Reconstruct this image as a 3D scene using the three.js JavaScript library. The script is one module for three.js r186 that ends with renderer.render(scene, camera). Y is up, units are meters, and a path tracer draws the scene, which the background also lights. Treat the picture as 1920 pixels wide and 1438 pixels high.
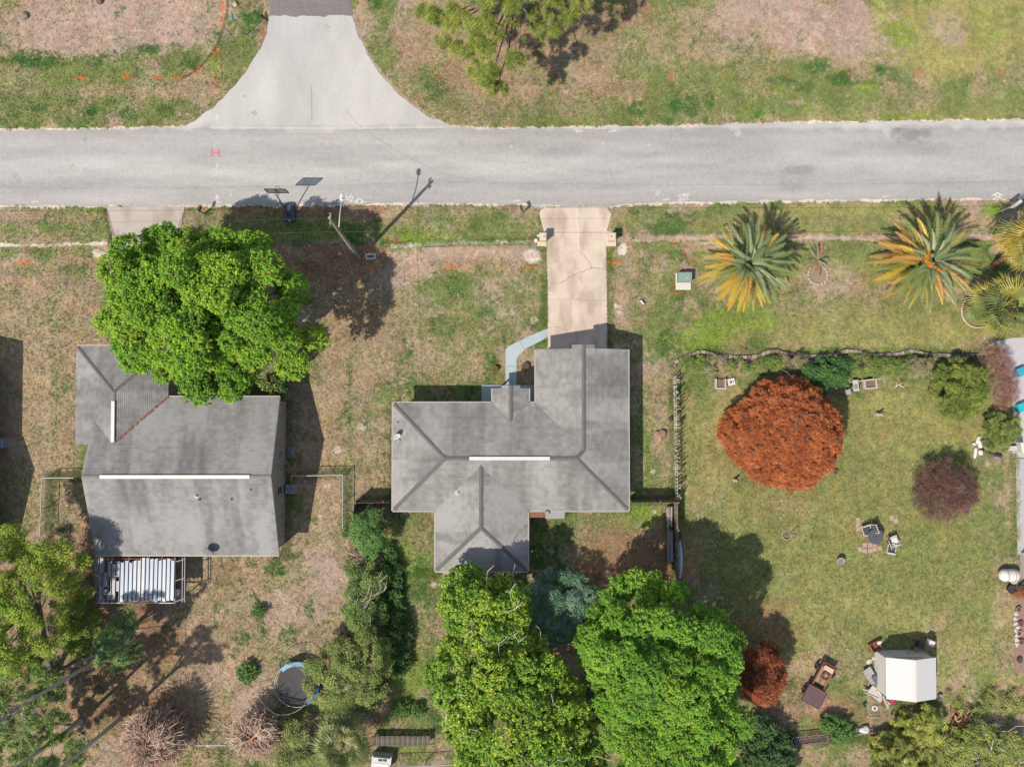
import * as THREE from 'three';
import { mergeGeometries } from 'three/addons/utils/BufferGeometryUtils.js';

// ---------- camera, sky, sun, exposure ----------
const HC = 61, TILT = 1.0 * Math.PI / 180, FPX = 1281;      // drone height in metres, tilt to the north, focal length
const scene = new THREE.Scene();
const camera = new THREE.PerspectiveCamera(2 * Math.atan(719 / FPX) * 180 / Math.PI, 1024 / 766, 1, 3000);
camera.position.set(0, HC, 0);
camera.up.set(0, 0, -1);
camera.lookAt(0, HC - Math.cos(TILT), -Math.sin(TILT));
const renderer = new THREE.WebGLRenderer({ antialias: true });
renderer.toneMapping = THREE.LinearToneMapping;
renderer.toneMappingExposure = 1.86;
renderer.shadowMap.enabled = true;
const COT = 0.885;                                          // shadow length per metre of height
const SUN = new THREE.Vector3(-0.743 * COT, 1, 0.669 * COT).normalize();
const sun = new THREE.DirectionalLight(0xfff1de, 4.5);
sun.position.copy(SUN).multiplyScalar(120);
sun.castShadow = true;
sun.shadow.camera.left = -60; sun.shadow.camera.right = 60; sun.shadow.camera.top = 60; sun.shadow.camera.bottom = -60; sun.shadow.camera.far = 300;
sun.shadow.mapSize.set(4096, 4096);
scene.add(sun);

// ---------- random numbers and noise ----------
function mulberry(a) { return () => { a |= 0; a = a + 0x6D2B79F5 | 0; let t = Math.imul(a ^ a >>> 15, 1 | a); t = t + Math.imul(t ^ t >>> 7, 61 | t) ^ t; return ((t ^ t >>> 14) >>> 0) / 4294967296; }; }
let rnd = mulberry(7);
const R = (a, b) => a + (b - a) * rnd();
const NT = new Float32Array(65536); { const r = mulberry(99); for (let i = 0; i < 65536; i++) NT[i] = r(); }
function vn(x, y) {                                         // value noise 0..1
  const xi = Math.floor(x), yi = Math.floor(y); let fx = x - xi, fy = y - yi;
  fx = fx * fx * (3 - 2 * fx); fy = fy * fy * (3 - 2 * fy);
  const a = NT[(xi & 255) + ((yi & 255) << 8)], b = NT[((xi + 1) & 255) + ((yi & 255) << 8)], c = NT[(xi & 255) + (((yi + 1) & 255) << 8)], d = NT[((xi + 1) & 255) + (((yi + 1) & 255) << 8)];
  return a + (b - a) * fx + (c - a) * fy + (a - b - c + d) * fx * fy;
}
const fbm = (x, y, n = 4) => { let s = 0, a = 0.5, t = 0; for (let i = 0; i < n; i++) { s += a * vn(x + 17.3 * i, y - 9.1 * i); t += a; a *= 0.5; x *= 2.03; y *= 2.03; } return s / t; };
const sstep = (a, b, x) => { const t = Math.min(1, Math.max(0, (x - a) / (b - a))); return t * t * (3 - 2 * t); };
const lerp = (a, b, t) => a + (b - a) * t;

// one sky: clear blue with fair-weather cloud, the same all round
{
  const w = 1024, h = 512, d = new Float32Array(w * h * 4);
  for (let j = 0; j < h; j++) for (let i = 0; i < w; i++) {
    const el = (j + 0.5) / h * Math.PI - Math.PI / 2, az = i / w * Math.PI * 2;
    let r, g, b;
    if (el >= 0) {
      const s = Math.sin(el), hz = Math.pow(1 - s, 3);
      r = lerp(0.14, 0.36, hz); g = lerp(0.19, 0.39, hz); b = lerp(0.31, 0.44, hz);
      const px = Math.cos(az) * Math.cos(el) / (s + 0.25), pz = Math.sin(az) * Math.cos(el) / (s + 0.25);
      const c = sstep(0.53, 0.7, fbm(px * 1.9 + 31, pz * 1.9 + 57, 5));
      r = lerp(r, 0.72, c); g = lerp(g, 0.73, c); b = lerp(b, 0.76, c);
    } else { r = 0.16; g = 0.15; b = 0.12; }
    const k = (j * w + i) * 4; d[k] = r; d[k + 1] = g; d[k + 2] = b; d[k + 3] = 1;
  }
  const t = new THREE.DataTexture(d, w, h, THREE.RGBAFormat, THREE.FloatType);
  t.mapping = THREE.EquirectangularReflectionMapping; t.magFilter = THREE.LinearFilter; t.minFilter = THREE.LinearFilter; t.wrapS = THREE.RepeatWrapping; t.needsUpdate = true;
  scene.background = t; scene.environment = t;
}

// ---------- where things stand: a survey of the place, metres on the ground at height h ----------
function W(px, py, h = 0) {
  const x = (px - 960) / FPX, y = -(py - 719) / FPX, s = Math.sin(TILT), c = Math.cos(TILT);
  const t = (HC - h) / (c - y * s);
  return [x * t, (-s - y * c) * t];
}
const V = (px, py, h = 0) => { const [x, z] = W(px, py, h); return new THREE.Vector3(x, h, z); };
const v3 = (x, y, z) => new THREE.Vector3(x, y, z);
const PX = 1 / 21;

// ---------- materials ----------
const lin = c => { c /= 255; return c <= 0.04045 ? c / 12.92 : Math.pow((c + 0.055) / 1.055, 2.4); };
const ALB = 0.46;
const alb = (r, g, b) => [lin(r) * ALB, lin(g) * ALB, lin(b) * ALB];     // base colour of a surface that photographs as r, g, b in full sun
const C = (r, g, b) => new THREE.Color().setRGB(...alb(r, g, b));
const mats = new Map();
function M(r, g, b, o = {}) {
  const k = [r, g, b, JSON.stringify(o, (n, v) => v && v.isTexture ? v.uuid : v)].join();
  if (!mats.has(k)) mats.set(k, new THREE.MeshStandardMaterial({ color: C(r, g, b), roughness: 0.85, metalness: 0, ...o }));
  return mats.get(k);
}
const toS = v => { v = Math.min(1, Math.max(0, v)); return Math.round(255 * (v <= 0.0031308 ? v * 12.92 : 1.055 * Math.pow(v, 1 / 2.4) - 0.055)); };
function tex(w, h, fn, srgb = true) {                       // fn(u pixel, v pixel) -> linear [r, g, b]
  const d = new Uint8Array(w * h * 4);
  for (let j = 0; j < h; j++) for (let i = 0; i < w; i++) { const c = fn(i, j), k = (j * w + i) * 4; for (let n = 0; n < 3; n++) d[k + n] = srgb ? toS(c[n]) : Math.round(255 * Math.min(1, Math.max(0, c[n]))); d[k + 3] = 255; }
  const t = new THREE.DataTexture(d, w, h); t.magFilter = THREE.LinearFilter; t.minFilter = THREE.LinearMipmapLinearFilter; t.generateMipmaps = true;
  t.wrapS = t.wrapT = THREE.RepeatWrapping; if (srgb) t.colorSpace = THREE.SRGBColorSpace; t.needsUpdate = true; return t;
}
// neutral grain that a material's own colour multiplies: soft mottle, wood grain, rust, scuffed paint
const grainTex = tex(256, 256, (i, j) => { const v = 0.62 + 0.38 * (0.5 * fbm(i / 9, j / 9, 3) + 0.5 * fbm(i / 40, j / 40, 3)) ; return [v, v, v]; });
const woodTex = tex(256, 256, (i, j) => { const v = 0.45 + 0.55 * fbm(i / 5, j / 90, 4); return [v, v * 0.98, v * 0.95]; });
const rustTex = tex(256, 256, (i, j) => { const n = fbm(i / 22, j / 22, 5), k = sstep(0.42, 0.6, n); return [lerp(0.55, 1, k), lerp(0.5, 0.62, k), lerp(0.5, 0.45, k)]; });

// ---------- building helpers ----------
const taken = new Set();
function numbered(n) { let m = n, k = 0; while (taken.has(m)) m = n + '_' + String(++k).padStart(3, '0'); taken.add(m); return m; }
function setUD(o, label, category, group, kind) { if (label) o.userData.label = label; if (category) o.userData.category = category; if (group) o.userData.group = group; if (kind) o.userData.kind = kind; return o; }
function thing(name, label, category, x = 0, y = 0, z = 0, turn = 0, group) {
  const o = new THREE.Group(); o.name = numbered(name); o.position.set(x, y, z); o.rotation.y = turn; scene.add(o); return setUD(o, label, category, group);
}
function mesh(name, geo, mat, parent) {
  const g = Array.isArray(geo) ? merge(geo) : geo;
  const o = new THREE.Mesh(g, mat); o.name = parent ? name : numbered(name); o.castShadow = o.receiveShadow = true; (parent || scene).add(o); return o;
}
function merge(list) {
  const l = list.map(g => { let q = g.index ? g.toNonIndexed() : g; for (const k of Object.keys(q.attributes)) if (!['position', 'normal', 'uv'].includes(k)) q.deleteAttribute(k); if (!q.attributes.uv) q.setAttribute('uv', new THREE.BufferAttribute(new Float32Array(q.attributes.position.count * 2), 2)); if (!q.attributes.normal) q.computeVertexNormals(); return q; });
  return mergeGeometries(l);
}
function box(w, h, d, x = 0, y = 0, z = 0, rx = 0, ry = 0, rz = 0) { const g = new THREE.BoxGeometry(w, h, d); if (rx || ry || rz) g.applyMatrix4(new THREE.Matrix4().makeRotationFromEuler(new THREE.Euler(rx, ry, rz, 'YXZ'))); return g.translate(x, y, z); }
function cyl(r1, r2, h, x = 0, y = 0, z = 0, n = 14, open = false) { return new THREE.CylinderGeometry(r1, r2, h, n, 1, open).translate(x, y, z); }
function bar(a, b, r1, r2 = r1, n = 7) {
  const d = b.clone().sub(a), L = d.length(); const g = new THREE.CylinderGeometry(r2, r1, L, n, 1);
  g.applyQuaternion(new THREE.Quaternion().setFromUnitVectors(v3(0, 1, 0), d.normalize())); const m = a.clone().add(b).multiplyScalar(0.5); return g.translate(m.x, m.y, m.z);
}
function plankBar(a, b, w, t, up = v3(0, 1, 0)) {           // a flat board from a to b: width w across, thickness t along up
  const d = b.clone().sub(a), L = d.length(); d.normalize(); const s = new THREE.Vector3().crossVectors(up, d).normalize(), u = new THREE.Vector3().crossVectors(d, s);
  const g = new THREE.BoxGeometry(w, t, L); g.applyMatrix4(new THREE.Matrix4().makeBasis(s, u, d)); const m = a.clone().add(b).multiplyScalar(0.5); return g.translate(m.x, m.y, m.z);
}
function tube(pts, r, seg = 24, n = 6, closed = false) { return new THREE.TubeGeometry(new THREE.CatmullRomCurve3(pts, closed), seg, r, n, closed); }
function slab(poly, y0, y1, uvScale = 1) {                  // upright prism over a plan polygon [[x, z], ...]
  const s = new THREE.Shape(poly.map(p => new THREE.Vector2(p[0], -p[1])));
  const g = new THREE.ExtrudeGeometry(s, { depth: y1 - y0, bevelEnabled: false }); g.rotateX(-Math.PI / 2); g.translate(0, y0, 0);
  const p = g.attributes.position, uv = g.attributes.uv; for (let i = 0; i < p.count; i++) uv.setXY(i, p.getX(i) * uvScale, p.getZ(i) * uvScale); return g;
}
const lathe = (pts, n = 20) => new THREE.LatheGeometry(pts.map(p => new THREE.Vector2(p[0], p[1])), n);
function inside(poly, x, y) { let c = false; for (let i = 0, j = poly.length - 1; i < poly.length; j = i++) { const [xi, yi] = poly[i], [xj, yj] = poly[j]; if ((yi > y) !== (yj > y) && x < (xj - xi) * (y - yi) / (yj - yi) + xi) c = !c; } return c; }
function edgeDist(poly, x, y) { let m = 1e9; for (let i = 0, j = poly.length - 1; i < poly.length; j = i++) { const [ax, ay] = poly[j], [bx, by] = poly[i], dx = bx - ax, dy = by - ay; const t = Math.min(1, Math.max(0, ((x - ax) * dx + (y - ay) * dy) / (dx * dx + dy * dy || 1))); m = Math.min(m, Math.hypot(x - ax - t * dx, y - ay - t * dy)); } return m; }
const plan = (pts, h = 0) => pts.map(p => W(p[0], p[1], h));
// ================= the ground =================
const GX0 = -50, GZ0 = -40, GW = 100, GD = 78, TW = 2048, TH = 1597, MPP = GW / TW;
const roadPts = [[-400, 247], [0, 245.5], [120, 244], [250, 241], [345, 238.5], [372, 222], [400, 201], [440, 160], [468, 123], [488, 92], [500, 60], [503, 30], [506, 0], [508, -400], [655, -400], [656, 0], [661, 32], [672, 70], [692, 108], [718, 145], [750, 179], [790, 210], [820, 228], [850, 238], [900, 242], [1000, 241.5], [1150, 240], [1300, 237], [1450, 232], [1600, 230], [1760, 228], [1920, 226], [2400, 220],
  [2400, 366], [1920, 371], [1700, 372.5], [1500, 375], [1300, 378], [1180, 381], [1140, 386], [1070, 386], [1010, 384], [960, 381], [800, 380], [640, 382], [480, 383], [350, 385], [200, 386], [0, 385], [-400, 387]];
const roadPoly = plan(roadPts);
const drivePts = [[1011, 398], [1016, 392], [1030, 390], [1135, 387], [1141, 394], [1146, 402], [1138, 433], [1152, 436], [1150, 462], [1137, 463], [1138, 540], [1139, 662], [1027, 662], [1027, 545], [1025, 463], [1010, 459], [1011, 441], [1022, 440], [1016, 420]];
const apronPts = [[199, 388], [346, 388], [341, 420], [332, 480], [215, 480], [209, 440], [203, 415]];
const drivePoly = plan(drivePts), apronPoly = plan(apronPts);
const walkPts = [[1027, 616], [1027, 633], [985, 654], [969, 672], [968, 735], [948, 735], [948, 655], [952, 650], [990, 631]];
const porchPts = [[903, 722], [1004, 722], [1004, 760], [903, 760]];
const walkPoly = plan(walkPts), porchPoly = plan(porchPts);

// what grows or lies where: [type, px, py, rx, ry, strength]
const SPEC = {
  T: [173, 152, 124], S: [184, 161, 147], G: [122, 136, 76], D: [62, 108, 40], Y: [130, 158, 54], P: [163, 160, 97], L: [146, 113, 88], X: [224, 214, 204], K: [84, 66, 52]
};
const TYPES = Object.keys(SPEC), NTY = TYPES.length;
const blobs = [];
const B = (type, ...rows) => { for (const r of rows) blobs.push([type, ...r]); };
// far side of the street, west
B('S', [210, 40, 240, 62, 2.2], [90, 60, 120, 50, 1.6], [330, 30, 100, 60, 1.6], [170, 95, 70, 22, 1.2]);
B('T', [60, 40, 70, 40, 1.2], [260, 12, 60, 20, .8], [330, 168, 90, 16, 1], [150, 172, 150, 8, 1.1], [430, 120, 40, 40, .8], [0, 120, 40, 14, .5]);
B('G', [150, 150, 190, 55, 1.4], [60, 210, 120, 35, 1.3], [300, 210, 120, 35, 1.3], [440, 90, 40, 100, 1.6], [380, 60, 25, 70, 1.1], [20, 5, 30, 25, 1], [270, 30, 30, 30, .8], [450, 150, 50, 50, 1.1], [0, 65, 18, 25, 1.2]);
B('D', [60, 112, 60, 20, 1.5], [105, 118, 40, 14, 1.2], [165, 112, 34, 15, 1.5], [200, 98, 22, 12, 1.2], [280, 90, 26, 10, 1.4], [262, 132, 18, 8, 1.1], [168, 206, 22, 12, 1.2], [236, 212, 22, 14, 1.4], [304, 206, 20, 14, 1.2], [75, 200, 16, 12, .9], [405, 80, 16, 40, .9], [470, 35, 24, 14, 1], [390, 14, 14, 12, 1.2]);
B('Y', [430, 30, 30, 30, .8], [95, 150, 60, 16, .7], [400, 110, 20, 30, .8], [20, 232, 60, 8, .7]);
B('L', [492, 70, 8, 40, 1.6], [455, 150, 9, 30, 1.4], [410, 200, 22, 12, 1.6], [370, 228, 20, 9, 1.4]);
// far side of the street, east
B('T', [900, 70, 190, 90, 1.6], [780, 70, 60, 70, 1], [1120, 80, 110, 90, 1.2], [1300, 60, 90, 80, 1], [900, 160, 130, 30, 1], [1000, 200, 250, 22, .7], [1780, 140, 200, 12, .5]);
B('L', [1000, 60, 160, 55, 1], [870, 150, 90, 24, .9], [1180, 20, 60, 30, 1.3], [760, 110, 24, 40, .8], [1150, 165, 160, 14, .7], [790, 190, 60, 14, .8]);
B('G', [720, 70, 36, 70, 1.2], [760, 150, 40, 30, 1], [860, 205, 120, 26, 1.4], [1100, 212, 220, 26, 1.3], [1250, 130, 120, 40, .8], [1400, 170, 200, 50, 1.4], [1750, 190, 240, 30, 1.2], [1330, 20, 50, 30, .9], [1640, 120, 40, 40, 1.2], [1450, 110, 60, 30, .9], [1900, 160, 60, 50, 1]);
B('D', [1192, 206, 15, 18, 2], [1271, 199, 14, 14, 1.4], [1255, 226, 12, 9, 1.3], [722, 50, 10, 14, 1.3], [725, 78, 12, 12, 1], [805, 185, 16, 10, .9], [1455, 150, 30, 14, 1.3], [1500, 160, 30, 12, 1], [1330, 190, 14, 20, 1.4], [1290, 195, 20, 24, 1.1], [1530, 125, 30, 18, 1], [1570, 150, 24, 16, 1.2], [1425, 215, 10, 10, 1.2], [1650, 130, 12, 12, 1], [700, 10, 14, 20, .9], [1400, 175, 30, 9, .9]);
B('Y', [1465, 165, 26, 12, 1.2], [1520, 200, 30, 14, 1.1], [1620, 165, 26, 10, 1.3], [1690, 70, 36, 30, 1.4], [1650, 30, 22, 36, 1.3], [1850, 50, 40, 50, 1], [1700, 215, 60, 10, 1], [1405, 210, 40, 14, .8], [1390, 180, 60, 12, .6]);
B('P', [1800, 50, 170, 90, 2], [1740, 110, 120, 34, 1.2], [1850, 205, 120, 28, 1], [1560, 215, 120, 16, .9]);
B('S', [1500, 40, 170, 66, 2.4], [1620, 80, 60, 46, 1.8], [1360, 30, 70, 50, 1], [1780, 45, 46, 44, 1.8], [1790, 78, 26, 20, 1.4], [1500, 192, 30, 7, 1], [1670, 118, 26, 10, 1]);
// verges on the near side
B('T', [90, 405, 110, 14, 1.1], [430, 410, 100, 20, .9], [900, 395, 160, 10, .9], [850, 425, 30, 18, .6], [1500, 410, 360, 14, .7], [1830, 420, 50, 30, .9]);
B('G', [100, 425, 120, 20, 1.1], [500, 425, 200, 30, 1.5], [860, 420, 170, 34, 1.5], [1450, 415, 340, 34, 1.1], [100, 470, 120, 14, 1.1]);
B('Y', [800, 440, 70, 16, 1.8], [600, 432, 90, 16, 1.6], [520, 440, 60, 14, 1], [1860, 395, 30, 18, 1.2], [170, 395, 30, 10, .6], [60, 435, 90, 8, .6]);
B('P', [1480, 415, 320, 30, 1.1], [1640, 395, 200, 16, .9]);
B('D', [940, 400, 20, 14, 1.2], [890, 418, 12, 14, 1], [1255, 420, 50, 20, 1.5], [1190, 400, 14, 10, .9], [1320, 400, 50, 8, .6], [640, 430, 50, 14, .9], [560, 425, 30, 10, .8]);
B('L', [560, 395, 200, 12, 1.6], [690, 400, 50, 18, 1.6], [630, 465, 90, 8, 1.2], [660, 500, 90, 50, 1.6], [660, 600, 60, 50, 1.5], [198, 395, 7, 20, 1.2], [344, 395, 6, 10, 1.4], [400, 520, 150, 100, 1.4]);
B('X', [680, 398, 26, 10, .9], [1365, 455, 60, 4, 1]);
B('S', [875, 476, 150, 12, 2], [985, 478, 34, 18, 1.6], [190, 470, 26, 20, 1], [1825, 385, 26, 26, .9]);
B('X', [998, 482, 18, 16, 5], [1168, 468, 10, 12, 2.4], [184, 474, 14, 8, 2.4], [1158, 574, 5, 3, 3], [1162, 585, 8, 4, 1.4], [1200, 562, 4, 6, 2], [632, 844, 10, 8, 2.2], [613, 910, 7, 5, 1.6], [598, 967, 5, 4, 1.6], [960, 583, 8, 8, 1.3], [1001, 600, 8, 9, .9], [676, 800, 12, 7, 1.1], [1850, 868, 8, 8, 1.2], [812, 1097, 10, 9, 1.6], [1226, 960, 5, 7, 2], [1224, 884, 6, 4, 1.6]);
// gardens
B('T', [60, 640, 150, 170, 2], [60, 850, 120, 150, 1.6], [150, 600, 40, 100, 1], [690, 600, 80, 120, 1.9], [650, 720, 60, 100, 1.4], [800, 690, 130, 40, 1.1], [880, 490, 150, 18, 1], [700, 900, 50, 90, 1.2], [620, 880, 60, 120, 1.5], [560, 700, 60, 100, .9], [1180, 560, 40, 70, .7], [1550, 560, 180, 50, .9], [1240, 820, 30, 110, 1]);
B('S', [10, 590, 50, 40, 1.2], [760, 510, 60, 36, 1.1], [720, 530, 50, 24, .9], [930, 560, 50, 60, .7], [1210, 560, 30, 24, 1], [1560, 530, 60, 46, 1.2], [690, 830, 40, 40, 1], [820, 640, 90, 30, .6], [990, 640, 30, 60, .7], [1240, 800, 16, 60, .9], [1165, 500, 24, 20, .6]);
B('G', [100, 610, 9, 120, 1.4], [100, 760, 9, 90, 1.6], [90, 510, 100, 16, .8], [880, 590, 130, 90, 1.2], [660, 680, 16, 90, .9], [655, 850, 16, 130, .9], [1220, 560, 50, 110, 1.3], [1500, 590, 230, 60, 1.2], [1600, 480, 250, 16, .9], [760, 790, 40, 30, .3], [1230, 870, 26, 70, 1.2], [30, 700, 30, 60, .3], [140, 520, 30, 40, .5]);
B('D', [860, 540, 30, 26, .8], [900, 600, 40, 26, .8], [830, 610, 30, 26, .7], [940, 620, 20, 30, .6], [655, 700, 9, 24, 1.4], [650, 760, 9, 20, 1.2], [652, 800, 8, 16, 1], [1250, 650, 30, 30, 1.2], [1270, 560, 14, 34, .8], [1215, 850, 8, 40, 1.2], [1270, 480, 18, 10, 1], [730, 700, 40, 20, .5], [720, 725, 50, 14, .6], [1320, 570, 14, 16, .6]);
B('Y', [1410, 600, 60, 26, 2], [1340, 610, 60, 30, 1.4], [1460, 560, 40, 16, 1], [1300, 640, 60, 20, 1], [1215, 850, 14, 60, 1], [1190, 980, 50, 30, 1.6], [1210, 960, 30, 20, 1.6], [660, 780, 10, 60, .6], [680, 660, 16, 16, .4]);
B('P', [1600, 610, 260, 46, 1.5], [1500, 500, 200, 40, .9], [1740, 620, 100, 30, 1]);
// back lawn on the east side
B('P', [1600, 980, 320, 270, 1.5], [1700, 780, 200, 70, 1.3], [1330, 820, 70, 130, 1.2], [1800, 1180, 130, 110, 1], [1600, 1150, 160, 60, .8]);
B('G', [1620, 1000, 320, 270, 1.5], [1750, 1090, 130, 110, .9], [1620, 840, 60, 90, .9], [1380, 1060, 110, 120, 1.6], [1700, 720, 160, 40, .6], [1500, 1180, 120, 40, .6]);
B('T', [1895, 910, 13, 110, 1.8], [1845, 1075, 40, 12, 1.2], [1800, 1115, 30, 14, .9], [1775, 1160, 24, 20, 1], [1740, 1200, 40, 20, 1], [1560, 1230, 70, 50, 1.2], [1340, 860, 40, 90, .9], [1480, 960, 90, 30, .8], [1660, 880, 60, 40, .5], [1780, 1240, 60, 60, .8], [1640, 1000, 34, 28, 1.2], [1880, 1180, 30, 90, .9], [1570, 1180, 60, 20, .6]);
B('S', [1632, 1010, 28, 20, .9], [1520, 1240, 26, 30, .6], [1870, 865, 14, 16, .8], [1675, 975, 24, 7, .8]);
B('D', [1370, 1000, 70, 60, .5], [1390, 1110, 60, 60, .5], [1570, 1100, 30, 14, .4], [1780, 1100, 26, 16, .5]);
B('L', [1310, 1040, 40, 60, .8], [1430, 1140, 70, 40, 1.2], [1440, 1180, 60, 40, 1.6], [1465, 905, 120, 50, .35], [1500, 1310, 110, 40, .8], [1600, 1340, 120, 40, .7]);
B('Y', [1768, 1260, 16, 40, 1.4], [1640, 1080, 60, 20, .5], [1560, 1080, 40, 30, .4], [1890, 1270, 40, 16, .5]);
// behind the houses
B('G', [780, 1020, 50, 70, 1.2], [770, 1200, 60, 150, 1.8], [760, 1390, 60, 60, 1.8], [1080, 1010, 100, 50, 1.2], [1250, 1000, 10, 50, .8]);
B('Y', [760, 1060, 50, 60, 1.3], [765, 1270, 46, 80, 1.6], [1020, 1000, 30, 40, .6], [765, 1390, 50, 30, .8]);
B('D', [770, 1110, 40, 50, .7], [1020, 1040, 60, 40, 1], [1060, 1000, 40, 26, .6]);
B('L', [1180, 1050, 110, 70, 1.8], [1120, 1000, 60, 24, .8], [1240, 1060, 26, 70, 1.4], [260, 1200, 160, 80, 1.6], [160, 1010, 24, 90, 1.2], [120, 1300, 150, 80, 1.2], [70, 1100, 120, 120, 1], [430, 1090, 50, 46, .9], [300, 1330, 120, 70, 1], [800, 1090, 14, 30, .4]);
B('T', [500, 1160, 160, 130, 1.9], [350, 1280, 130, 100, 1.5], [330, 1120, 70, 60, .9], [580, 1010, 70, 50, 1.4], [130, 920, 60, 70, 1.1], [100, 1250, 120, 120, .9], [420, 1400, 120, 40, .9], [800, 1000, 30, 40, .9], [1480, 1420, 120, 20, .6], [120, 960, 20, 50, .8]);
B('S', [470, 1330, 46, 36, 2], [610, 1060, 30, 60, 1.3], [640, 1110, 24, 60, 1.1], [560, 1180, 60, 60, .9], [480, 1130, 80, 60, .8], [420, 1240, 60, 40, .7], [530, 1400, 60, 40, .6], [625, 1090, 12, 26, 1.4]);
B('G', [560, 1230, 60, 60, .8], [520, 1080, 40, 30, .9], [150, 900, 14, 80, 1.1], [120, 940, 30, 60, .5], [450, 1190, 50, 60, .7], [380, 1110, 40, 40, .7], [600, 1150, 30, 40, .6], [560, 1350, 100, 80, .8]);
B('D', [485, 1145, 14, 18, 1.7], [495, 1180, 10, 18, 1.1], [580, 1145, 12, 24, 1.1], [520, 1070, 24, 12, 1], [455, 1200, 16, 12, 1], [540, 1190, 16, 20, .8], [515, 1055, 12, 14, 1], [470, 1060, 12, 12, .9], [435, 1040, 16, 10, .8]);

B('S', [600, 1100, 40, 70, 1.6], [540, 1130, 60, 50, 1.2], [450, 1150, 50, 40, 1.1], [560, 1230, 40, 30, 1.2], [400, 1270, 60, 40, 1], [500, 1290, 40, 40, 1.2], [650, 1130, 14, 50, 1.2]);
B('D', [480, 1142, 15, 20, 2.6], [578, 1142, 13, 26, 1.8], [490, 1178, 12, 20, 1.8], [540, 1192, 18, 22, 1.4], [520, 1066, 26, 12, 1.6], [452, 1196, 18, 14, 1.6], [476, 1120, 10, 9, 1.6], [505, 1100, 9, 8, 1.4], [556, 1088, 12, 8, 1.2], [610, 1165, 14, 12, 1.1], [545, 1245, 20, 16, 1.4], [570, 1215, 14, 12, 1.2], [440, 1225, 10, 14, 1.4], [770, 1110, 30, 60, .8], [790, 1060, 14, 20, .8], [655, 720, 8, 40, 1.2]);
// layers of weight, one per type
const layer = TYPES.map(() => new Float32Array(TW * TH));
for (const [t, bx, by, rx, ry, s] of blobs) {
  const [cx, cz] = W(bx, by), wx = rx * PX, wz = ry * PX, L = layer[TYPES.indexOf(t)];
  const i0 = Math.max(0, Math.floor((cx - wx * 1.7 - GX0) / MPP)), i1 = Math.min(TW - 1, Math.ceil((cx + wx * 1.7 - GX0) / MPP));
  const j0 = Math.max(0, Math.floor((cz - wz * 1.7 - GZ0) / MPP)), j1 = Math.min(TH - 1, Math.ceil((cz + wz * 1.7 - GZ0) / MPP));
  for (let j = j0; j <= j1; j++) for (let i = i0; i <= i1; i++) {
    const x = GX0 + i * MPP, z = GZ0 + j * MPP;
    const d = Math.hypot((x - cx) / wx, (z - cz) / wz) + (vn(x * 0.55 + bx, z * 0.55) - 0.5) * 0.55 + (vn(x * 1.9, z * 1.9 + by) - 0.5) * 0.4;
    if (d < 1.2) L[j * TW + i] += s * sstep(1.2, 0.45, d);
  }
}
// long thin marks in the ground: sand along the street, trench scars, wheel tracks. [type, width px, strength, points]
function strip(t, wpx, s, pts, rough = 0.8) {
  const L = layer[TYPES.indexOf(t)], w = wpx * PX / 2, q = plan(pts);
  for (let k = 0; k + 1 < q.length; k++) {
    const [ax, az] = q[k], [bx, bz] = q[k + 1], dx = bx - ax, dz = bz - az, LL = dx * dx + dz * dz, pad = w * 2.2 + 0.3;
    const i0 = Math.max(0, Math.floor((Math.min(ax, bx) - pad - GX0) / MPP)), i1 = Math.min(TW - 1, Math.ceil((Math.max(ax, bx) + pad - GX0) / MPP));
    const j0 = Math.max(0, Math.floor((Math.min(az, bz) - pad - GZ0) / MPP)), j1 = Math.min(TH - 1, Math.ceil((Math.max(az, bz) + pad - GZ0) / MPP));
    for (let j = j0; j <= j1; j++) for (let i = i0; i <= i1; i++) {
      const x = GX0 + i * MPP, z = GZ0 + j * MPP, u = Math.min(1, Math.max(0, ((x - ax) * dx + (z - az) * dz) / LL));
      const d = Math.hypot(x - ax - u * dx, z - az - u * dz) / w + (vn(x * 1.3, z * 1.3) - 0.5) * rough + (vn(x * 5, z * 5) - 0.5) * rough;
      if (d < 1.3) { const n = s * sstep(1.3, 0.6, d), m = j * TW + i; if (L[m] < n) L[m] = n; }
    }
  }
}
const rimN = roadPts.slice(1, 5).concat(), rimE = roadPts.slice(22, 32), rimS = roadPts.slice(34, 51);
strip('X', 8, 3, rimN, 1.3); strip('X', 8, 3, rimE, 1.3); strip('X', 7, 2.6, rimS, 1.4); strip('S', 9, 3, roadPts.slice(16, 23));
strip('X', 6, 1.7, [[0, 459], [90, 460], [196, 455]], 1.6); strip('X', 5, 1.9, [[735, 461], [850, 457], [1006, 453]], 1.3);
strip('S', 9, 4, [[1150, 449], [1250, 446], [1330, 445], [1480, 444], [1640, 446], [1760, 441], [1878, 444]], 0.9); strip('X', 6, 2, [[1270, 447], [1330, 445], [1640, 446]], 1.4);
strip('K', 4, 3, [[426, -10], [425, 25], [415, 60], [400, 95], [372, 128], [340, 147]], 0.9);
strip('T', 10, 1.6, [[0, 172], [150, 170], [330, 162]], 1.4);
strip('T', 12, 1.2, [[0, 442], [200, 440]], 1.4);
strip('T', 16, 1.8, [[1880, 1060], [1820, 1090], [1770, 1160], [1725, 1200]], 1.2);

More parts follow.
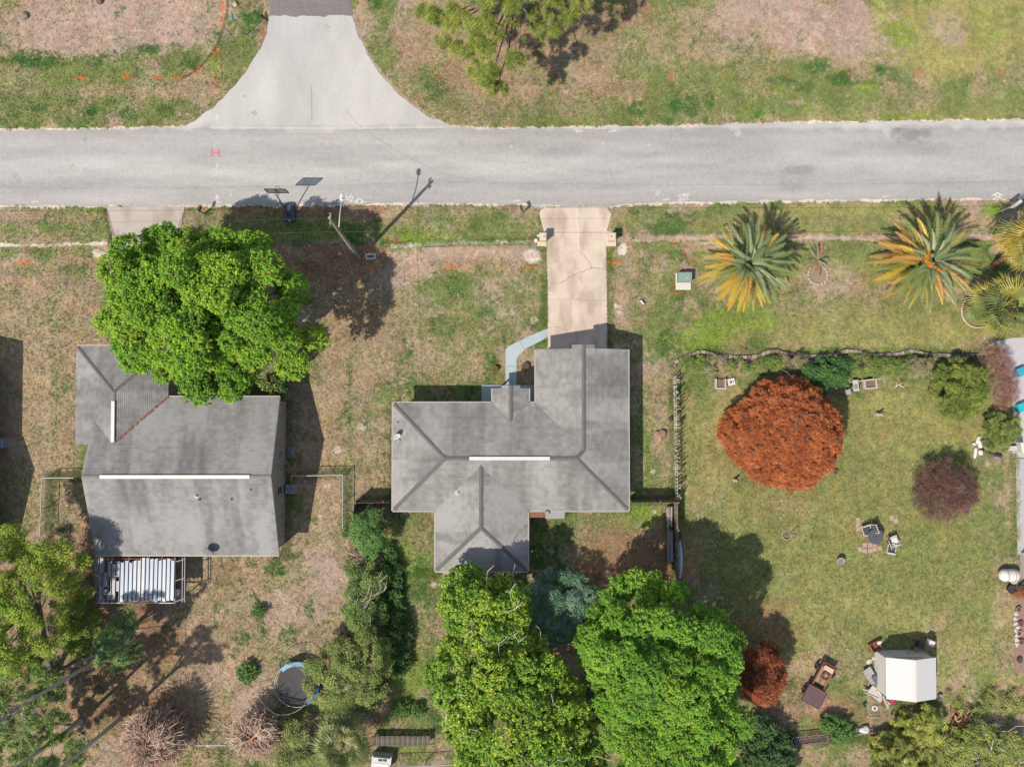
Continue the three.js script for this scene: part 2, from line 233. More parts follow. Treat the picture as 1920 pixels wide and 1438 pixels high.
// spray-paint marks on the grass
const paint = [];
const ORG = [236, 112, 42], RED = [205, 84, 66];
for (const [x, y, a] of [[150, 147, 0], [236, 143, 0], [293, 146, 0], [331, 146, 0], [369, 131, 0.5], [404, 101, 1], [416, 38, 1.5], [417, 14, 1.6]]) { paint.push([ORG, 4, x - 11 * Math.cos(a), y + 11 * Math.sin(a), x + 11 * Math.cos(a), y - 11 * Math.sin(a)], [ORG, 3.5, x + 5 * Math.sin(a), y + 5 * Math.cos(a), x - 4 * Math.sin(a), y - 6 * Math.cos(a)]); }
for (const [x, y] of [[44, 491], [190, 488], [699, 500], [845, 500], [995, 500], [1152, 492]]) paint.push([ORG, 6, x - 11, y, x + 9, y]);
for (const [x, y] of [[403, 155], [757, 85], [817, 140], [930, 160], [1047, 152], [1167, 147], [1257, 143], [1359, 140], [1480, 138], [1596, 134], [1720, 133], [1875, 133]]) paint.push([RED, 2.4, x - 5, y - 6, x + 5, y - 6], [RED, 2.4, x, y - 6, x, y + 6], [RED, 2.4, x - 5, y + 6, x + 5, y + 6]);
paint.push([RED, 5, 664, 684, 665, 694], [RED, 3, 1266, 508, 1300, 506], [RED, 3, 1266, 508, 1264, 548], [RED, 3, 1264, 548, 1304, 550], [RED, 5, 1284, 470, 1280, 482], [RED, 6, 985, 452, 1000, 450], [RED, 6, 738, 453, 748, 451], [RED, 4, 690, 478, 686, 492], [RED, 4, 684, 470, 705, 472], [RED, 5, 1262, 452, 1275, 449], [RED, 4, 1850, 440, 1875, 444], [ORG, 4, 196, 462, 198, 470], [RED, 4, 1286, 488, 1304, 490]);

const houseMask = [];                                       // nothing grows where these stand
const groundRGB = new Float32Array(TW * TH * 3), growth = new Float32Array(TW * TH), weedy = new Float32Array(TW * TH);
{
  const cols = TYPES.map(t => alb(...SPEC[t])), iT = 0, iS = 1, iG = 2, iD = 3, iY = 4, iP = 5, iL = 6, iX = 7, iK = 8, w = new Float32Array(NTY);
  for (let j = 0; j < TH; j++) for (let i = 0; i < TW; i++) {
    const m = j * TW + i, x = GX0 + i * MPP, z = GZ0 + j * MPP;
    const big = fbm(x * 0.16 + 3, z * 0.16, 3), mid = fbm(x * 0.7, z * 0.7 + 40, 3), fine = vn(x * 3.1, z * 3.1), hi = vn(x * 8.3, z * 8.3), hi2 = vn(x * 8.1 + 90, z * 8.1);
    for (let k = 0; k < NTY; k++) w[k] = layer[k][m];
    const pa = fbm(x * 0.42 + 11, z * 0.42 + 23, 4), pb = fbm(x * 0.62 + 61, z * 0.62 + 3, 4); const calm = 1 - 0.75 * Math.min(1, layer[iP][m] * 0.8); w[iS] += 0.8 * calm * sstep(0.54, 0.7, pa); w[iT] += calm * sstep(0.5, 0.66, pb); w[iG] += 0.9 * sstep(0.5, 0.34, pb); w[iD] += 0.5 * sstep(0.4, 0.28, pa); w[iT] += 0.35 * sstep(0.4, 0.62, mid); w[iG] += 0.5 * sstep(0.38, 0.62, big) + 0.2; w[iP] += 0.25 * sstep(0.5, 0.3, mid); w[iD] += 0.5 * sstep(0.66, 0.8, fbm(x * 0.5 + 70, z * 0.5, 3)) * (w[iG] > 0.6 ? 1 : 0.25);
    // grain: each kind comes and goes in tufts and crumbs
    w[iT] *= 0.25 + 1.5 * Math.pow(hi, 1.5); w[iG] *= 0.2 + 1.6 * Math.pow(hi2, 1.5) * (0.5 + fine); w[iS] *= 0.5 + hi * 0.9; w[iP] *= 0.3 + 1.4 * hi2 * fine * 1.6; w[iD] *= 0.3 + 2.6 * fine * hi2 * 1.6; w[iY] *= 0.35 + 1.3 * hi2; w[iL] *= 0.4 + 1.2 * (1 - hi); w[iX] *= 0.7 + 0.6 * hi;
    let s = 0, r = 0, g = 0, b = 0; for (let k = 0; k < NTY; k++) { const q = w[k] * w[k]; s += q; r += q * cols[k][0]; g += q * cols[k][1]; b += q * cols[k][2]; }
    const v = (0.78 + 0.44 * vn(x * 9.7 + 5, z * 9.7)) * (0.82 + 0.36 * vn(x * 3.1 + 31, z * 3.1)) * (0.82 + 0.36 * mid), hue = (fbm(x * 0.9 + 200, z * 0.9, 2) - 0.5) * 0.16;
    groundRGB[m * 3] = r / s * v * (1 + hue); groundRGB[m * 3 + 1] = g / s * v; groundRGB[m * 3 + 2] = b / s * v * (1 - hue * 0.6);
    const q2 = s || 1; growth[m] = (w[iT] * w[iT] * 0.55 + w[iG] * w[iG] + w[iD] * w[iD] * 1.1 + w[iY] * w[iY] + w[iP] * w[iP] * 0.8 + w[iS] * w[iS] * 0.12) / q2; weedy[m] = (w[iD] * w[iD] + 0.25 * w[iY] * w[iY]) / q2;
  }
  for (const [col, wp, ax, ay, bx, by] of paint) {
    const c = alb(...col), [x0, z0] = W(ax, ay), [x1, z1] = W(bx, by), hw = wp * PX / 2, dx = x1 - x0, dz = z1 - z0, LL = dx * dx + dz * dz || 1, pad = hw + 0.4;
    for (let j = Math.max(0, Math.floor((Math.min(z0, z1) - pad - GZ0) / MPP)); j <= Math.min(TH - 1, (Math.max(z0, z1) + pad - GZ0) / MPP); j++) for (let i = Math.max(0, Math.floor((Math.min(x0, x1) - pad - GX0) / MPP)); i <= Math.min(TW - 1, (Math.max(x0, x1) + pad - GX0) / MPP); i++) {
      const x = GX0 + i * MPP, z = GZ0 + j * MPP, u = Math.min(1, Math.max(0, ((x - x0) * dx + (z - z0) * dz) / LL));
      const d = Math.hypot(x - x0 - u * dx, z - z0 - u * dz) + (vn(x * 6, z * 6) - 0.5) * 0.22, a = sstep(hw + 0.08, hw - 0.06, d) * (0.2 + 0.6 * vn(x * 7 + 3, z * 7)) * (col === RED ? 0.75 : 1); if (a <= 0) continue;
      const m = (j * TW + i) * 3; for (let k = 0; k < 3; k++) groundRGB[m + k] = lerp(groundRGB[m + k], c[k], a);
    }
  }
}
const gAt = (x, z) => { const i = Math.round((x - GX0) / MPP), j = Math.round((z - GZ0) / MPP); return (i < 0 || j < 0 || i >= TW || j >= TH) ? -1 : j * TW + i; };
{
  const t = tex(TW, TH, (i, j) => { const m = (j * TW + i) * 3; return [groundRGB[m], groundRGB[m + 1], groundRGB[m + 2]]; });
  t.wrapS = t.wrapT = THREE.MirroredRepeatWrapping;
  const g = new THREE.PlaneGeometry(GW, GD, 1, 1).rotateX(-Math.PI / 2).translate(GX0 + GW / 2, 0, GZ0 + GD / 2);
  const p = g.attributes.position, uv = g.attributes.uv; for (let i = 0; i < p.count; i++) uv.setXY(i, (p.getX(i) - GX0) / GW, (p.getZ(i) - GZ0) / GD);
  const bump = tex(512, 512, (i, j) => { const n = 0.5 * fbm(i / 4, j / 4, 2) + 0.5 * fbm(i / 22, j / 22, 3); return [n, n, n]; }, false); bump.repeat.set(GW / 9, GD / 9);
  setUD(mesh('ground', g, new THREE.MeshStandardMaterial({ map: t, bumpMap: bump, bumpScale: 0.05, roughness: 1 })), 'patchy lawn of dry grass, soil and weeds around the houses', 'lawn', null, 'structure');
  const og = tex(256, 256, (i, j) => { const n = fbm(i / 16, j / 16, 4), a = alb(...SPEC.P), b = alb(...SPEC.T), c = alb(...SPEC.G), q = sstep(0.35, 0.65, n), f = 0.8 + 0.4 * NT[(i * 7 + j * 131) & 65535]; return [0, 1, 2].map(k => lerp(lerp(c[k], a[k], q), b[k], sstep(0.55, 0.75, n)) * f); });
  og.repeat.set(90, 90);
  setUD(mesh('outer_ground', new THREE.PlaneGeometry(900, 900).rotateX(-Math.PI / 2).translate(0, -0.03, 0), new THREE.MeshStandardMaterial({ map: og, roughness: 1 })), 'rough open grassland beyond the gardens', 'grassland', null, 'structure');
}

// ================= street =================
const RX0 = -46.5, RZ0 = -40, RW = 93, RD = 25, RTW = 2048, RTH = 550;
const streetTex = (() => {
  const mk = []; const line = (c, wd, al, ...p) => { const q = plan(p); for (let k = 0; k + 1 < q.length; k++) mk.push([alb(...c), wd * PX / 2, al, q[k], q[k + 1]]); };
  const PINK = [226, 96, 112], WHT = [240, 240, 244];
  line(PINK, 2.2, 0.9, [397, 279], [397, 291]); line(PINK, 2.2, 0.9, [410, 279], [410, 291]); line(PINK, 2.2, 0.9, [397, 286], [410, 286]); line(PINK, 2.2, .7, [395, 292], [400, 291]); line(PINK, 2.2, .7, [408, 292], [413, 291]);
  line(WHT, 1.2, .6, [405, 306], [405, 328]); line(WHT, 1.2, .8, [406, 380], [406, 366], [403, 372]); line(WHT, 1.2, .8, [406, 366], [410, 372]); line(WHT, 1.2, .6, [406, 378], [414, 379]); line(WHT, 1.4, .5, [405, 230], [406, 216]); line(WHT, 1.4, .5, [403, 222], [406, 216], [409, 222]); line(WHT, 1.2, .5, [432, 359], [433, 367]);
  const ring = (x, y, rx, ry, al = .85) => { for (let k = 0; k < 12; k++) { const a = k / 12 * 6.283, b = (k + 1) / 12 * 6.283; line(WHT, 1.6, al, [x + rx * Math.cos(a), y + ry * Math.sin(a)], [x + rx * Math.cos(b), y + ry * Math.sin(b)]); } };
  ring(673, 377, 5, 4.5); line(WHT, 1.6, .8, [663, 378], [668, 378]); line(WHT, 1.6, .8, [678, 378], [684, 378]);
  line(WHT, 1.4, .8, [645, 367], [656, 370], [657, 364]); line(WHT, 1.4, .8, [652, 373], [658, 378], [661, 368]); line(WHT, 1.4, .6, [646, 374], [651, 371]);
  ring(1871, 365, 4.5, 3.5); line(WHT, 1.6, .8, [1861, 365], [1866, 365]); line(WHT, 1.6, .8, [1876, 365], [1881, 365]);
  line(WHT, 1.2, .7, [1272, 368], [1275, 364], [1278, 368]); line(WHT, 1.2, .7, [1281, 369], [1281, 363], [1285, 367], [1285, 362]); line(WHT, 1.2, .7, [1287, 364], [1291, 363], [1288, 368]); line(WHT, 1.2, .6, [1271, 374], [1276, 371], [1277, 376]); line(WHT, 1.2, .6, [1280, 372], [1283, 375], [1287, 371], [1291, 374]); line(WHT, 1.3, .6, [1270, 376], [1282, 374]);
  for (const [x, y] of [[962, 377], [1242, 375], [1654, 369], [58, 379], [1080, 247], [1142, 246]]) line(WHT, 1.5, .7, [x, y], [x + 12, y - 2]);
  line([150, 148, 148], 1.1, .55, [648, 207], [670, 232], [700, 255], [760, 292], [830, 326], [880, 335]); line([170, 168, 168], 1, .6, [870, 333], [960, 345]);
  line([120, 120, 120], 1.6, .5, [583, 160], [584, 226]); line([232, 230, 228], 3, .5, [395, 239], [560, 240], [680, 240], [830, 238]); line([225, 223, 222], 9, .3, [540, 243], [620, 244]);
  const spots = [[958, 274, 5], [1130, 268, 4], [1216, 271, 4], [1233, 362, 7], [1385, 250, 9], [1664, 247, 10], [150, 318, 4], [690, 55, 0]].map(s => [...W(s[0], s[1]), s[2] * PX]);
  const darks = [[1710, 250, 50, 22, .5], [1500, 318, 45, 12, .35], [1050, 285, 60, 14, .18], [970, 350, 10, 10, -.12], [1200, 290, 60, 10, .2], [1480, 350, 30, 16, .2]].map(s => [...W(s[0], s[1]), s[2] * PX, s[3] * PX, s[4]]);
  const crumbs = [[27, 330], [168, 346], [158, 260], [132, 313], [864, 270], [612, 50], [458, 180], [476, 212], [33, 337], [365, 352]].map(s => W(...s));
  const [, zJoin] = W(600, 239), [, zTar] = W(600, 30), zC = (W(960, 245)[1] + W(960, 382)[1]) / 2;
  const sealed = plan([[1668, 226], [1740, 226], [1748, 258], [1700, 264], [1670, 262]]);
  return tex(RTW, RTH, (i, j) => {
    const x = RX0 + i / RTW * RW, z = RZ0 + j / RTH * RD;
    const n = fbm(x * 0.11, z * 0.9, 4), s2 = fbm(x * 0.35 + 9, z * 1.6, 3), hi = vn(x * 9, z * 9), hb = vn(x * 4.4 + 7, z * 4.4);
    let v = 0.232 + (n - 0.5) * 0.09 + (s2 - 0.5) * 0.05 + (hi - 0.5) * 0.035 + (hb - 0.5) * 0.02;
    const zc = z - zC + x * 0.004; v *= 1 - 0.16 * sstep(2.3, 3.4, Math.abs(zc) + (s2 - .5) * 1.4) * (z > zJoin ? 1 : 0);           // grimier asphalt at the kerbless edges
    v *= 1 + 0.05 * Math.cos(zc * 2.0) * (z > zJoin ? 1 : 0);
    if (x > 0 && z > zJoin) v *= 1 - 0.05 * sstep(0, 12, x);
    const side = sstep(zJoin + 0.3, zJoin - 0.5, z + (vn(x * 1.2, z) - .5) * 0.8);
    v = lerp(v, 0.285 + (fbm(x * 0.5, z * 0.22 + 60, 4) - 0.5) * 0.12 + (hi - .5) * 0.03, side * 0.9);
    let c = [v * 0.995, v, v * 1.012];
    if (z < zTar + (vn(x * 2, 3) - .5) * 0.25) { const q = 0.105 + (hi - .5) * 0.03 + (s2 - .5) * 0.03; c = [q * 1.04, q * 0.98, q * 0.99]; }
    for (const [sx, sz, r] of spots) { const d = Math.hypot(x - sx, z - sz) / r + (vn(x * 4, z * 4) - .5) * 0.5; if (d < 1) { const a = 0.35 * sstep(1, .5, d); for (let k = 0; k < 3; k++) c[k] = lerp(c[k], 0.36, a); } }
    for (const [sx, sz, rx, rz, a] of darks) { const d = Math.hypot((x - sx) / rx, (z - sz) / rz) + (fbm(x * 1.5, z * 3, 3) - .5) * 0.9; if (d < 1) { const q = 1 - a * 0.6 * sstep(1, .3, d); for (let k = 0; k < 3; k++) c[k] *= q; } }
    for (const [sx, sz] of crumbs) if (Math.hypot(x - sx, z - sz) < 0.10 + 0.3 * hb) { const a = hi > .6 ? .4 : .05; for (let k = 0; k < 3; k++) c[k] = lerp(c[k], [.06, .055, .03][k], a); }
    for (const [col, hw, al, a, b] of mk) { if (Math.abs(x - a[0]) > 8 && Math.abs(x - b[0]) > 8) continue; const dx = b[0] - a[0], dz = b[1] - a[1], u = Math.min(1, Math.max(0, ((x - a[0]) * dx + (z - a[1]) * dz) / (dx * dx + dz * dz || 1))), d = Math.hypot(x - a[0] - u * dx, z - a[1] - u * dz); if (d < hw + 0.06) { const q = al * sstep(hw + 0.05, hw - 0.02, d) * (0.6 + 0.4 * hi); for (let k = 0; k < 3; k++) c[k] = lerp(c[k], col[k], q); } }
    return c;
  });
})();
streetTex.wrapS = streetTex.wrapT = THREE.MirroredRepeatWrapping;
function planUV(g, x0, z0, w, d) { const p = g.attributes.position, uv = g.attributes.uv; for (let i = 0; i < p.count; i++) uv.setXY(i, (p.getX(i) - x0) / w, (p.getZ(i) - z0) / d); return g; }
// the asphalt's own edge crumbles: subdivide and nibble it
function ragged(poly, step, amp) { const o = []; for (let i = 0; i < poly.length; i++) { const a = poly[i], b = poly[(i + 1) % poly.length], n = Math.max(1, Math.min(200, Math.round(Math.hypot(b[0] - a[0], b[1] - a[1]) / step))); for (let k = 0; k < n; k++) { const t = k / n, x = lerp(a[0], b[0], t), z = lerp(a[1], b[1], t); o.push([x + (fbm(x * 1.3, z * 1.3 + 5, 2) - .5) * amp, z + (fbm(x * 1.3 + 50, z * 1.3, 2) - .5) * amp]); } } return o; }
setUD(mesh('street', planUV(slab(ragged(roadPoly, 0.4, 0.35), -0.1, 0.025), RX0, RZ0, RW, RD), new THREE.MeshStandardMaterial({ map: streetTex, roughness: 0.95 })), 'grey asphalt street with a side street branching off north', 'street', null, 'structure');

// ================= concrete: driveway, apron, walk, porch =================
function concreteTex(w, h, x0, z0, ww, dd, base, marks, stain) {
  const mk = marks.map(([c, wd, al, ...p]) => { const q = plan(p); return [alb(...c), wd * PX / 2, al, q]; });
  return tex(w, h, (i, j) => {
    const x = x0 + i / w * ww, z = z0 + j / h * dd, n = fbm(x * 0.9, z * 0.9, 4), st = fbm(x * 1.1 + 30, z * 0.5, 4), hi = vn(x * 11, z * 11);
    let c = alb(...base).map((q, k) => q * (0.86 + 0.28 * n + (hi - .5) * 0.09) * (1 - stain * sstep(.4, .8, st) * [0.26, 0.3, 0.33][k]));
    for (const [col, hw, al, q] of mk) for (let k = 0; k + 1 < q.length; k++) { const a = q[k], b = q[k + 1], dx = b[0] - a[0], dz = b[1] - a[1], u = Math.min(1, Math.max(0, ((x - a[0]) * dx + (z - a[1]) * dz) / (dx * dx + dz * dz || 1))), d = Math.hypot(x - a[0] - u * dx + (vn(x * 3, z * 3) - .5) * 0.12, z - a[1] - u * dz + (vn(x * 3 + 9, z * 3) - .5) * 0.12); if (d < hw + 0.05) { const f = al * sstep(hw + 0.05, hw, d); c = c.map((v, m) => lerp(v, col[m], f)); } }
    return c;
  });
}
{
  const [x0, z0] = W(1005, 380), ww = 7.2, dd = 14, CR = [168, 150, 134], LT = [240, 224, 206];
  const t = concreteTex(512, 1024, x0, z0, ww, dd, [223, 209, 194], [
    [CR, .8, .8, [1091, 474], [1104, 490], [1110, 502], [1132, 504]], [CR, .8, .8, [1110, 503], [1088, 510], [1074, 516], [1060, 526], [1040, 532]], [CR, .8, .5, [1030, 494], [1042, 489]], [CR, .8, .5, [1078, 514], [1094, 532]],
    [CR, .9, .7, [1078, 562], [1138, 563]], [CR, .8, .35, [1027, 562], [1078, 562]], [CR, .8, .6, [1028, 613], [1046, 613], [1064, 618]], [LT, 3, .6, [1081, 390], [1083, 440], [1085, 470]], [CR, .7, .5, [1084, 470], [1092, 476]], [LT, 2, .35, [1075, 562], [1076, 640]], [CR, .7, .35, [1063, 476], [1078, 470]], [CR, .8, .6, [1029, 463], [1036, 452]]], 1);
  t.wrapS = t.wrapT = THREE.ClampToEdgeWrapping;
  setUD(mesh('driveway', planUV(slab(ragged(drivePoly, 0.5, 0.08), -0.1, 0.05), x0, z0, ww, dd), new THREE.MeshStandardMaterial({ map: t, roughness: 0.9 })), 'cracked cream concrete driveway up to the garage', 'driveway', null, 'structure');
  const [ax, az] = W(190, 380); const t2 = concreteTex(256, 256, ax, az, 8, 5, [199, 190, 184], [[[120, 112, 108], 4, .6, [201, 400], [212, 440]], [[120, 112, 108], 4, .5, [342, 400], [333, 440]]], .8); t2.wrapS = t2.wrapT = THREE.ClampToEdgeWrapping;
  setUD(mesh('driveway_apron', planUV(slab(ragged(apronPoly, 0.5, 0.1), -0.1, 0.045), ax, az, 8, 5), new THREE.MeshStandardMaterial({ map: t2, roughness: 0.9 })), 'pale grey concrete apron at the street beside the big oak', 'driveway', null, 'structure');
  const [wx, wz] = W(895, 605); const t3 = concreteTex(512, 512, wx, wz, 8, 8, [182, 199, 208], [[[130, 146, 156], 1, .7, [948, 686], [969, 687]], [[140, 156, 166], 1, .6, [975, 640], [981, 652]]], .3); t3.wrapS = t3.wrapT = THREE.ClampToEdgeWrapping;
  setUD(mesh('front_walk', planUV(slab(walkPoly, -0.1, 0.055), wx, wz, 8, 8), new THREE.MeshStandardMaterial({ map: t3, roughness: 0.75 })), 'pale blue painted front walk from the driveway to the porch', 'walkway', null, 'structure');
  setUD(mesh('porch_slab', planUV(slab(porchPoly, -0.1, 0.14), wx, wz, 8, 8), new THREE.MeshStandardMaterial({ map: t3, roughness: 0.75 })), 'pale blue painted porch slab under the entry gable', 'porch', null, 'structure');
}
// ================= houses =================
// asphalt shingles: courses of tabs with their own tones, and weather blotches; 22 m across, uv in metres / 22
const shingleTex = tex(2048, 2048, (i, j) => {
  const u = i / 2048 * 22, v = j / 2048 * 22, row = Math.floor(v / 0.145), off = (row * 0.37) % 0.32, tab = Math.floor((u + off) / 0.32);
  const a = NT[(tab * 37 + row * 1013) & 65535], fu = ((u + off) / 0.32) % 1, fv = (v / 0.145) % 1, hi = NT[(i * 3 + j * 517) & 65535];
  let k = 0.86 + 0.1 * (a - 0.5) + 0.22 * (hi - 0.5);
  if (fu < 0.05) k *= 0.86; if (fv > 0.8) k *= 0.78;                                   // the slots between tabs, the butt edge of each course
  const bl = fbm(u * 0.45, v * 0.28, 4), streak = fbm(u * 1.7 + 40, v * 0.3, 3);
  const mot = vn(u * 2.6, v * 3.4 + 7), run = sstep(.5, .72, fbm(u * 0.8 + 90, v * 0.13 + 4, 4)); k *= 0.6 + 0.76 * bl; k *= 0.82 + 0.36 * streak; k *= 0.84 + 0.32 * mot; k *= 1 - 0.26 * run;
  return [k, k * 0.995, k * 0.98];
});
const roofMatA = new THREE.MeshStandardMaterial({ color: C(176, 177, 178), map: shingleTex, roughness: 0.95 });
const roofMatB = new THREE.MeshStandardMaterial({ color: C(170, 172, 175), map: shingleTex, roughness: 0.95 });
const capMat = M(126, 126, 128, { map: grainTex, roughness: 0.95 });
const trimMat = M(196, 194, 190), ventWhite = M(232, 230, 228, { roughness: 0.5 });

// one roof slope built course by course: every course leans out over the one below it
function slope(pts, exposure = 0.145, lift = 0.016) {
  const n = new THREE.Vector3(); for (let i = 0; i < pts.length; i++) { const a = pts[i], b = pts[(i + 1) % pts.length]; n.x += (a.y - b.y) * (a.z + b.z); n.y += (a.z - b.z) * (a.x + b.x); n.z += (a.x - b.x) * (a.y + b.y); }
  n.normalize(); if (n.y < 0) n.negate();
  const U = new THREE.Vector3(n.z, 0, -n.x); if (U.length() < 1e-4) U.set(1, 0, 0); U.normalize();
  const Vv = new THREE.Vector3().crossVectors(U, n).normalize(); if (Vv.y < 0) Vv.negate();
  const o = pts[0], q = pts.map(p => { const d = p.clone().sub(o); return [d.dot(U), d.dot(Vv)]; });
  let lo = Math.min(...q.map(a => a[1])), hiV = Math.max(...q.map(a => a[1]));
  const clip = (P, v, keepAbove) => { const out = []; for (let i = 0; i < P.length; i++) { const a = P[i], b = P[(i + 1) % P.length], ia = keepAbove ? a[1] >= v : a[1] <= v, ib = keepAbove ? b[1] >= v : b[1] <= v; if (ia) out.push(a); if (ia !== ib) { const t = (v - a[1]) / (b[1] - a[1]); out.push([a[0] + (b[0] - a[0]) * t, v]); } } return out; };
  const uLo = Math.min(...q.map(a => a[0])), uHi = Math.max(...q.map(a => a[0])), rr = NT[Math.abs(Math.round(o.x * 91 + o.z * 37 + n.x * 500)) & 65535], uOff = 0.05 + rr * Math.max(0, 21.9 - (uHi - uLo)), vOff = Math.floor(((rr * 7.3) % 1) * Math.max(0, 21.5 - (hiV - lo)) / 0.145) * 0.145;
  const pos = [], uv = [];
  const put = (u, v, l) => { pos.push(o.x + U.x * u + Vv.x * v + n.x * l, o.y + U.y * u + Vv.y * v + n.y * l, o.z + U.z * u + Vv.z * v + n.z * l); uv.push((u - uLo + uOff) / 22, (v - lo + vOff) / 22); };
  const flip = new THREE.Vector3().crossVectors(U, Vv).dot(n) < 0;
  for (let v0 = lo; v0 < hiV - 1e-4; v0 += exposure) {
    const v1 = Math.min(v0 + exposure, hiV), P = clip(clip(q, v0, true), v1, false); if (P.length < 3) continue;
    const tri = THREE.ShapeUtils.triangulateShape(P.map(a => new THREE.Vector2(a[0], a[1])), []);
    const L = v => lift * (1 - 0.85 * (v - v0) / exposure);
    for (const t of tri) { const s = (P[t[1]][0] - P[t[0]][0]) * (P[t[2]][1] - P[t[0]][1]) - (P[t[1]][1] - P[t[0]][1]) * (P[t[2]][0] - P[t[0]][0]); const ord = (s > 0) !== flip ? [t[0], t[1], t[2]] : [t[0], t[2], t[1]]; for (const k of ord) put(P[k][0], P[k][1], L(P[k][1])); }
    const us = P.filter(a => Math.abs(a[1] - v0) < 1e-6).map(a => a[0]);
    if (us.length > 1) { const a = Math.min(...us), b = Math.max(...us); const z = v0 > lo ? lift * 0.15 : -0.05; const Q = flip ? [[b, z], [a, z], [a, lift], [b, z], [a, lift], [b, lift]] : [[a, z], [b, z], [b, lift], [a, z], [b, lift], [a, lift]]; for (const [u, l] of Q) put(u, v0, l); }
  }
  const g = new THREE.BufferGeometry(); g.setAttribute('position', new THREE.Float32BufferAttribute(pos, 3)); g.setAttribute('uv', new THREE.Float32BufferAttribute(uv, 2)); g.computeVertexNormals(); return g;
}
// ridge and hip caps: short bent shingles lapped one over the next
function capRun(a, b, w, drop) {
  const d = b.clone().sub(a), L = d.length(), N = Math.max(1, Math.round(L / 0.28)), side = new THREE.Vector3(-d.z, 0, d.x).normalize().multiplyScalar(w / 2), pos = [], uv = [];
  const t = d.clone().divideScalar(N);
  for (let k = 0; k < N; k++) {
    const p0 = a.clone().addScaledVector(t, k), p1 = a.clone().addScaledVector(t, k + 1.12), j = 1 + 0.16 * (NT[(k * 31 + Math.floor(a.x * 10)) & 65535] - 0.5), s = side.clone().multiplyScalar(j), y0 = 0.045, y1 = 0.028;
    const A = [p0.x + s.x, p0.y - drop * j + y0, p0.z + s.z], Bc = [p0.x, p0.y + y0 + 0.02, p0.z], Cc = [p0.x - s.x, p0.y - drop * j + y0, p0.z - s.z], D = [p1.x + s.x, p1.y - drop * j + y1, p1.z + s.z], E = [p1.x, p1.y + y1 + 0.02, p1.z], F = [p1.x - s.x, p1.y - drop * j + y1, p1.z - s.z];
    for (const q of [A, Bc, E, A, E, D, Bc, Cc, F, Bc, F, E]) { pos.push(...q); uv.push(q[0] * 0.7, q[2] * 0.7); }
  }
  const g = new THREE.BufferGeometry(); g.setAttribute('position', new THREE.Float32BufferAttribute(pos, 3)); g.setAttribute('uv', new THREE.Float32BufferAttribute(uv, 2)); g.computeVertexNormals(); return g;
}
function wallRing(poly, y0, y1, t = 0.15) { const out = []; for (let i = 0; i < poly.length; i++) { const a = poly[i], b = poly[(i + 1) % poly.length]; const L = Math.hypot(b[0] - a[0], b[1] - a[1]), ry = Math.atan2(-(b[1] - a[1]), b[0] - a[0]); out.push(box(L - 0.004 + t, y1 - y0, t, (a[0] + b[0]) / 2, (y0 + y1) / 2, (a[1] + b[1]) / 2, 0, ry, 0)); } return out; }
function wallWindow(parent, x, y, z, w, h, turn) {
  const f = mesh('window', [box(w, 0.07, 0.09, 0, h / 2 - 0.035, 0), box(w, 0.07, 0.09, 0, -h / 2 + 0.035, 0), box(0.07, h - 0.14, 0.09, -w / 2 + 0.035, 0, 0), box(0.07, h - 0.14, 0.09, w / 2 - 0.035, 0, 0), box(w - 0.14, 0.05, 0.07, 0, 0, 0)], trimMat, parent);
  f.position.set(x, y, z); f.rotation.y = turn; mesh('pane', box(w - 0.13, h - 0.13, 0.02, 0, 0, 0.01), M(60, 66, 74, { roughness: 0.12 }), f); return f;
}
function ventPipe(parent, px, py, h, hh = 0.35, r = 0.05, mat = M(150, 150, 150)) { const p = V(px, py, h); return mesh('vent_pipe', [cyl(r, r, hh + 0.3, p.x, h - 0.15 + hh / 2 - 0.1, p.z, 10), cyl(r * 2.4, r * 3, 0.06, p.x, h + 0.01, p.z, 12)], mat, parent); }

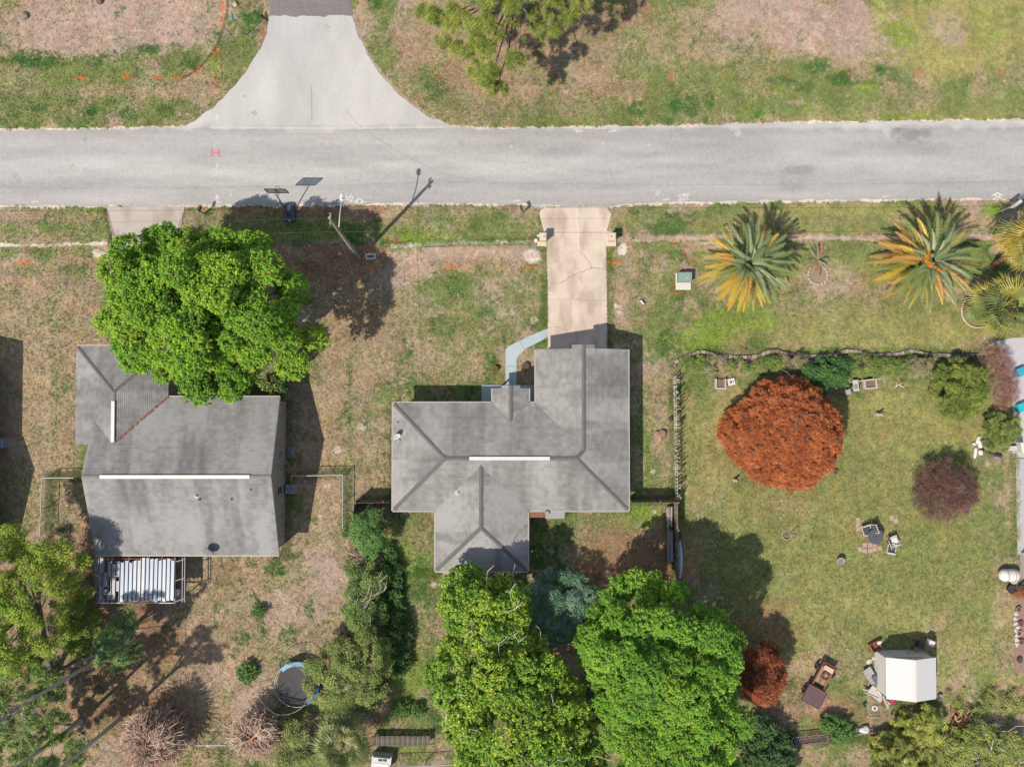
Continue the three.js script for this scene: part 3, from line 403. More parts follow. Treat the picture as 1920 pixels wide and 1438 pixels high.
// ---- the grey-roofed house in the middle ----
{
  const he = 2.45, p = 1 / 3, xW = W(736, 856, he)[0], xE = W(1179, 856, he)[0], zN = W(960, 755, he)[1], zS = W(960, 958, he)[1];
  const half = (zS - zN) / 2, zm = (zN + zS) / 2, hr = he + p * half, rW = xW + half, rE = xE - half;
  const xGL = W(1004, 700, he)[0], zF = W(1090, 655, he)[1], gHalf = (xE - xGL) / 2, xGr = (xGL + xE) / 2, hg = he + p * gHalf, zv = zN + gHalf;
  const xl = W(816, 1000, he)[0], xr = W(990, 1000, he)[0], xm = (xl + xr) / 2, hw = (xr - xl) / 2, zS2 = W(900, 1071.5, he)[1], hs = he + p * hw;
  const ex0 = W(923, 740, he)[0], ex1 = W(992, 740, he)[0], exm = (ex0 + ex1) / 2, eh = (ex1 - ex0) / 2, zE0 = W(957, 728, he)[1], hE = he + p * eh;
  const T = thing('house', 'wide house with cross-shaped grey shingle roof and garage wing', 'house', 0, 0, 0);
  const slopes = [
    [v3(xW, he, zN), v3(xW, he, zS), v3(rW, hr, zm)],
    [v3(xW, he, zN), v3(rW, hr, zm), v3(rE, hr, zm), v3(xGr, hg, zv), v3(xGL, he, zN)],
    [v3(xE, he, zF), v3(xGr, hg, zF), v3(xGr, hg, zv), v3(rE, hr, zm), v3(xE, he, zS)],
    [v3(xGL, he, zF), v3(xGL, he, zN), v3(xGr, hg, zv), v3(xGr, hg, zF)],
    [v3(xW, he, zS), v3(xE, he, zS), v3(rE, hr, zm), v3(rW, hr, zm)],
    [v3(xl, he, zS - 0.02), v3(xl, he, zS2), v3(xm, hs, zS2 - hw), v3(xm, hs, zS - hw - 0.02)],
    [v3(xr, he, zS - 0.02), v3(xm, hs, zS - hw - 0.02), v3(xm, hs, zS2 - hw), v3(xr, he, zS2)],
    [v3(xl, he, zS2), v3(xr, he, zS2), v3(xm, hs, zS2 - hw)],
    [v3(ex0, he, zE0), v3(exm, hE, zE0), v3(exm, hE, zN + eh + 0.03), v3(ex0, he, zN + 0.03)],
    [v3(ex1, he, zE0), v3(ex1, he, zN + 0.03), v3(exm, hE, zN + eh + 0.03), v3(exm, hE, zE0)]];
  for (const [gx, ghh, z1, half2, ext] of [[xGr, hg, zF, 0.95, 0.32], [exm, hE, zE0, 0.8, 0.24]]) for (const s of [-1, 1]) slopes.push([v3(gx, ghh, z1), v3(gx + s * half2, ghh - half2 * p, z1), v3(gx + s * half2, ghh - half2 * p, z1 - ext), v3(gx, ghh, z1 - ext)]);
  const roof = mesh('roof', slopes.map(s => slope(s)), roofMatA, T);
  const cap = (a, b, w = 0.34) => mesh('ridge_cap', capRun(a, b, w, w / 2 * p * 0.8), capMat, roof);
  const vA = V(880, 857, hr).x, vB = V(1031, 857, hr).x;
  cap(v3(rW, hr, zm), v3(vA, hr, zm)); cap(v3(vB, hr, zm), v3(rE, hr, zm));
  cap(v3(xW + .12, he + .04, zN + .12), v3(rW, hr, zm)); cap(v3(xW + .12, he + .04, zS - .12), v3(rW, hr, zm)); cap(v3(xE - .12, he + .04, zS - .12), v3(rE, hr, zm)); cap(v3(rE, hr, zm), v3(xGr, hg, zv));
  cap(v3(xGr, hg, zF - .32), v3(xGr, hg, zv)); cap(v3(exm, hE, zE0 - .24), v3(exm, hE, zN + eh)); cap(v3(xm, hs, zS - hw - .1), v3(xm, hs, zS2 - hw)); cap(v3(xl + .1, he + .03, zS2 - .1), v3(xm, hs, zS2 - hw)); cap(v3(xr - .1, he + .03, zS2 - .1), v3(xm, hs, zS2 - hw));
  setUD(mesh('ridge_vent', [box(vB - vA, 0.05, 0.3, (vA + vB) / 2, hr + 0.075, zm), box(vB - vA, 0.06, 0.2, (vA + vB) / 2, hr + 0.03, zm)], ventWhite, roof), 'long white ridge vent');
  // gutters and fascia along the eaves
  const gut = [[xW, zN, ex0, zN], [ex1, zN, xGL, zN], [xW, zN, xW, zS], [xW, zS, xl, zS], [xr, zS, xE, zS], [xl, zS, xl, zS2], [xr, zS, xr, zS2], [xl, zS2, xr, zS2], [xE, zF, xE, zS], [xGL, zF, xGL, zN], [ex0, zE0, ex0, zN], [ex1, zE0, ex1, zN]];
  for (const [a, b, c, d] of gut) { const nx = a === c ? (a < 0 && a === xW || a === xl || a === xGL || a === ex0 ? -1 : 1) : 0, nz = b === d ? (b === zN ? -1 : 1) : 0, L = Math.hypot(c - a, d - b); mesh('gutter', [box(nx ? 0.09 : L, 0.1, nx ? L : 0.09, (a + c) / 2 + nx * 0.05, he - 0.04, (b + d) / 2 + nz * 0.05)], M(178, 178, 176, { roughness: 0.6 }), roof); }
  for (const [gx, ghh, z1, gw] of [[xGr, hg, zF, gHalf], [exm, hE, zE0, eh]]) for (const s of [-1, 1]) mesh('rake_board', plankBar(v3(gx, ghh - 0.1, z1 + 0.02), v3(gx + s * gw, ghh - gw * p - 0.1, z1 + 0.02), 0.03, 0.16), trimMat, roof);
  // walls under the eaves
  const i = 0.55, wp = [[xW + i, zN + i], [xGL + i, zN + i], [xGL + i, zF + 0.5], [xE - i, zF + 0.5], [xE - i, zS - i], [xr - i, zS - i], [xr - i, zS2 - i], [xl + i, zS2 - i], [xl + i, zS - i], [xW + i, zS - i]];
  const wallMat = M(196, 192, 184, { map: grainTex });
  mesh('wall', wallRing(wp, 0, 2.4), wallMat, T);
  const gab = new THREE.Shape([new THREE.Vector2(-gHalf + i, 0), new THREE.Vector2(gHalf - i, 0), new THREE.Vector2(0, (gHalf - i) * p)]);
  mesh('gable_wall', new THREE.ExtrudeGeometry(gab, { depth: 0.14, bevelEnabled: false }).translate(xGr, 2.41, zF + 0.43), wallMat, T);
  mesh('soffit', slab([[xW, zN], [ex0, zN], [ex0, zE0 + 0.1], [ex1, zE0 + 0.1], [ex1, zN], [xGL, zN], [xGL, zF + .1], [xE, zF + .1], [xE, zS], [xr, zS], [xr, zS2], [xl, zS2], [xl, zS], [xW, zS]], he - 0.06, he - 0.035), trimMat, T);
  const gd = mesh('garage_door', box(4.9, 2.15, 0.06, xGr - 0.2, 1.08, zF + 0.40), M(226, 222, 214), T); for (let k = 0; k < 4; k++) mesh('door_panel', box(4.8, 0.48, 0.03, xGr - 0.2, 0.3 + k * 0.53, zF + 0.36), M(230, 226, 220), gd);
  const fd = mesh('front_door', box(0.92, 2.05, 0.05, exm, 1.1, zN + i - 0.1), M(96, 70, 60), T); mesh('handle', cyl(0.03, 0.03, 0.06, exm + 0.36, 1.05, zN + i - 0.15), M(190, 170, 110, { metalness: .8, roughness: .3 }), fd);
  for (const s of [ex0 + .2, ex1 - .2]) mesh('porch_post', box(0.14, 2.3, 0.14, s, 1.29, zE0 + .3), trimMat, T);
  for (const x of [xW + 2.4, xW + 5.4]) wallWindow(T, x, 1.45, zN + i - 0.08, 1.5, 1.2, 0);
  for (const x of [xW + 2.2]) wallWindow(T, x, 1.45, zS - i + 0.08, 1.2, 1.2, 0);
  for (const z of [zN + 3, zS - 3]) wallWindow(T, xE - i + 0.08, 1.45, z, 1.2, 1.2, Math.PI / 2), wallWindow(T, xW + i - 0.08, 1.45, z, 1.2, 1.2, Math.PI / 2);
  // roof fittings
  ventPipe(roof, 858, 924, 2.9 + .2, 0.3, 0.09, M(205, 200, 196)); ventPipe(roof, 1116, 812, 3.15, 0.3, 0.05, M(130, 130, 130)); ventPipe(roof, 744, 793, 2.62, .4, .04, M(196, 190, 186));
  // an aerial lying on the south slope, and its pole
  { const q = V(848, 893, 3.42), g = [bar(v3(q.x, 3.42, q.z), v3(q.x + .85, 3.48, q.z), .02)]; for (let k = 0; k < 6; k++) g.push(bar(v3(q.x + .08 + k * .13, 3.45, q.z - .16), v3(q.x + .08 + k * .13, 3.45, q.z + .14), .012)); g.push(bar(v3(q.x + .8, 3.4, q.z + .02), v3(q.x + .66, 3.3, q.z + .22), .02)); mesh('television_aerial', g, M(92, 90, 90, { metalness: .4, roughness: .5 }), roof); }
  // back stoop roof: rusted panels and a grey hood
  const a0 = W(988, 950, 2.3), a1 = W(1021, 970, 2.3);
  const aw = mesh('stoop_roof', box(a1[0] - a0[0], 0.05, 1.05, (a0[0] + a1[0]) / 2 + .05, 2.33, zS + .05), M(160, 112, 92, { map: woodTex }), T);
  mesh('hood', [box(1.65, 0.05, .95, a1[0] + .9, 2.36, zS + .2), box(.3, .3, .3, a1[0] + .2, 2.5, zS + .15)], M(168, 168, 170), T); for (const x of [a0[0] + .2, a1[0] + 1.6]) mesh('stoop_post', box(.08, 2.3, .08, x, 1.15, zS + .5), trimMat, aw);
  const st = plan([[832, 1072], [848, 1072], [848, 1088], [832, 1088]]); mesh('back_step', slab(st, 0, 0.16), M(205, 186, 170, { map: grainTex }), T);
  houseMask.push([[xW + .4, zN + .4], [xGL + .4, zN + .4], [xGL + .4, zF + .4], [xE - .4, zF + .4], [xE - .4, zS - .4], [xW + .4, zS - .4]], [[xl + .4, zS - 1], [xr - .4, zS - 1], [xr - .4, zS2 - .4], [xl + .4, zS2 - .4]]);
  // the dish on the west eave
  const d0 = V(741, 817, 2.75), D = thing('satellite_dish', 'white satellite dish at the west eave of the middle house', 'satellite dish', d0.x, 2.52, d0.z, 0.5);
  const dish = lathe([[0, 0], [.2, .02], [.36, .07], [.46, .13]], 22); dish.rotateX(1.05); mesh('reflector', dish.translate(0, .45, 0), M(236, 236, 236, { roughness: .4, side: THREE.DoubleSide }), D);
  mesh('mast', [bar(v3(0, -.06, 0), v3(0, .45, -.04), .025), box(.22, .02, .22, 0, -.03, 0)], M(180, 180, 180), D); mesh('receiver_arm', bar(v3(0, .3, .1), v3(0, .38, .52), .018), M(180, 180, 180), D); mesh('receiver', box(.08, .08, .14, 0, .42, .55), M(210, 210, 206), D);
}

// ---- the steep-gabled grey house west of it ----
{
  const he = 2.6, hr = 4.7, xL = W(152, 895, hr)[0], xR = W(507, 893, hr)[0], zr = W(330, 894, hr)[1], zN = W(420, 744, he)[1], zS = W(350, 1041, he)[1], pN = (hr - he) / (zr - zN);
  const wr = W(213, 735, 3.8), wh = 3.95, hw = he + wh * pN, xa = wr[0] - wh, xb = wr[0] + wh, zA = wr[1], zT = zA - wh, zV = zN + wh;
  const T = thing('house', 'gabled house with streaked grey roof beside the big oak', 'house', 0, 0, 0);
  const zB = W(144, 833, he)[1];                            // the wing's outer eave stops here
  const roof = mesh('roof', [
    slope([v3(xL, he, zS), v3(xR, he, zS), v3(xR, hr, zr), v3(xL, hr, zr)]),
    slope([v3(xL, he, zN), v3(xL, hr, zr), v3(xR, hr, zr), v3(xR, he, zN)]),
    slope([v3(xa, he, zT), v3(xb, he, zT), v3(wr[0], hw, zA)]),
    slope([v3(xa, he, zT), v3(wr[0], hw, zA), v3(wr[0], hw, zV), v3(xL, he + (xL - xa) * pN, zN + (xL - xa)), v3(xL, he + (xL - xa) * pN, zB), v3(xa, he, zB)].map(q => v3(q.x, he + (q.x - xa) * pN + 0.02, q.z))),
    slope([v3(xb, he, zT), v3(xb, he, zN), v3(wr[0], hw, zV), v3(wr[0], hw, zA)].map(q => v3(q.x, he + (xb - q.x) * pN + 0.02, q.z)))], roofMatB, T);
  const vA = V(187, 899, hr).x, vB = V(468, 896, hr).x;
  setUD(mesh('ridge_vent', [box(vB - vA, .05, .3, (vA + vB) / 2, hr + .075, zr), box(vB - vA, .06, .2, (vA + vB) / 2, hr + .03, zr)], ventWhite, roof), 'white ridge vent on the long ridge');
  const capB = M(150, 150, 150, { map: grainTex });
  mesh('ridge_cap', capRun(v3(xL, hr, zr), v3(vA, hr, zr), .3, .03), capB, roof); mesh('ridge_cap', capRun(v3(vB, hr, zr), v3(xR, hr, zr), .3, .03), capB, roof);
  const w0 = V(211, 752, hw), w1 = V(211, 829, hw); setUD(mesh('ridge_vent', [box(.28, .05, w1.z - w0.z, wr[0], hw + .085, (w0.z + w1.z) / 2), box(.2, .06, w1.z - w0.z, wr[0], hw + .04, (w0.z + w1.z) / 2)], ventWhite, roof), 'white ridge vent on the front wing');
  mesh('ridge_cap', capRun(v3(wr[0], hw + .02, zA), v3(wr[0], hw + .02, w0.z), .3, .04), capB, roof); mesh('ridge_cap', capRun(v3(wr[0], hw + .02, w1.z), v3(wr[0], hw + .02, zV), .3, .04), capB, roof);
  mesh('ridge_cap', capRun(v3(xa + .1, he + .04, zT + .1), v3(wr[0], hw, zA), .3, .04), capMat, roof); mesh('ridge_cap', capRun(v3(xb - .1, he + .04, zT + .1), v3(wr[0], hw, zA), .3, .04), capMat, roof);
  for (const [a, b, c, d] of [[xb, zN - .05, xR, zN - .05], [xL, zS + .05, xR, zS + .05], [xa, zT - .05, xb, zT - .05]]) mesh('gutter', box(c - a, .1, .09, (a + c) / 2, he - .04, b), M(190, 176, 170, { roughness: .6 }), roof);
  for (const [x, s] of [[xL, -1], [xR, 1]]) for (const [za, zb] of [[zr, zN], [zr, zS]]) mesh('rake_board', plankBar(v3(x + s * .02, hr - .1, za), v3(x + s * .02, he - .1, zb), .16, .03, v3(1, 0, 0)), M(170, 168, 164), roof);
  const i = .5, bx = W(535, 890)[0], wallMat = M(206, 198, 186, { map: woodTex });
  mesh('wall', wallRing([[xL + .35, zN + i], [bx - .07, zN + i], [bx - .07, zS - i], [xL + .35, zS - i]], 0, 2.55), wallMat, T);
  mesh('wall', wallRing([[xa + i, zT + i], [xb - i, zT + i], [xb - i, zN + .8], [xa + i, zN + .8]], 0, 2.55), wallMat, T);
  const gs = new THREE.Shape([new THREE.Vector2(zN + i, 0), new THREE.Vector2(zS - i, 0), new THREE.Vector2(zr, hr - he - .2)]); const gg = new THREE.ExtrudeGeometry(gs, { depth: .14, bevelEnabled: false }).rotateY(-Math.PI / 2);
  mesh('gable_wall', gg.clone().translate(bx, 2.56, 0), wallMat, T); mesh('gable_wall', gg.clone().translate(xL + .5, 2.56, 0), wallMat, T);
  // siding battens, window, vent and meter on the east gable
  for (let z = zN + .8; z < zS - .8; z += .41) { const top = 2.5 + (1 - Math.abs(z - zr) / (z < zr ? zr - zN : zS - zr)) * (hr - he - .35); mesh('batten', box(.025, top, .05, bx + .012, top / 2, z), wallMat, T); }
  const wz = W(521, 919, 1.6)[1]; wallWindow(T, bx + .05, 1.7, wz, .8, 1.3, Math.PI / 2);
  mesh('meter_box', [box(.16, .42, .34, bx + .09, 1.5, W(521, 850, 1.5)[1]), new THREE.SphereGeometry(.14, 10, 8).translate(bx + .18, 1.55, W(521, 850, 1.5)[1])], M(150, 156, 164), T);
  mesh('gable_vent', box(.06, .4, .34, bx + .04, 2.7, W(521, 834, 2.7)[1]), M(196, 110, 70), T);
  { // dead leaves caught in the valley
    const r = mulberry(88), im = new THREE.InstancedMesh(new THREE.CircleGeometry(.07, 4).rotateX(-1.5), M(150, 92, 72, { side: THREE.DoubleSide }), 150), m4 = new THREE.Matrix4(); for (let k = 0; k < 150; k++) { const q = Math.min(.98, Math.floor(r() * 9) / 9 + Math.pow(r(), 2) * .12); m4.makeRotationY(r() * 6.28).scale(v3(1 + r(), 1, .6 + r())); m4.setPosition(lerp(xb, wr[0], q) + (r() - .5) * .12, he + (wh * pN) * q + .05, lerp(zN, zV, q) + (r() - .5) * .12); im.setMatrixAt(k, m4); } im.name = 'leaf_litter'; im.userData.kind = 'stuff'; im.castShadow = im.receiveShadow = true; roof.add(im);
  }
  ventPipe(roof, 368, 930, 4.15, .4, .07, M(226, 224, 220)); ventPipe(roof, 374, 936, 4.1, .3, .045, M(80, 80, 80)); ventPipe(roof, 434, 935, 4.1, .3, .05, M(80, 80, 80)); ventPipe(roof, 470, 917, 4.35, .25, .05, M(80, 80, 80));
  houseMask.push([[xL + .4, zN + .4], [bx, zN + .4], [bx, zS - .4], [xL + .4, zS - .4]], [[xa + .4, zT + .4], [xb - .4, zT + .4], [xb - .4, zN + 1], [xa + .4, zN + 1]]);
  const d0 = V(394, 1030, 3.1), D = thing('satellite_dish', 'grey dish leaning at the south eave of the gabled house', 'satellite dish', d0.x, 2.72, d0.z, -.6);
  const dish = lathe([[0, 0], [.2, .02], [.34, .06], [.44, .12]], 20); dish.rotateX(1.15); mesh('reflector', dish.translate(0, .42, 0), M(176, 176, 176, { side: THREE.DoubleSide }), D);
  mesh('mast', [bar(v3(0, -.12, 0), v3(0, .42, -.04), .025), box(.2, .02, .2, 0, -.04, 0, .28, 0, 0)], M(120, 120, 120), D); mesh('receiver_arm', tube([v3(0, .3, .1), v3(.05, .5, .4), v3(.1, .42, .6)], .018, 10, 5), M(130, 130, 130), D);
}

// ---- the house at the west edge: only its shadow and a unit by its wall come into view ----
{
  const T = thing('house', 'house just off the west edge whose shadow falls on the grass', 'house', 0, 0, 0), he = 2.5, xE = -45.4, zN = -3.4, zS = 13.6, xw = -56, hr = he + (xE - xw) / 2 * .3, xm = (xE + xw) / 2;
  const zg = 9, gh = 3.9, hg = he + gh * .42;
  mesh('roof', [slope([v3(xE, he, zN), v3(xm, hr, zN), v3(xm, hr, zS), v3(xE, he, zS)]), slope([v3(xw, he, zN), v3(xw, he, zS), v3(xm, hr, zS), v3(xm, hr, zN)]), slope([v3(xE + .1, hg, zg), v3(xE + .1, he, zg + gh), v3(xm, he, zg + gh), v3(xm, hg, zg)]), slope([v3(xE + .1, hg, zg), v3(xm, hg, zg), v3(xm, he, zg - gh), v3(xE + .1, he, zg - gh)])], roofMatB, T);
  mesh('wall', wallRing([[xw + .5, zN + .4], [xE - .6, zN + .4], [xE - .6, zS - .4], [xw + .5, zS - .4]], 0, 2.5), M(170, 166, 160, { map: grainTex }), T);
  const gs = new THREE.Shape([new THREE.Vector2(zg - gh + .3, 0), new THREE.Vector2(zg + gh - .3, 0), new THREE.Vector2(zg, hg - he - .15)]); mesh('gable_wall', new THREE.ExtrudeGeometry(gs, { depth: .14, bevelEnabled: false }).rotateY(-Math.PI / 2).translate(xE - .5, he + .01, 0), M(170, 166, 160, { map: grainTex }), T);
  const a = V(4, 831, 0.5), A = thing('air_conditioner', 'grey outdoor air conditioning unit at the far west edge', 'air conditioner', a.x - .2, 0, a.z);
  mesh('casing', box(.85, .8, .75, 0, .44, 0), M(158, 166, 184, { roughness: .5 }), A); mesh('fan_grille', cyl(.3, .3, .02, 0, .855, 0, 20), M(120, 126, 138), A); mesh('pad', box(1, .05, .9, 0, .025, 0), M(190, 186, 180), A);
}
// ================= trees, shrubs, palms, grass =================
function leafGeo(list) {                                    // list of triangles [[x,y,z] * 3]
  const p = []; for (const t of list) for (const q of t) p.push(q[0], q[1], q[2]); const g = new THREE.BufferGeometry(); g.setAttribute('position', new THREE.Float32BufferAttribute(p, 3)); g.computeVertexNormals(); return g;
}
function randDir(r) { const z = r() * 2 - 1, a = r() * 6.283, s = Math.sqrt(1 - z * z); return new THREE.Vector3(s * Math.cos(a), z, s * Math.sin(a)); }
function broadClump(seed, n, rad, len, wid) {
  const r = mulberry(seed), T = [];
  for (let k = 0; k < n; k++) {
    const c = randDir(r).multiplyScalar(rad * Math.cbrt(r())), d = randDir(r); d.y = d.y * 0.5 + 0.05; d.normalize();
    const up = randDir(r).multiplyScalar(0.75).add(v3(0, 1, 0)).normalize(), s = new THREE.Vector3().crossVectors(d, up).normalize(), L = len * (0.7 + 0.6 * r()), w = wid * (0.7 + 0.6 * r());
    const a = c.clone().addScaledVector(d, -L / 2), b = c.clone().addScaledVector(d, L / 2).addScaledVector(up, -0.1 * L), m = c.clone().addScaledVector(up, -0.12 * w), e = c.clone().addScaledVector(s, w / 2), f = c.clone().addScaledVector(s, -w / 2);
    T.push([a.toArray(), e.toArray(), b.toArray()], [a.toArray(), b.toArray(), f.toArray()]);
  }
  return leafGeo(T);
}
function needleClump(seed, n, len, wid, spread = 1) {
  const r = mulberry(seed), T = [];
  for (let k = 0; k < n; k++) { const d = randDir(r); d.y = Math.abs(d.y) * 0.8 * spread - 0.15; d.normalize(); const s = new THREE.Vector3().crossVectors(d, randDir(r)).normalize().multiplyScalar(wid), L = len * (0.6 + 0.6 * r()), o = randDir(r).multiplyScalar(len * 0.25), e = o.clone().addScaledVector(d, L); T.push([o.clone().add(s).toArray(), o.clone().sub(s).toArray(), e.toArray()]); }
  return leafGeo(T);
}
function twigClump(seed, n, len, rad) {
  const r = mulberry(seed), T = [];
  const stick = (a, d, L, w, dep) => {
    const b = a.clone().addScaledVector(d, L), s = new THREE.Vector3().crossVectors(d, randDir(r)).normalize(), t = new THREE.Vector3().crossVectors(d, s), A = a.clone().addScaledVector(s, w), B2 = a.clone().addScaledVector(s, -w * .5).addScaledVector(t, w * .8), C2 = a.clone().addScaledVector(s, -w * .5).addScaledVector(t, -w * .8);
    T.push([A.toArray(), B2.toArray(), b.toArray()], [B2.toArray(), C2.toArray(), b.toArray()], [C2.toArray(), A.toArray(), b.toArray()]);
    if (dep > 0) for (let k = 0; k < 3; k++) stick(a.clone().addScaledVector(d, L * (0.3 + 0.6 * r())), d.clone().addScaledVector(randDir(r), 0.8).normalize(), L * 0.6, w * 0.6, dep - 1);
  };
  for (let k = 0; k < n; k++) { const d = randDir(r); d.y = Math.abs(d.y) + 0.2; stick(new THREE.Vector3(), d.normalize(), len * (0.7 + 0.5 * r()), rad, 1); }
  return leafGeo(T);
}
const CL = { broad: broadClump(1, 18, 0.26, 0.2, 0.12), big: broadClump(2, 16, 0.3, 0.27, 0.17), fine: broadClump(3, 26, 0.22, 0.12, 0.06), needle: needleClump(4, 34, 0.3, 0.014), feather: needleClump(5, 26, 0.26, 0.02), rust: broadClump(6, 24, 0.2, 0.17, 0.05), twig: twigClump(7, 5, 0.5, 0.012), juniper: needleClump(8, 30, 0.34, 0.026, 0.5) };
const leafMat = new THREE.MeshPhysicalMaterial({ color: 0xffffff, roughness: 0.9, transmission: 0.14, thickness: 0, side: THREE.DoubleSide });
const dryMat = new THREE.MeshStandardMaterial({ color: 0xffffff, roughness: 1, side: THREE.DoubleSide });
const M4 = new THREE.Matrix4(), Q = new THREE.Quaternion(), QS = new THREE.Quaternion(), UPV = v3(0, 1, 0);

// a crown from clumps of leaves spread over many uneven lobes that fill a plan outline
function plant(name, label, category, o) {
  rnd = mulberry(o.seed);
  const base = o.base ? W(...o.base) : null, poly = plan(o.outline, o.hMid);
  let cx = 0, cz = 0; for (const p of poly) { cx += p[0] / poly.length; cz += p[1] / poly.length; }
  const bx = base ? base[0] : cx, bz = base ? base[1] : cz, T = thing(name, label, category, bx, 0, bz, 0, o.group);
  const xs = poly.map(p => p[0]), zs = poly.map(p => p[1]), x0 = Math.min(...xs), x1 = Math.max(...xs), z0 = Math.min(...zs), z1 = Math.max(...zs);
  let area = 0; for (let i = 0, j = poly.length - 1; i < poly.length; j = i++) area += poly[j][0] * poly[i][1] - poly[i][0] * poly[j][1]; area = Math.abs(area) / 2;
  const RR = Math.sqrt(area / Math.PI), n = Math.max(3, Math.round(area / (Math.PI * o.lobe * o.lobe) * (o.pack || 1.7))), lobes = [];
  for (let k = 0; k < n; k++) {
    let best = null, bd = -1;
    for (let t = 0; t < 14; t++) {
      const x = R(x0, x1), z = R(z0, z1); if (!inside(poly, x, z)) continue; const e = edgeDist(poly, x, z); if (e < o.lobe * 0.45) continue;
      if (o.gaps && o.gaps.some(g => { const q = W(g[0], g[1], o.hMid); return Math.hypot(q[0] - x, q[1] - z) < g[2] * PX + o.lobe * 0.5; })) continue;
      let m = 1e9; for (const l of lobes) m = Math.min(m, Math.hypot(l.x - x, l.z - z) / l.r); if (m > bd) { bd = m; best = [x, z, e]; }
    }
    if (!best) continue; const [x, z, e] = best, f = Math.min(1, (e - o.lobe * 0.3) / (RR * 0.9)), r = Math.min(o.lobe * R(0.7, 1.3), e * 1.25 + 0.1);
    const y = lerp(o.hLow, o.hTop - r * 0.7, Math.sqrt(Math.max(0, 1 - (1 - f) * (1 - f)))) + R(-1, 1) * (o.rough ?? 0.5) * o.lobe;
    lobes.push({ x, z, r, y: Math.max(r * 0.35, y), c: rnd(), v: R(0.9, 1.1) });
  }
  // trunk and limbs
  if (o.trunk) {
    const parts = [], lean = o.lean || [0, 0], topY = o.hLow + (o.hTop - o.hLow) * 0.35, top = v3((cx - bx) * (o.reach || 0.5) + lean[0], topY, (cz - bz) * (o.reach || 0.5) + lean[1]);
    parts.push(bar(v3(0, -0.1, 0), v3(0, 0.4, 0), o.trunk * 1.5, o.trunk * 1.05, 9), bar(v3(0, 0.35, 0), top, o.trunk * 1.05, o.trunk * 0.7, 9));
    const pick = [...lobes].sort((a, b) => b.r - a.r).slice(0, o.limbs || 16);
    for (const l of pick) { const e = v3(l.x - bx, l.y + l.r * (o.poke || 0.3), l.z - bz), s = v3(0, 0, 0).lerp(top, R(0.7, 1)), m = s.clone().lerp(e, 0.5).add(v3(R(-.4, .4), R(-.1, .6), R(-.4, .4))); parts.push(bar(s, m, o.trunk * 0.42, o.trunk * 0.26, 6), bar(m, e, o.trunk * 0.26, o.trunk * 0.08, 5)); for (let k = 0; k < 3; k++) parts.push(bar(m.clone().lerp(e, R(.2, .8)), e.clone().add(randDir(rnd).multiplyScalar(l.r * 0.95)), o.trunk * 0.1, 0.012, 4)); }
    mesh('trunk', parts, M(...(o.bark || [150, 136, 122]), { map: woodTex }), T);
    if (o.twigs) { const tw = []; for (let k = 0; k < o.twigs; k++) { const l = lobes[Math.floor(rnd() * lobes.length)]; let a = v3(l.x - bx, l.y + l.r * 0.5, l.z - bz).add(randDir(rnd).multiplyScalar(l.r * .5)); const d0 = randDir(rnd); d0.y = Math.abs(d0.y) * 0.3; for (let m = 0; m < 4; m++) { const d = d0.clone().addScaledVector(randDir(rnd), 0.6).normalize(), b = a.clone().addScaledVector(d, R(.4, 1)); b.y = Math.max(b.y, l.y + l.r * .75); tw.push(bar(a, b, .034, .018, 4)); if (rnd() < .6) a = b; } } mesh('bare_branch', tw, M(...(o.twigCol || [214, 204, 194])), T).userData.kind = 'stuff'; }
  }
  // leaves
  const geo = CL[o.clump || 'broad'], N = Math.round(area * o.dens), wsum = lobes.reduce((s, l) => s + l.r * l.r, 0), list = [];
  const cols = o.cols.map(c => alb(...c)), sz = o.size || 1;
  for (const l of lobes) {
    const m = Math.round(N * l.r * l.r / wsum);
    for (let k = 0; k < m; k++) {
      const d = randDir(rnd); if (d.y < -0.35) d.y = -d.y; d.y *= (o.flat || 0.85);
      const rr = l.r * (0.55 + 0.5 * Math.pow(rnd(), 0.6)) * (0.82 + 0.36 * vn(d.x * 2.2 + l.x * 3, d.z * 2.2 + l.z * 3 + d.y)), y = l.y + d.y * rr; if (y < 0.04) continue;
      if (o.holes && vn((l.x + d.x * rr) * 1.1, (l.z + d.z * rr) * 1.1 + o.seed) < o.holes) continue;
      list.push([l.x + d.x * rr - bx, y, l.z + d.z * rr - bz, d, l]);
    }
  }
  const im = new THREE.InstancedMesh(geo, o.dry ? dryMat : leafMat, list.length), col = new THREE.Color();
  list.forEach(([x, y, z, d, l], k) => {
    Q.setFromUnitVectors(UPV, d.clone().multiplyScalar(o.align ?? 0.6).add(UPV).normalize()); QS.setFromAxisAngle(UPV, rnd() * 6.283); Q.multiply(QS);
    const s = sz * R(0.75, 1.3); M4.compose(v3(x, y, z), Q, v3(s, s * R(.8, 1.1), s)); im.setMatrixAt(k, M4);
    const t = Math.min(0.999, Math.max(0, l.c * 0.4 + rnd() * 0.6)) * (cols.length - 1), i = Math.floor(t), f = t - i, v = l.v * R(0.75, 1.3); col.setRGB(...[0, 1, 2].map(q => lerp(cols[i][q], cols[Math.min(i + 1, cols.length - 1)][q], f) * v)); im.setColorAt(k, col);
  });
  im.name = o.trunk ? 'crown' : 'foliage'; im.castShadow = im.receiveShadow = true; im.userData.kind = 'stuff'; T.add(im);
  return T;
}
const oval = (x, y, rx, ry = rx, n = 14, wob = 0.1) => { const o = [], r = mulberry(Math.round(x * 7 + y)); for (let k = 0; k < n; k++) { const a = k / n * 6.283, q = 1 + (r() - .5) * 2 * wob; o.push([x + rx * q * Math.cos(a), y + ry * q * Math.sin(a)]); } return o; };

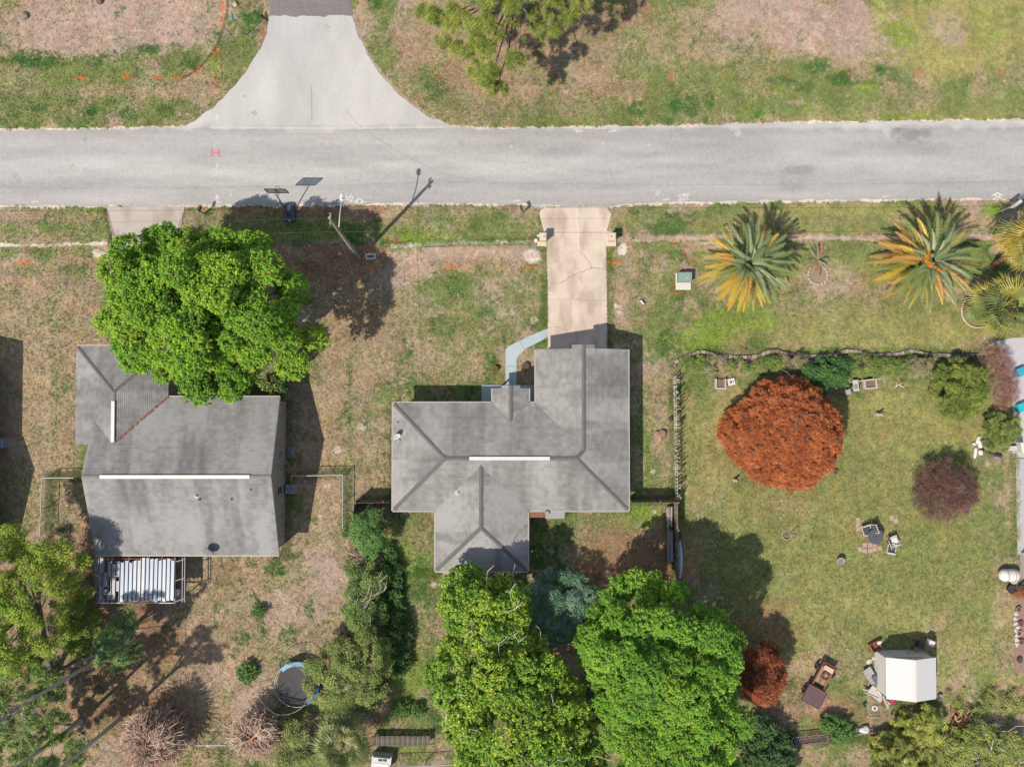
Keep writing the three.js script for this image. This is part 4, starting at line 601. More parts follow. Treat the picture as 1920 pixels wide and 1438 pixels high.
const OAK = [[92, 156, 22], [136, 194, 26], [188, 218, 50]], YEL = [[112, 142, 30], [150, 172, 44], [184, 192, 70]];
plant('oak_tree', 'huge bright green oak in front of the gabled house', 'tree', { seed: 11, outline: [[222, 447], [255, 438], [300, 432], [320, 424], [345, 432], [385, 427], [430, 427], [455, 437], [482, 441], [512, 455], [532, 477], [548, 493], [572, 520], [582, 560], [606, 592], [603, 640], [592, 680], [570, 702], [522, 712], [497, 702], [472, 712], [452, 737], [396, 758], [360, 746], [312, 735], [290, 715], [240, 692], [225, 667], [185, 642], [183, 610], [197, 590], [196, 500], [202, 470]], hMid: 6.8, hTop: 10.6, hLow: 4.2, lobe: 1.2, dens: 84, cols: OAK, dens2: 1, trunk: 0.42, limbs: 24, rough: 1.15, pack: 1.8, base: [470, 612], size: .74 });
plant('leafy_tree', 'round bright green tree behind the middle house, east of the pair', 'tree', { seed: 12, outline: [[1152, 1082], [1195, 1072], [1240, 1092], [1288, 1105], [1322, 1142], [1372, 1152], [1402, 1210], [1385, 1240], [1376, 1290], [1408, 1332], [1396, 1390], [1384, 1450], [1260, 1500], [1160, 1480], [1125, 1390], [1110, 1310], [1082, 1230], [1078, 1165], [1128, 1140]], hMid: 6.4, hTop: 10.2, hLow: 3.6, lobe: 1.15, dens: 84, cols: [[86, 152, 32], [126, 186, 36], [174, 212, 58]], trunk: .4, limbs: 22, rough: 1.15, pack: 2, size: .74 });
plant('leafy_tree', 'open yellow-green tree with pale bare branches behind the middle house', 'tree', { seed: 13, outline: [[832, 1085], [880, 1068], [930, 1088], [985, 1082], [990, 1130], [1005, 1190], [1060, 1250], [1105, 1310], [1125, 1390], [1150, 1490], [860, 1500], [838, 1400], [820, 1330], [796, 1262], [803, 1242], [836, 1190], [824, 1120]], hMid: 6, hTop: 8.8, hLow: 3.4, lobe: 1, dens: 72, clump: 'big', cols: [[96, 152, 32], [144, 192, 40], [204, 222, 72]], pack: 2, trunk: .34, limbs: 24, rough: .8, twigs: 46, holes: .1, bark: [190, 180, 170], size: .66 });
plant('blue_shrub', 'blue-green bushy shrub between the two big back trees', 'shrub', { seed: 14, outline: [[985, 1092], [1020, 1070], [1080, 1068], [1118, 1110], [1112, 1150], [1075, 1190], [1040, 1225], [1008, 1195], [982, 1140]], hMid: 2.4, hTop: 3.8, hLow: 1.2, lobe: .75, dens: 44, clump: 'fine', cols: [[62, 116, 84], [106, 158, 124], [176, 210, 176]], trunk: .1, limbs: 14, poke: .8, bark: [190, 184, 180], size: .85 });
plant('rust_tree', 'large round tree covered in rust-orange dead foliage', 'tree', { seed: 15, outline: [[1398, 742], [1440, 714], [1480, 708], [1520, 716], [1547, 742], [1580, 780], [1583, 830], [1562, 880], [1522, 914], [1480, 921], [1420, 902], [1372, 862], [1347, 822], [1356, 785]], hMid: 2.2, hTop: 5.0, hLow: .7, lobe: .55, dens: 130, clump: 'rust', dry: true, cols: [[150, 84, 54], [204, 112, 64], [232, 150, 92]], trunk: .22, limbs: 10, rough: .2, pack: 2.4, twigs: 12, twigCol: [150, 126, 112], bark: [120, 100, 90], size: .8 });
plant('rust_tree', 'small rust-orange tree wedged beside the big green tree', 'tree', { seed: 16, outline: [[1398, 1212], [1430, 1194], [1462, 1214], [1476, 1260], [1468, 1302], [1430, 1330], [1402, 1312], [1380, 1262]], hMid: 2.4, hTop: 4.2, hLow: 1, lobe: .65, dens: 80, clump: 'rust', dry: true, cols: [[120, 70, 50], [178, 98, 64], [208, 132, 88]], trunk: .14, limbs: 10, rough: .6, bark: [120, 100, 90], size: .9 });
plant('bare_shrub', 'round leafless purple-brown shrub on the east lawn', 'shrub', { seed: 17, outline: oval(1768, 922, 60, 56), hMid: 1.3, hTop: 3.0, hLow: .5, lobe: .55, dens: 140, clump: 'twig', dry: true, cols: [[106, 74, 74], [136, 96, 92], [190, 156, 148]], trunk: .07, limbs: 16, rough: .3, poke: .9, bark: [190, 178, 170], size: .6 });
plant('pine_tree', 'tall pine with clumped needles at the top of the view', 'tree', { seed: 18, outline: [[790, -8], [778, 40], [822, 60], [812, 100], [846, 92], [880, 112], [876, 150], [896, 172], [930, 186], [948, 160], [935, 120], [978, 132], [1000, 90], [1010, 55], [1052, 66], [1092, 40], [1112, 0], [1120, -90], [800, -100]], hMid: 8.5, hTop: 13, hLow: 6.5, lobe: .68, dens: 50, clump: 'needle', cols: [[112, 140, 48], [156, 176, 66], [192, 200, 96]], trunk: .26, limbs: 50, pack: 1.4, rough: 1.1, bark: [176, 160, 148], base: [986, 20], holes: .3, size: 1.15 });
// west corner of the back gardens
plant('yellow_tree', 'loose yellow-green tree at the west edge below the grass strip', 'tree', { seed: 19, outline: [[-60, 985], [40, 984], [62, 1012], [112, 1016], [146, 1046], [150, 1075], [120, 1110], [104, 1150], [96, 1210], [80, 1240], [40, 1255], [-40, 1262]], hMid: 6, hTop: 8.6, hLow: 4.4, lobe: .85, dens: 60, clump: 'fine', cols: [[122, 164, 36], [164, 196, 50], [204, 216, 84]], trunk: .22, limbs: 18, pack: 1.7, rough: .9, holes: .24, base: [100, 1262], reach: .95, size: 1.1, bark: [150, 140, 128] });
plant('feathery_tree', 'feathery green tree leaning over the litter south of the metal patio roof', 'tree', { seed: 20, outline: [[192, 1190], [205, 1162], [240, 1152], [268, 1178], [262, 1215], [240, 1255], [196, 1262], [180, 1230]], hMid: 3.6, hTop: 4.7, hLow: 3, lobe: .6, dens: 46, clump: 'feather', cols: [[96, 144, 74], [134, 174, 96], [170, 200, 126]], trunk: .13, limbs: 9, pack: 1.3, rough: .9, holes: .3, base: [95, 1268], size: 1.2, bark: [186, 176, 166], reach: .85 });
plant('feathery_tree', 'low feathery green tree filling the southwest corner', 'tree', { seed: 21, outline: [[-40, 1262], [60, 1240], [120, 1262], [140, 1330], [120, 1380], [160, 1400], [150, 1460], [-40, 1470]], hMid: 4.2, hTop: 5.8, hLow: 3.2, lobe: .65, dens: 36, clump: 'feather', cols: [[116, 158, 76], [164, 194, 100], [202, 218, 132]], reach: .9, trunk: .12, limbs: 8, pack: 1.1, rough: 1, holes: .44, base: [140, 1356], size: 1.3, bark: [200, 190, 180] });
plant('yellow_bush', 'low yellow-green bush between the west tree and the metal patio roof', 'bush', { seed: 58, outline: [[128, 1108], [160, 1096], [178, 1130], [186, 1190], [160, 1226], [122, 1232], [106, 1190], [112, 1140]], hMid: 1.6, hTop: 2.6, hLow: .8, lobe: .6, dens: 50, clump: 'fine', cols: [[112, 152, 40], [150, 180, 54], [192, 206, 84]], trunk: .06, limbs: 8, rough: .9, holes: .28 });
const TALL = { hMid: 10, hTop: 12.5, hLow: 9, lobe: .6, dens: 26, clump: 'feather', cols: [[104, 150, 72], [150, 184, 96], [190, 208, 126]], trunk: .17, limbs: 12, pack: 1.1, rough: 1, holes: .44, size: 1.2, bark: [244, 236, 226], reach: 1 };
plant('tall_pine', 'tall thin pine with a pale leaning trunk crossing the west litter', 'tree', { ...TALL, seed: 62, outline: oval(18, 1335, 62, 48), base: [190, 1232], group: 'tall pines of the southwest corner' });
plant('tall_pine', 'tall thin pine rising from the litter nearest the dead palm', 'tree', { ...TALL, seed: 63, outline: oval(64, 1482, 80, 62), base: [226, 1346], group: 'tall pines of the southwest corner' });
plant('tall_pine', 'tall thin pine at the bottom edge of the litter', 'tree', { ...TALL, seed: 64, outline: oval(-16, 1474, 80, 60), base: [150, 1352], group: 'tall pines of the southwest corner' });
// hedge row between the back gardens
plant('shrub', 'dark green shrub by the board fence corner west of the middle house', 'shrub', { seed: 22, outline: [[668, 968], [690, 956], [712, 962], [728, 1000], [722, 1040], [690, 1052], [664, 1030], [655, 1000]], hMid: 1.8, hTop: 2.9, hLow: .8, lobe: .55, dens: 46, clump: 'fine', cols: [[72, 126, 50], [104, 158, 68], [148, 182, 98]], trunk: .08, limbs: 8, rough: .8 });
plant('shrub', 'tangled grey-green shrub midway along the overgrown garden boundary', 'shrub', { seed: 23, outline: [[648, 1050], [690, 1040], [724, 1070], [716, 1120], [722, 1165], [690, 1190], [650, 1180], [640, 1130], [655, 1090]], hMid: 1.6, hTop: 2.8, hLow: .6, lobe: .6, dens: 56, clump: 'fine', cols: [[78, 124, 50], [114, 152, 66], [166, 184, 104]], trunk: .07, limbs: 10, rough: 1, holes: .16, twigs: 14 });
plant('shrub', 'big olive-green shrub spilling over the trampoline', 'shrub', { seed: 24, outline: [[640, 1190], [690, 1172], [730, 1200], [742, 1260], [722, 1310], [690, 1335], [640, 1326], [600, 1318], [568, 1290], [585, 1262], [560, 1232], [600, 1222]], hMid: 2.6, hTop: 4, hLow: 1.6, lobe: .7, dens: 52, clump: 'fine', cols: [[96, 130, 54], [142, 166, 76], [192, 196, 116]], trunk: .1, limbs: 14, rough: .9, holes: .2, bark: [160, 130, 110] });
plant('shrub', 'olive shrub between the dead palm and the living fan palm', 'shrub', { seed: 25, outline: [[530, 1350], [560, 1340], [580, 1370], [575, 1430], [540, 1450], [515, 1420], [515, 1375]], hMid: 1.2, hTop: 2, hLow: .6, lobe: .5, dens: 44, clump: 'fine', cols: [[116, 140, 68], [160, 174, 98], [196, 202, 128]], rough: .8 });
plant('shrub', 'variegated yellow-green shrub at the front corner of the gabled house', 'shrub', { seed: 26, outline: oval(514, 728, 27, 24), hMid: 1.2, hTop: 2.1, hLow: .6, lobe: .5, dens: 46, clump: 'big', cols: [[64, 96, 40], [112, 138, 56], [196, 200, 120]], rough: .7, size: .8 });
for (const [x, y, r, lb] of [[462, 1262, 19, 'low leafy bush beside the bare sandy patch'], [486, 1146, 12, 'small green weed clump on the dry back garden'], [782, 1334, 14, 'small green bush near the fallen wooden ramp'], [752, 1330, 20, 'mid green bush west of the small one near the fallen ramp'], [700, 1075, 14, 'small weed bush east of the tangled boundary shrub']]) plant('bush', lb, 'bush', { seed: Math.round(x), outline: oval(x, y, r, r, 12, .2), hMid: .4, hTop: .8, hLow: .25, lobe: .28, dens: 60, clump: 'broad', cols: [[70, 120, 44], [96, 146, 58], [120, 160, 74]], rough: .5, size: .6 });
// dark growth along the east side of the boundary hedge
plant('undergrowth_shrub', 'low dark green undergrowth along the hedge behind the middle house', 'shrub', { seed: 27, outline: [[722, 1000], [738, 1020], [752, 1062], [752, 1120], [770, 1170], [772, 1250], [744, 1285], [724, 1200], [716, 1120]], hMid: .5, hTop: 1, hLow: .25, lobe: .4, dens: 60, clump: 'broad', cols: [[50, 98, 36], [74, 124, 48], [110, 150, 66]], rough: .5, size: .7 });
// hedge of the east garden
plant('shrub', 'dark glossy green shrub on the hedge line above the rust tree', 'shrub', { seed: 28, outline: [[1500, 690], [1530, 672], [1572, 668], [1600, 680], [1592, 715], [1560, 738], [1524, 742], [1500, 720]], hMid: 1.2, hTop: 2.1, hLow: .5, lobe: .5, dens: 54, clump: 'broad', cols: [[46, 98, 40], [70, 128, 52], [106, 156, 70]], rough: .7, size: .75 });
plant('shrub', 'spiky yellow-green juniper in the hedge corner', 'shrub', { seed: 29, outline: [[1750, 690], [1800, 672], [1846, 686], [1856, 730], [1840, 775], [1800, 790], [1762, 776], [1752, 735]], hMid: 1.5, hTop: 2.5, hLow: .6, lobe: .55, dens: 52, clump: 'juniper', cols: [[96, 126, 44], [138, 160, 58], [176, 184, 80]], rough: .8, size: .9 });
plant('bare_shrub', 'pinkish leafless shrub against the white paving at the east edge', 'shrub', { seed: 30, outline: [[1842, 660], [1880, 640], [1900, 680], [1912, 740], [1892, 765], [1856, 760], [1848, 710]], hMid: 1.5, hTop: 2.5, hLow: .6, lobe: .5, dens: 70, clump: 'twig', dry: true, cols: [[150, 104, 98], [182, 132, 122], [204, 160, 146]], rough: .5, size: .6, trunk: .05, limbs: 10, poke: .9, bark: [200, 170, 150] });
plant('shrub', 'dense green shrub above the pile of white bags', 'shrub', { seed: 31, outline: [[1845, 785], [1880, 768], [1908, 785], [1912, 820], [1890, 845], [1858, 842], [1846, 815]], hMid: 1.1, hTop: 2, hLow: .5, lobe: .45, dens: 54, clump: 'juniper', cols: [[92, 124, 52], [136, 160, 70], [180, 190, 98]], rough: .7, size: .8 });
const HEDGE = [[92, 132, 52], [138, 164, 72], [182, 190, 106]];
[[1300, 682, 30, 15], [1345, 685, 34, 15], [1395, 689, 34, 14], [1445, 686, 34, 16], [1488, 680, 26, 16], [1625, 686, 36, 20], [1672, 690, 34, 19], [1716, 688, 34, 19]].forEach(([x, y, rx, ry], k) => plant('hedge_bush', ['westernmost scrubby bush of the east garden hedge', 'second scrubby bush from the west in the hedge', 'third scrubby bush from the west in the hedge', 'fourth scrubby bush from the west in the hedge', 'scrubby bush touching the dark glossy hedge shrub on its west', 'olive bush just east of the dark glossy hedge shrub', 'olive hedge bush midway between dark shrub and juniper', 'olive hedge bush touching the juniper'][k], 'bush', { seed: 40 + k, outline: oval(x, y, rx, ry, 12, .2), hMid: .4, hTop: k > 3 ? 1.4 : .9, hLow: .2, lobe: .32, dens: k > 3 ? 66 : 52, clump: 'fine', cols: k % 3 === 1 ? [[126, 134, 84], [178, 170, 126], [200, 186, 160]] : HEDGE, rough: .6, size: .75, holes: .25, group: 'bushes of the east garden hedge' }));
// thickets along the south edge
const THK = [[128, 154, 58], [184, 196, 86], [230, 226, 136]];
plant('thicket', 'dark green shrub under the big tree at the south edge', 'shrub', { seed: 51, outline: [[1400, 1350], [1440, 1338], [1470, 1370], [1490, 1420], [1500, 1470], [1380, 1480], [1390, 1400]], hMid: 1.4, hTop: 2.6, hLow: .7, lobe: .6, dens: 48, clump: 'broad', cols: [[48, 92, 40], [76, 122, 54], [110, 150, 76]], rough: .8, size: .8 });
plant('thicket', 'bright green bush on the junk-strewn boundary near the lattice panel', 'shrub', { seed: 52, outline: [[1535, 1350], [1560, 1338], [1590, 1352], [1606, 1375], [1584, 1392], [1552, 1385]], hMid: .7, hTop: 1.2, hLow: .3, lobe: .35, dens: 54, clump: 'broad', cols: [[64, 118, 42], [92, 146, 54], [130, 168, 76]], rough: .6, size: .7 });
plant('thicket', 'yellow-green thicket below the boundary at the south edge', 'shrub', { seed: 53, outline: [[1640, 1390], [1680, 1372], [1720, 1388], [1750, 1420], [1760, 1470], [1640, 1480], [1622, 1430]], hMid: 1.2, hTop: 2.2, hLow: .4, lobe: .5, dens: 46, clump: 'juniper', cols: THK, rough: .9, size: .9, holes: .2 });
plant('thicket', 'weedy tall-stemmed thicket just south of the white shed', 'shrub', { seed: 54, outline: [[1672, 1352], [1700, 1338], [1740, 1318], [1770, 1345], [1768, 1392], [1740, 1412], [1690, 1375]], hMid: .8, hTop: 1.7, hLow: .3, lobe: .4, dens: 40, clump: 'juniper', cols: [[134, 162, 58], [190, 204, 84], [232, 226, 136]], rough: 1, size: .9, holes: .3 });
plant('thicket', 'green thicket with bare stems in the southeast corner', 'shrub', { seed: 55, outline: [[1770, 1395], [1800, 1370], [1850, 1352], [1890, 1375], [1930, 1380], [1960, 1480], [1760, 1480], [1752, 1430]], hMid: 1.2, hTop: 2.2, hLow: .5, lobe: .5, dens: 42, clump: 'fine', cols: [[112, 152, 60], [170, 188, 86], [222, 218, 140]], rough: .9, size: .95, holes: .22, trunk: .05, limbs: 10, twigs: 22, bark: [170, 140, 130] });
plant('thicket', 'low weedy growth east of the white shed', 'shrub', { seed: 56, outline: [[1764, 1300], [1800, 1290], [1850, 1296], [1900, 1285], [1930, 1330], [1860, 1345], [1800, 1340]], hMid: .3, hTop: .6, hLow: .15, lobe: .3, dens: 40, clump: 'fine', cols: [[118, 144, 66], [170, 180, 94], [214, 206, 136]], rough: .7, holes: .35, size: .8 });
plant('bare_tree', 'small bare grey tree standing in the shade of the big tree', 'tree', { seed: 57, outline: [[1296, 1098], [1318, 1084], [1346, 1086], [1354, 1110], [1335, 1128], [1308, 1122]], hMid: 2.6, hTop: 3.2, hLow: 2.2, lobe: .6, dens: 12, clump: 'twig', dry: true, cols: [[170, 156, 140], [190, 176, 160]], trunk: .06, limbs: 12, poke: .6, bark: [196, 182, 168], base: [1312, 1112], size: .9 });

// ---- palms ----
function pinnate(len, e0, droop, n, wmax, seed) {
  const r = mulberry(seed), T = [], P = [], N = 14; let y = 0, z = 0; const seg = len / N;
  for (let k = 0; k <= N; k++) { P.push([y, z]); const a = e0 - droop * Math.pow(k / N, 1.3); y += Math.sin(a) * seg; z += Math.cos(a) * seg; }
  const at = s => { const f = Math.min(N - 1e-4, s * N), i = Math.floor(f), t = f - i; return [lerp(P[i][0], P[i + 1][0], t), lerp(P[i][1], P[i + 1][1], t), Math.atan2(P[i + 1][0] - P[i][0], P[i + 1][1] - P[i][1])]; };
  for (let k = 0; k < N; k++) { const w0 = .05 * (1 - k / N) + .012, w1 = .05 * (1 - (k + 1) / N) + .012, a = P[k], b = P[k + 1]; T.push([[w0, a[0], a[1]], [-w0, a[0], a[1]], [0, b[0] + w1, b[1]]], [[w0, a[0], a[1]], [0, b[0] + w1, b[1]], [w1, b[0], b[1]]], [[-w0, a[0], a[1]], [-w1, b[0], b[1]], [0, b[0] + w1, b[1]]]); }
  for (let k = 0; k < n; k++) for (const sd of [-1, 1]) {
    const s = 0.1 + 0.9 * k / (n - 1), [yy, zz, ang] = at(s), L = wmax * (0.35 + 0.65 * Math.sin(Math.PI * Math.min(1, 0.12 + s * 0.86))) * R2(r, .85, 1.15), fw = lerp(.3, .95, s) + r() * .15, lift = .25 + r() * .25, w = .03 + .012 * r();
    const dx = sd * Math.cos(fw) * Math.cos(lift), df = Math.sin(fw), du = Math.sin(lift) * .6, dy = df * Math.sin(ang) + du * Math.cos(ang), dz = df * Math.cos(ang) - du * Math.sin(ang);
    const m = [dx * L * .5, yy + dy * L * .5, zz + dz * L * .5], e = [dx * L, yy + dy * L - L * .22, zz + dz * L];
    T.push([[0, yy, zz - w], [0, yy, zz + w], [m[0], m[1], m[2] + w]], [[0, yy, zz - w], [m[0], m[1], m[2] + w], [m[0], m[1], m[2] - w]], [[m[0], m[1], m[2] - w], [m[0], m[1], m[2] + w], e]);
  }
  return leafGeo(T);
}
function R2(r, a, b) { return a + (b - a) * r(); }
function fanLeaf(pet, rad, n, droop, seed) {
  const r = mulberry(seed), T = []; T.push([[.03, 0, 0], [-.03, 0, 0], [0, 0.03, pet]], [[.03, 0, 0], [0, -.03, 0], [0, .03, pet]]);
  for (let k = 0; k < n; k++) { const a = (k / (n - 1) - .5) * 4.3, L = rad * (1 - .18 * Math.abs(k / (n - 1) - .5) * 2) * R2(r, .85, 1.1), w = rad * .034, dx = Math.sin(a), dz = Math.cos(a), fold = (k % 2 ? 1 : -1) * .02, m = [dx * L * .55, .1 - .12 * Math.abs(dx) + fold, pet + dz * L * .55], e = [dx * L, .1 - droop * R2(r, .6, 1.4), pet + dz * L]; T.push([[0, .03, pet], [m[0] + dz * w, m[1], m[2] - dx * w], [m[0] - dz * w, m[1] + .02, m[2] + dx * w]], [[m[0] + dz * w, m[1], m[2] - dx * w], e, [m[0] - dz * w, m[1] + .02, m[2] + dx * w]]); }
  return leafGeo(T);
}
const FR = [[1.35, .5, 2.6], [1.1, .75, 3.4], [.8, .85, 3.9], [.5, .85, 4.1], [.2, .8, 4.1], [-.15, .7, 3.9], [-.6, .6, 3.4]].map(([e, d, l], k) => [0, 1].map(q => pinnate(l, e, d, 38, .6, 70 + k * 2 + q)));
const FROND_COL = { blue: [142, 160, 110], green: [136, 154, 80], olive: [168, 164, 82], yellow: [226, 192, 72], straw: [214, 180, 104] };
const frondMats = Object.fromEntries(Object.entries(FROND_COL).map(([k, c]) => [k, new THREE.MeshPhysicalMaterial({ color: C(...c), roughness: .55, transmission: .12, thickness: 0, side: THREE.DoubleSide })]));
const tipTint = (g, c0, c1) => { const q = g.clone(), p = q.attributes.position, col = new Float32Array(p.count * 3); let zm = 0; for (let i = 0; i < p.count; i++) zm = Math.max(zm, Math.hypot(p.getX(i), p.getY(i), p.getZ(i))); const a = alb(...c0), b = alb(...c1); for (let i = 0; i < p.count; i++) { const s = Math.hypot(p.getY(i), p.getZ(i)) / zm, t = sstep(.15, .75, s + Math.abs(p.getX(i)) * .5 + (NT[i * 7 & 65535] - .5) * .35); for (let k = 0; k < 3; k++) col[i * 3 + k] = lerp(a[k], b[k], t); } q.setAttribute('color', new THREE.BufferAttribute(col, 3)); return q; };
const FRY = FR.map(v => v.map((g, q) => tipTint(g, [130, 150, 80], [226, 190, 66]))).concat(FR.map(v => v.map(g => tipTint(g, [138, 152, 80], [190, 178, 84])))).concat(FR.map(v => v.map(g => tipTint(g, [150, 150, 78], [206, 160, 74])))), yellowMat = new THREE.MeshPhysicalMaterial({ color: 0xffffff, vertexColors: true, roughness: .55, transmission: .12, thickness: 0, side: THREE.DoubleSide });
function datePalm(label, px, py, h, seed, fruit, scale) {
  const b = V(px, py, h), T = thing('date_palm', label, 'palm tree', b.x, 0, b.z, 0, 'feather palms on the front lawn'), r = mulberry(seed);
  const tr = []; for (let k = 0; k < 9; k++) tr.push(cyl(.3 - .008 * k, .36 - .008 * k, h / 9 + .02, 0, h / 9 * (k + .5), 0, 12)); mesh('trunk', tr, M(128, 104, 80, { map: woodTex }), T);
  let az = r() * 6; const counts = [7, 11, 15, 19, 21, 19, 15];
  counts.forEach((n, ring) => { for (let k = 0; k < n; k++) {
    az = k / n * 6.283 + ring * 0.7 + (r() - .5) * .35; const f = mesh('frond', FR[ring][k & 1], null, T);
    const wx = Math.sin(az), wz = Math.cos(az), west = -wx * .8 + wz * .35, v = r();   // the west and south sides have yellowed
    f.material = ring < 2 ? frondMats.blue : ring < 4 ? (west > .15 && v < .7 || v < .14 ? frondMats.yellow : v < .5 ? frondMats.blue : frondMats.green) : ring < 6 ? (west > -.25 && v < .8 || v < .3 ? frondMats.yellow : v < .5 ? frondMats.olive : frondMats.green) : (v < .6 ? frondMats.straw : frondMats.yellow);
    if (f.material === frondMats.yellow) { f.geometry = FRY[ring + 7 * Math.floor(r() * 3)][k & 1]; f.material = yellowMat; } f.rotation.set(0, az, (r() - .5) * .3); f.position.set(0, h - .05 * ring, 0); f.scale.setScalar(scale * R2(r, .9, 1.1));
  } });
  if (fruit) for (let k = 0; k < 6; k++) { const a = [4.7, 5.3, 5.9, 0.2, 0.8, 4.0][k], d = R2(r, .55, 1.1), G = []; for (let m = 0; m < 40; m++) { const q = randDir(r); G.push(bar(v3(0, 0, 0), v3(q.x * .42, Math.abs(q.y) * .25, q.z * .42), .02, .035, 4)); } const o = mesh('fruit_cluster', G, M(246, 160, 44), T); o.position.set(Math.sin(a) * d, h + 1.5 - .12 * (k % 3), Math.cos(a) * d); }
  return T;
}
datePalm('yellowing feather palm beside the green transformer box', 1402, 497, 3.6, 5, false, .94);
datePalm('larger feather palm with orange fruit clusters in its centre', 1737, 492, 3.9, 9, true, 1);
function shaggy(seed) {                                     // a dead frond: an arching stalk with shredded, twisted strands
  const r = mulberry(seed), T = []; const P = s => [Math.sin(s * 2) * .08, .25 * Math.sin(s * 2.2) - .5 * s * s, 1.1 * s];
  for (let k = 0; k < 6; k++) { const a = P(k / 6), b = P((k + 1) / 6), w = .016; T.push([[a[0] - w, a[1], a[2]], [a[0] + w, a[1], a[2]], [b[0] + w, b[1], b[2]]], [[a[0] - w, a[1], a[2]], [b[0] + w, b[1], b[2]], [b[0] - w, b[1], b[2]]]); }
  for (let k = 0; k < 30; k++) { let p = P(R2(r, .35, 1)), az = (r() - .5) * 3.4, el = R2(r, .4, -.6), w = R2(r, .008, .02); const L = R2(r, .2, .34); for (let m = 0; m < 4; m++) { az += (r() - .5) * 1.8; el -= R2(r, -.3, .6); const q = [p[0] + Math.sin(az) * Math.cos(el) * L, p[1] + Math.sin(el) * L, p[2] + Math.cos(az) * Math.cos(el) * L], sx = Math.cos(az) * w, sz = -Math.sin(az) * w; T.push([[p[0] - sx, p[1], p[2] - sz], [p[0] + sx, p[1] + w * .5, p[2] + sz], [q[0] + sx, q[1], q[2] + sz]], [[p[0] - sx, p[1], p[2] - sz], [q[0] + sx, q[1], q[2] + sz], [q[0] - sx, q[1] + w * .5, q[2] - sz]]); p = q; } }
  return leafGeo(T);
}
const SHAG = [0, 1, 2, 3].map(k => shaggy(200 + k));
const FAN = [0, 1, 2].map(k => fanLeaf(1.05, 1.0, 30, [.25, .5, .3][k], 90 + k));
const fanMats = [[150, 162, 80], [176, 170, 70], [122, 142, 74], [196, 172, 62]].map(c => new THREE.MeshPhysicalMaterial({ color: C(...c), roughness: .6, transmission: .15, thickness: 0, side: THREE.DoubleSide }));
const deadMats = [[196, 166, 146], [166, 132, 116], [220, 198, 178]].map(c => new THREE.MeshStandardMaterial({ color: C(...c), roughness: 1, side: THREE.DoubleSide }));
function fanPalm(label, basePx, topPx, h, seed, n, dead, scale, mix) {
  const b = V(...basePx, 0), t = V(...topPx, h), T = thing('fan_palm', label, 'palm tree', b.x, 0, b.z, 0, dead ? null : 'fan palms'), r = mulberry(seed), top = v3(t.x - b.x, h, t.z - b.z);
  const tr = [bar(v3(0, -.1, 0), top, .24, .2, 12)]; mesh('trunk', tr, M(176, 118, 84, { map: woodTex }), T);
  const boots = []; for (let k = 0; k < 60; k++) { const s = .3 + .68 * k / 60, a = k * 2.4, p = v3(0, 0, 0).lerp(top, s); boots.push(bar(p, p.clone().add(v3(Math.sin(a) * .42, .3, Math.cos(a) * .42)), .06, .025, 4)); } const bt = mesh('leaf_stubs', boots, M(190, 128, 96), T); bt.userData.kind = 'stuff';
  for (let k = 0; k < n; k++) { const s = k / n, az = k * 2.399 + r() * .3, el = dead ? lerp(.2, -1, r()) : lerp(1.2, -.55, Math.pow(s, .8)) + (r() - .5) * .2, f = mesh(dead ? 'dead_frond' : 'frond', dead ? SHAG[k % 4] : FAN[k % 3], dead ? deadMats[Math.floor(r() * 3)] : fanMats[mix[Math.floor(r() * mix.length)]], T); f.rotation.order = 'YXZ'; f.rotation.set(-el, az, (r() - .5) * .5); f.position.copy(top).y -= dead ? R2(r, 0, h * .3) : .05 * s; f.scale.setScalar(scale * R2(r, .85, 1.15)); }
  return T;
}
fanPalm('fan palm overhanging the white edging ring at the east edge', [1858, 600], [1880, 575], 3.2, 3, 34, false, 1.45, [0, 0, 1, 2, 1]);
fanPalm('tall fan palm whose orange trunk leans out at the east edge', [1864, 497], [1934, 452], 5.4, 4, 30, false, 1.3, [1, 3, 3, 0, 1]);
fanPalm('fan palm in the bottom hedge with a ring of stiff green leaves', [655, 1345], [644, 1392], 3.4, 6, 32, false, 1.3, [0, 2, 2, 0]);
fanPalm('dead palm shaggy with brown fronds, the western of two', [262, 1350], [272, 1400], 3.2, 7, 150, true, 1.55, []);
fanPalm('dead palm shaggy with brown fronds next to the trampoline', [484, 1340], [470, 1388], 2.8, 8, 110, true, 1.25, []);
// young palm planted above the ring of stones
{ const b = V(1530, 488, 0), T = thing('young_palm', 'small young palm planted by the ring of stones', 'palm tree', b.x, 0, b.z), r = mulberry(3); for (let k = 0; k < 22; k++) { const f = mesh('frond', FR[2 + k % 4][k & 1], k % 9 === 0 ? M(214, 120, 80, { side: THREE.DoubleSide }) : k % 3 ? frondMats.blue : M(78, 92, 66, { side: THREE.DoubleSide }), T); f.rotation.y = k * 2.4; f.position.y = .15; f.scale.setScalar(.33 * R2(r, .8, 1.2)); } }

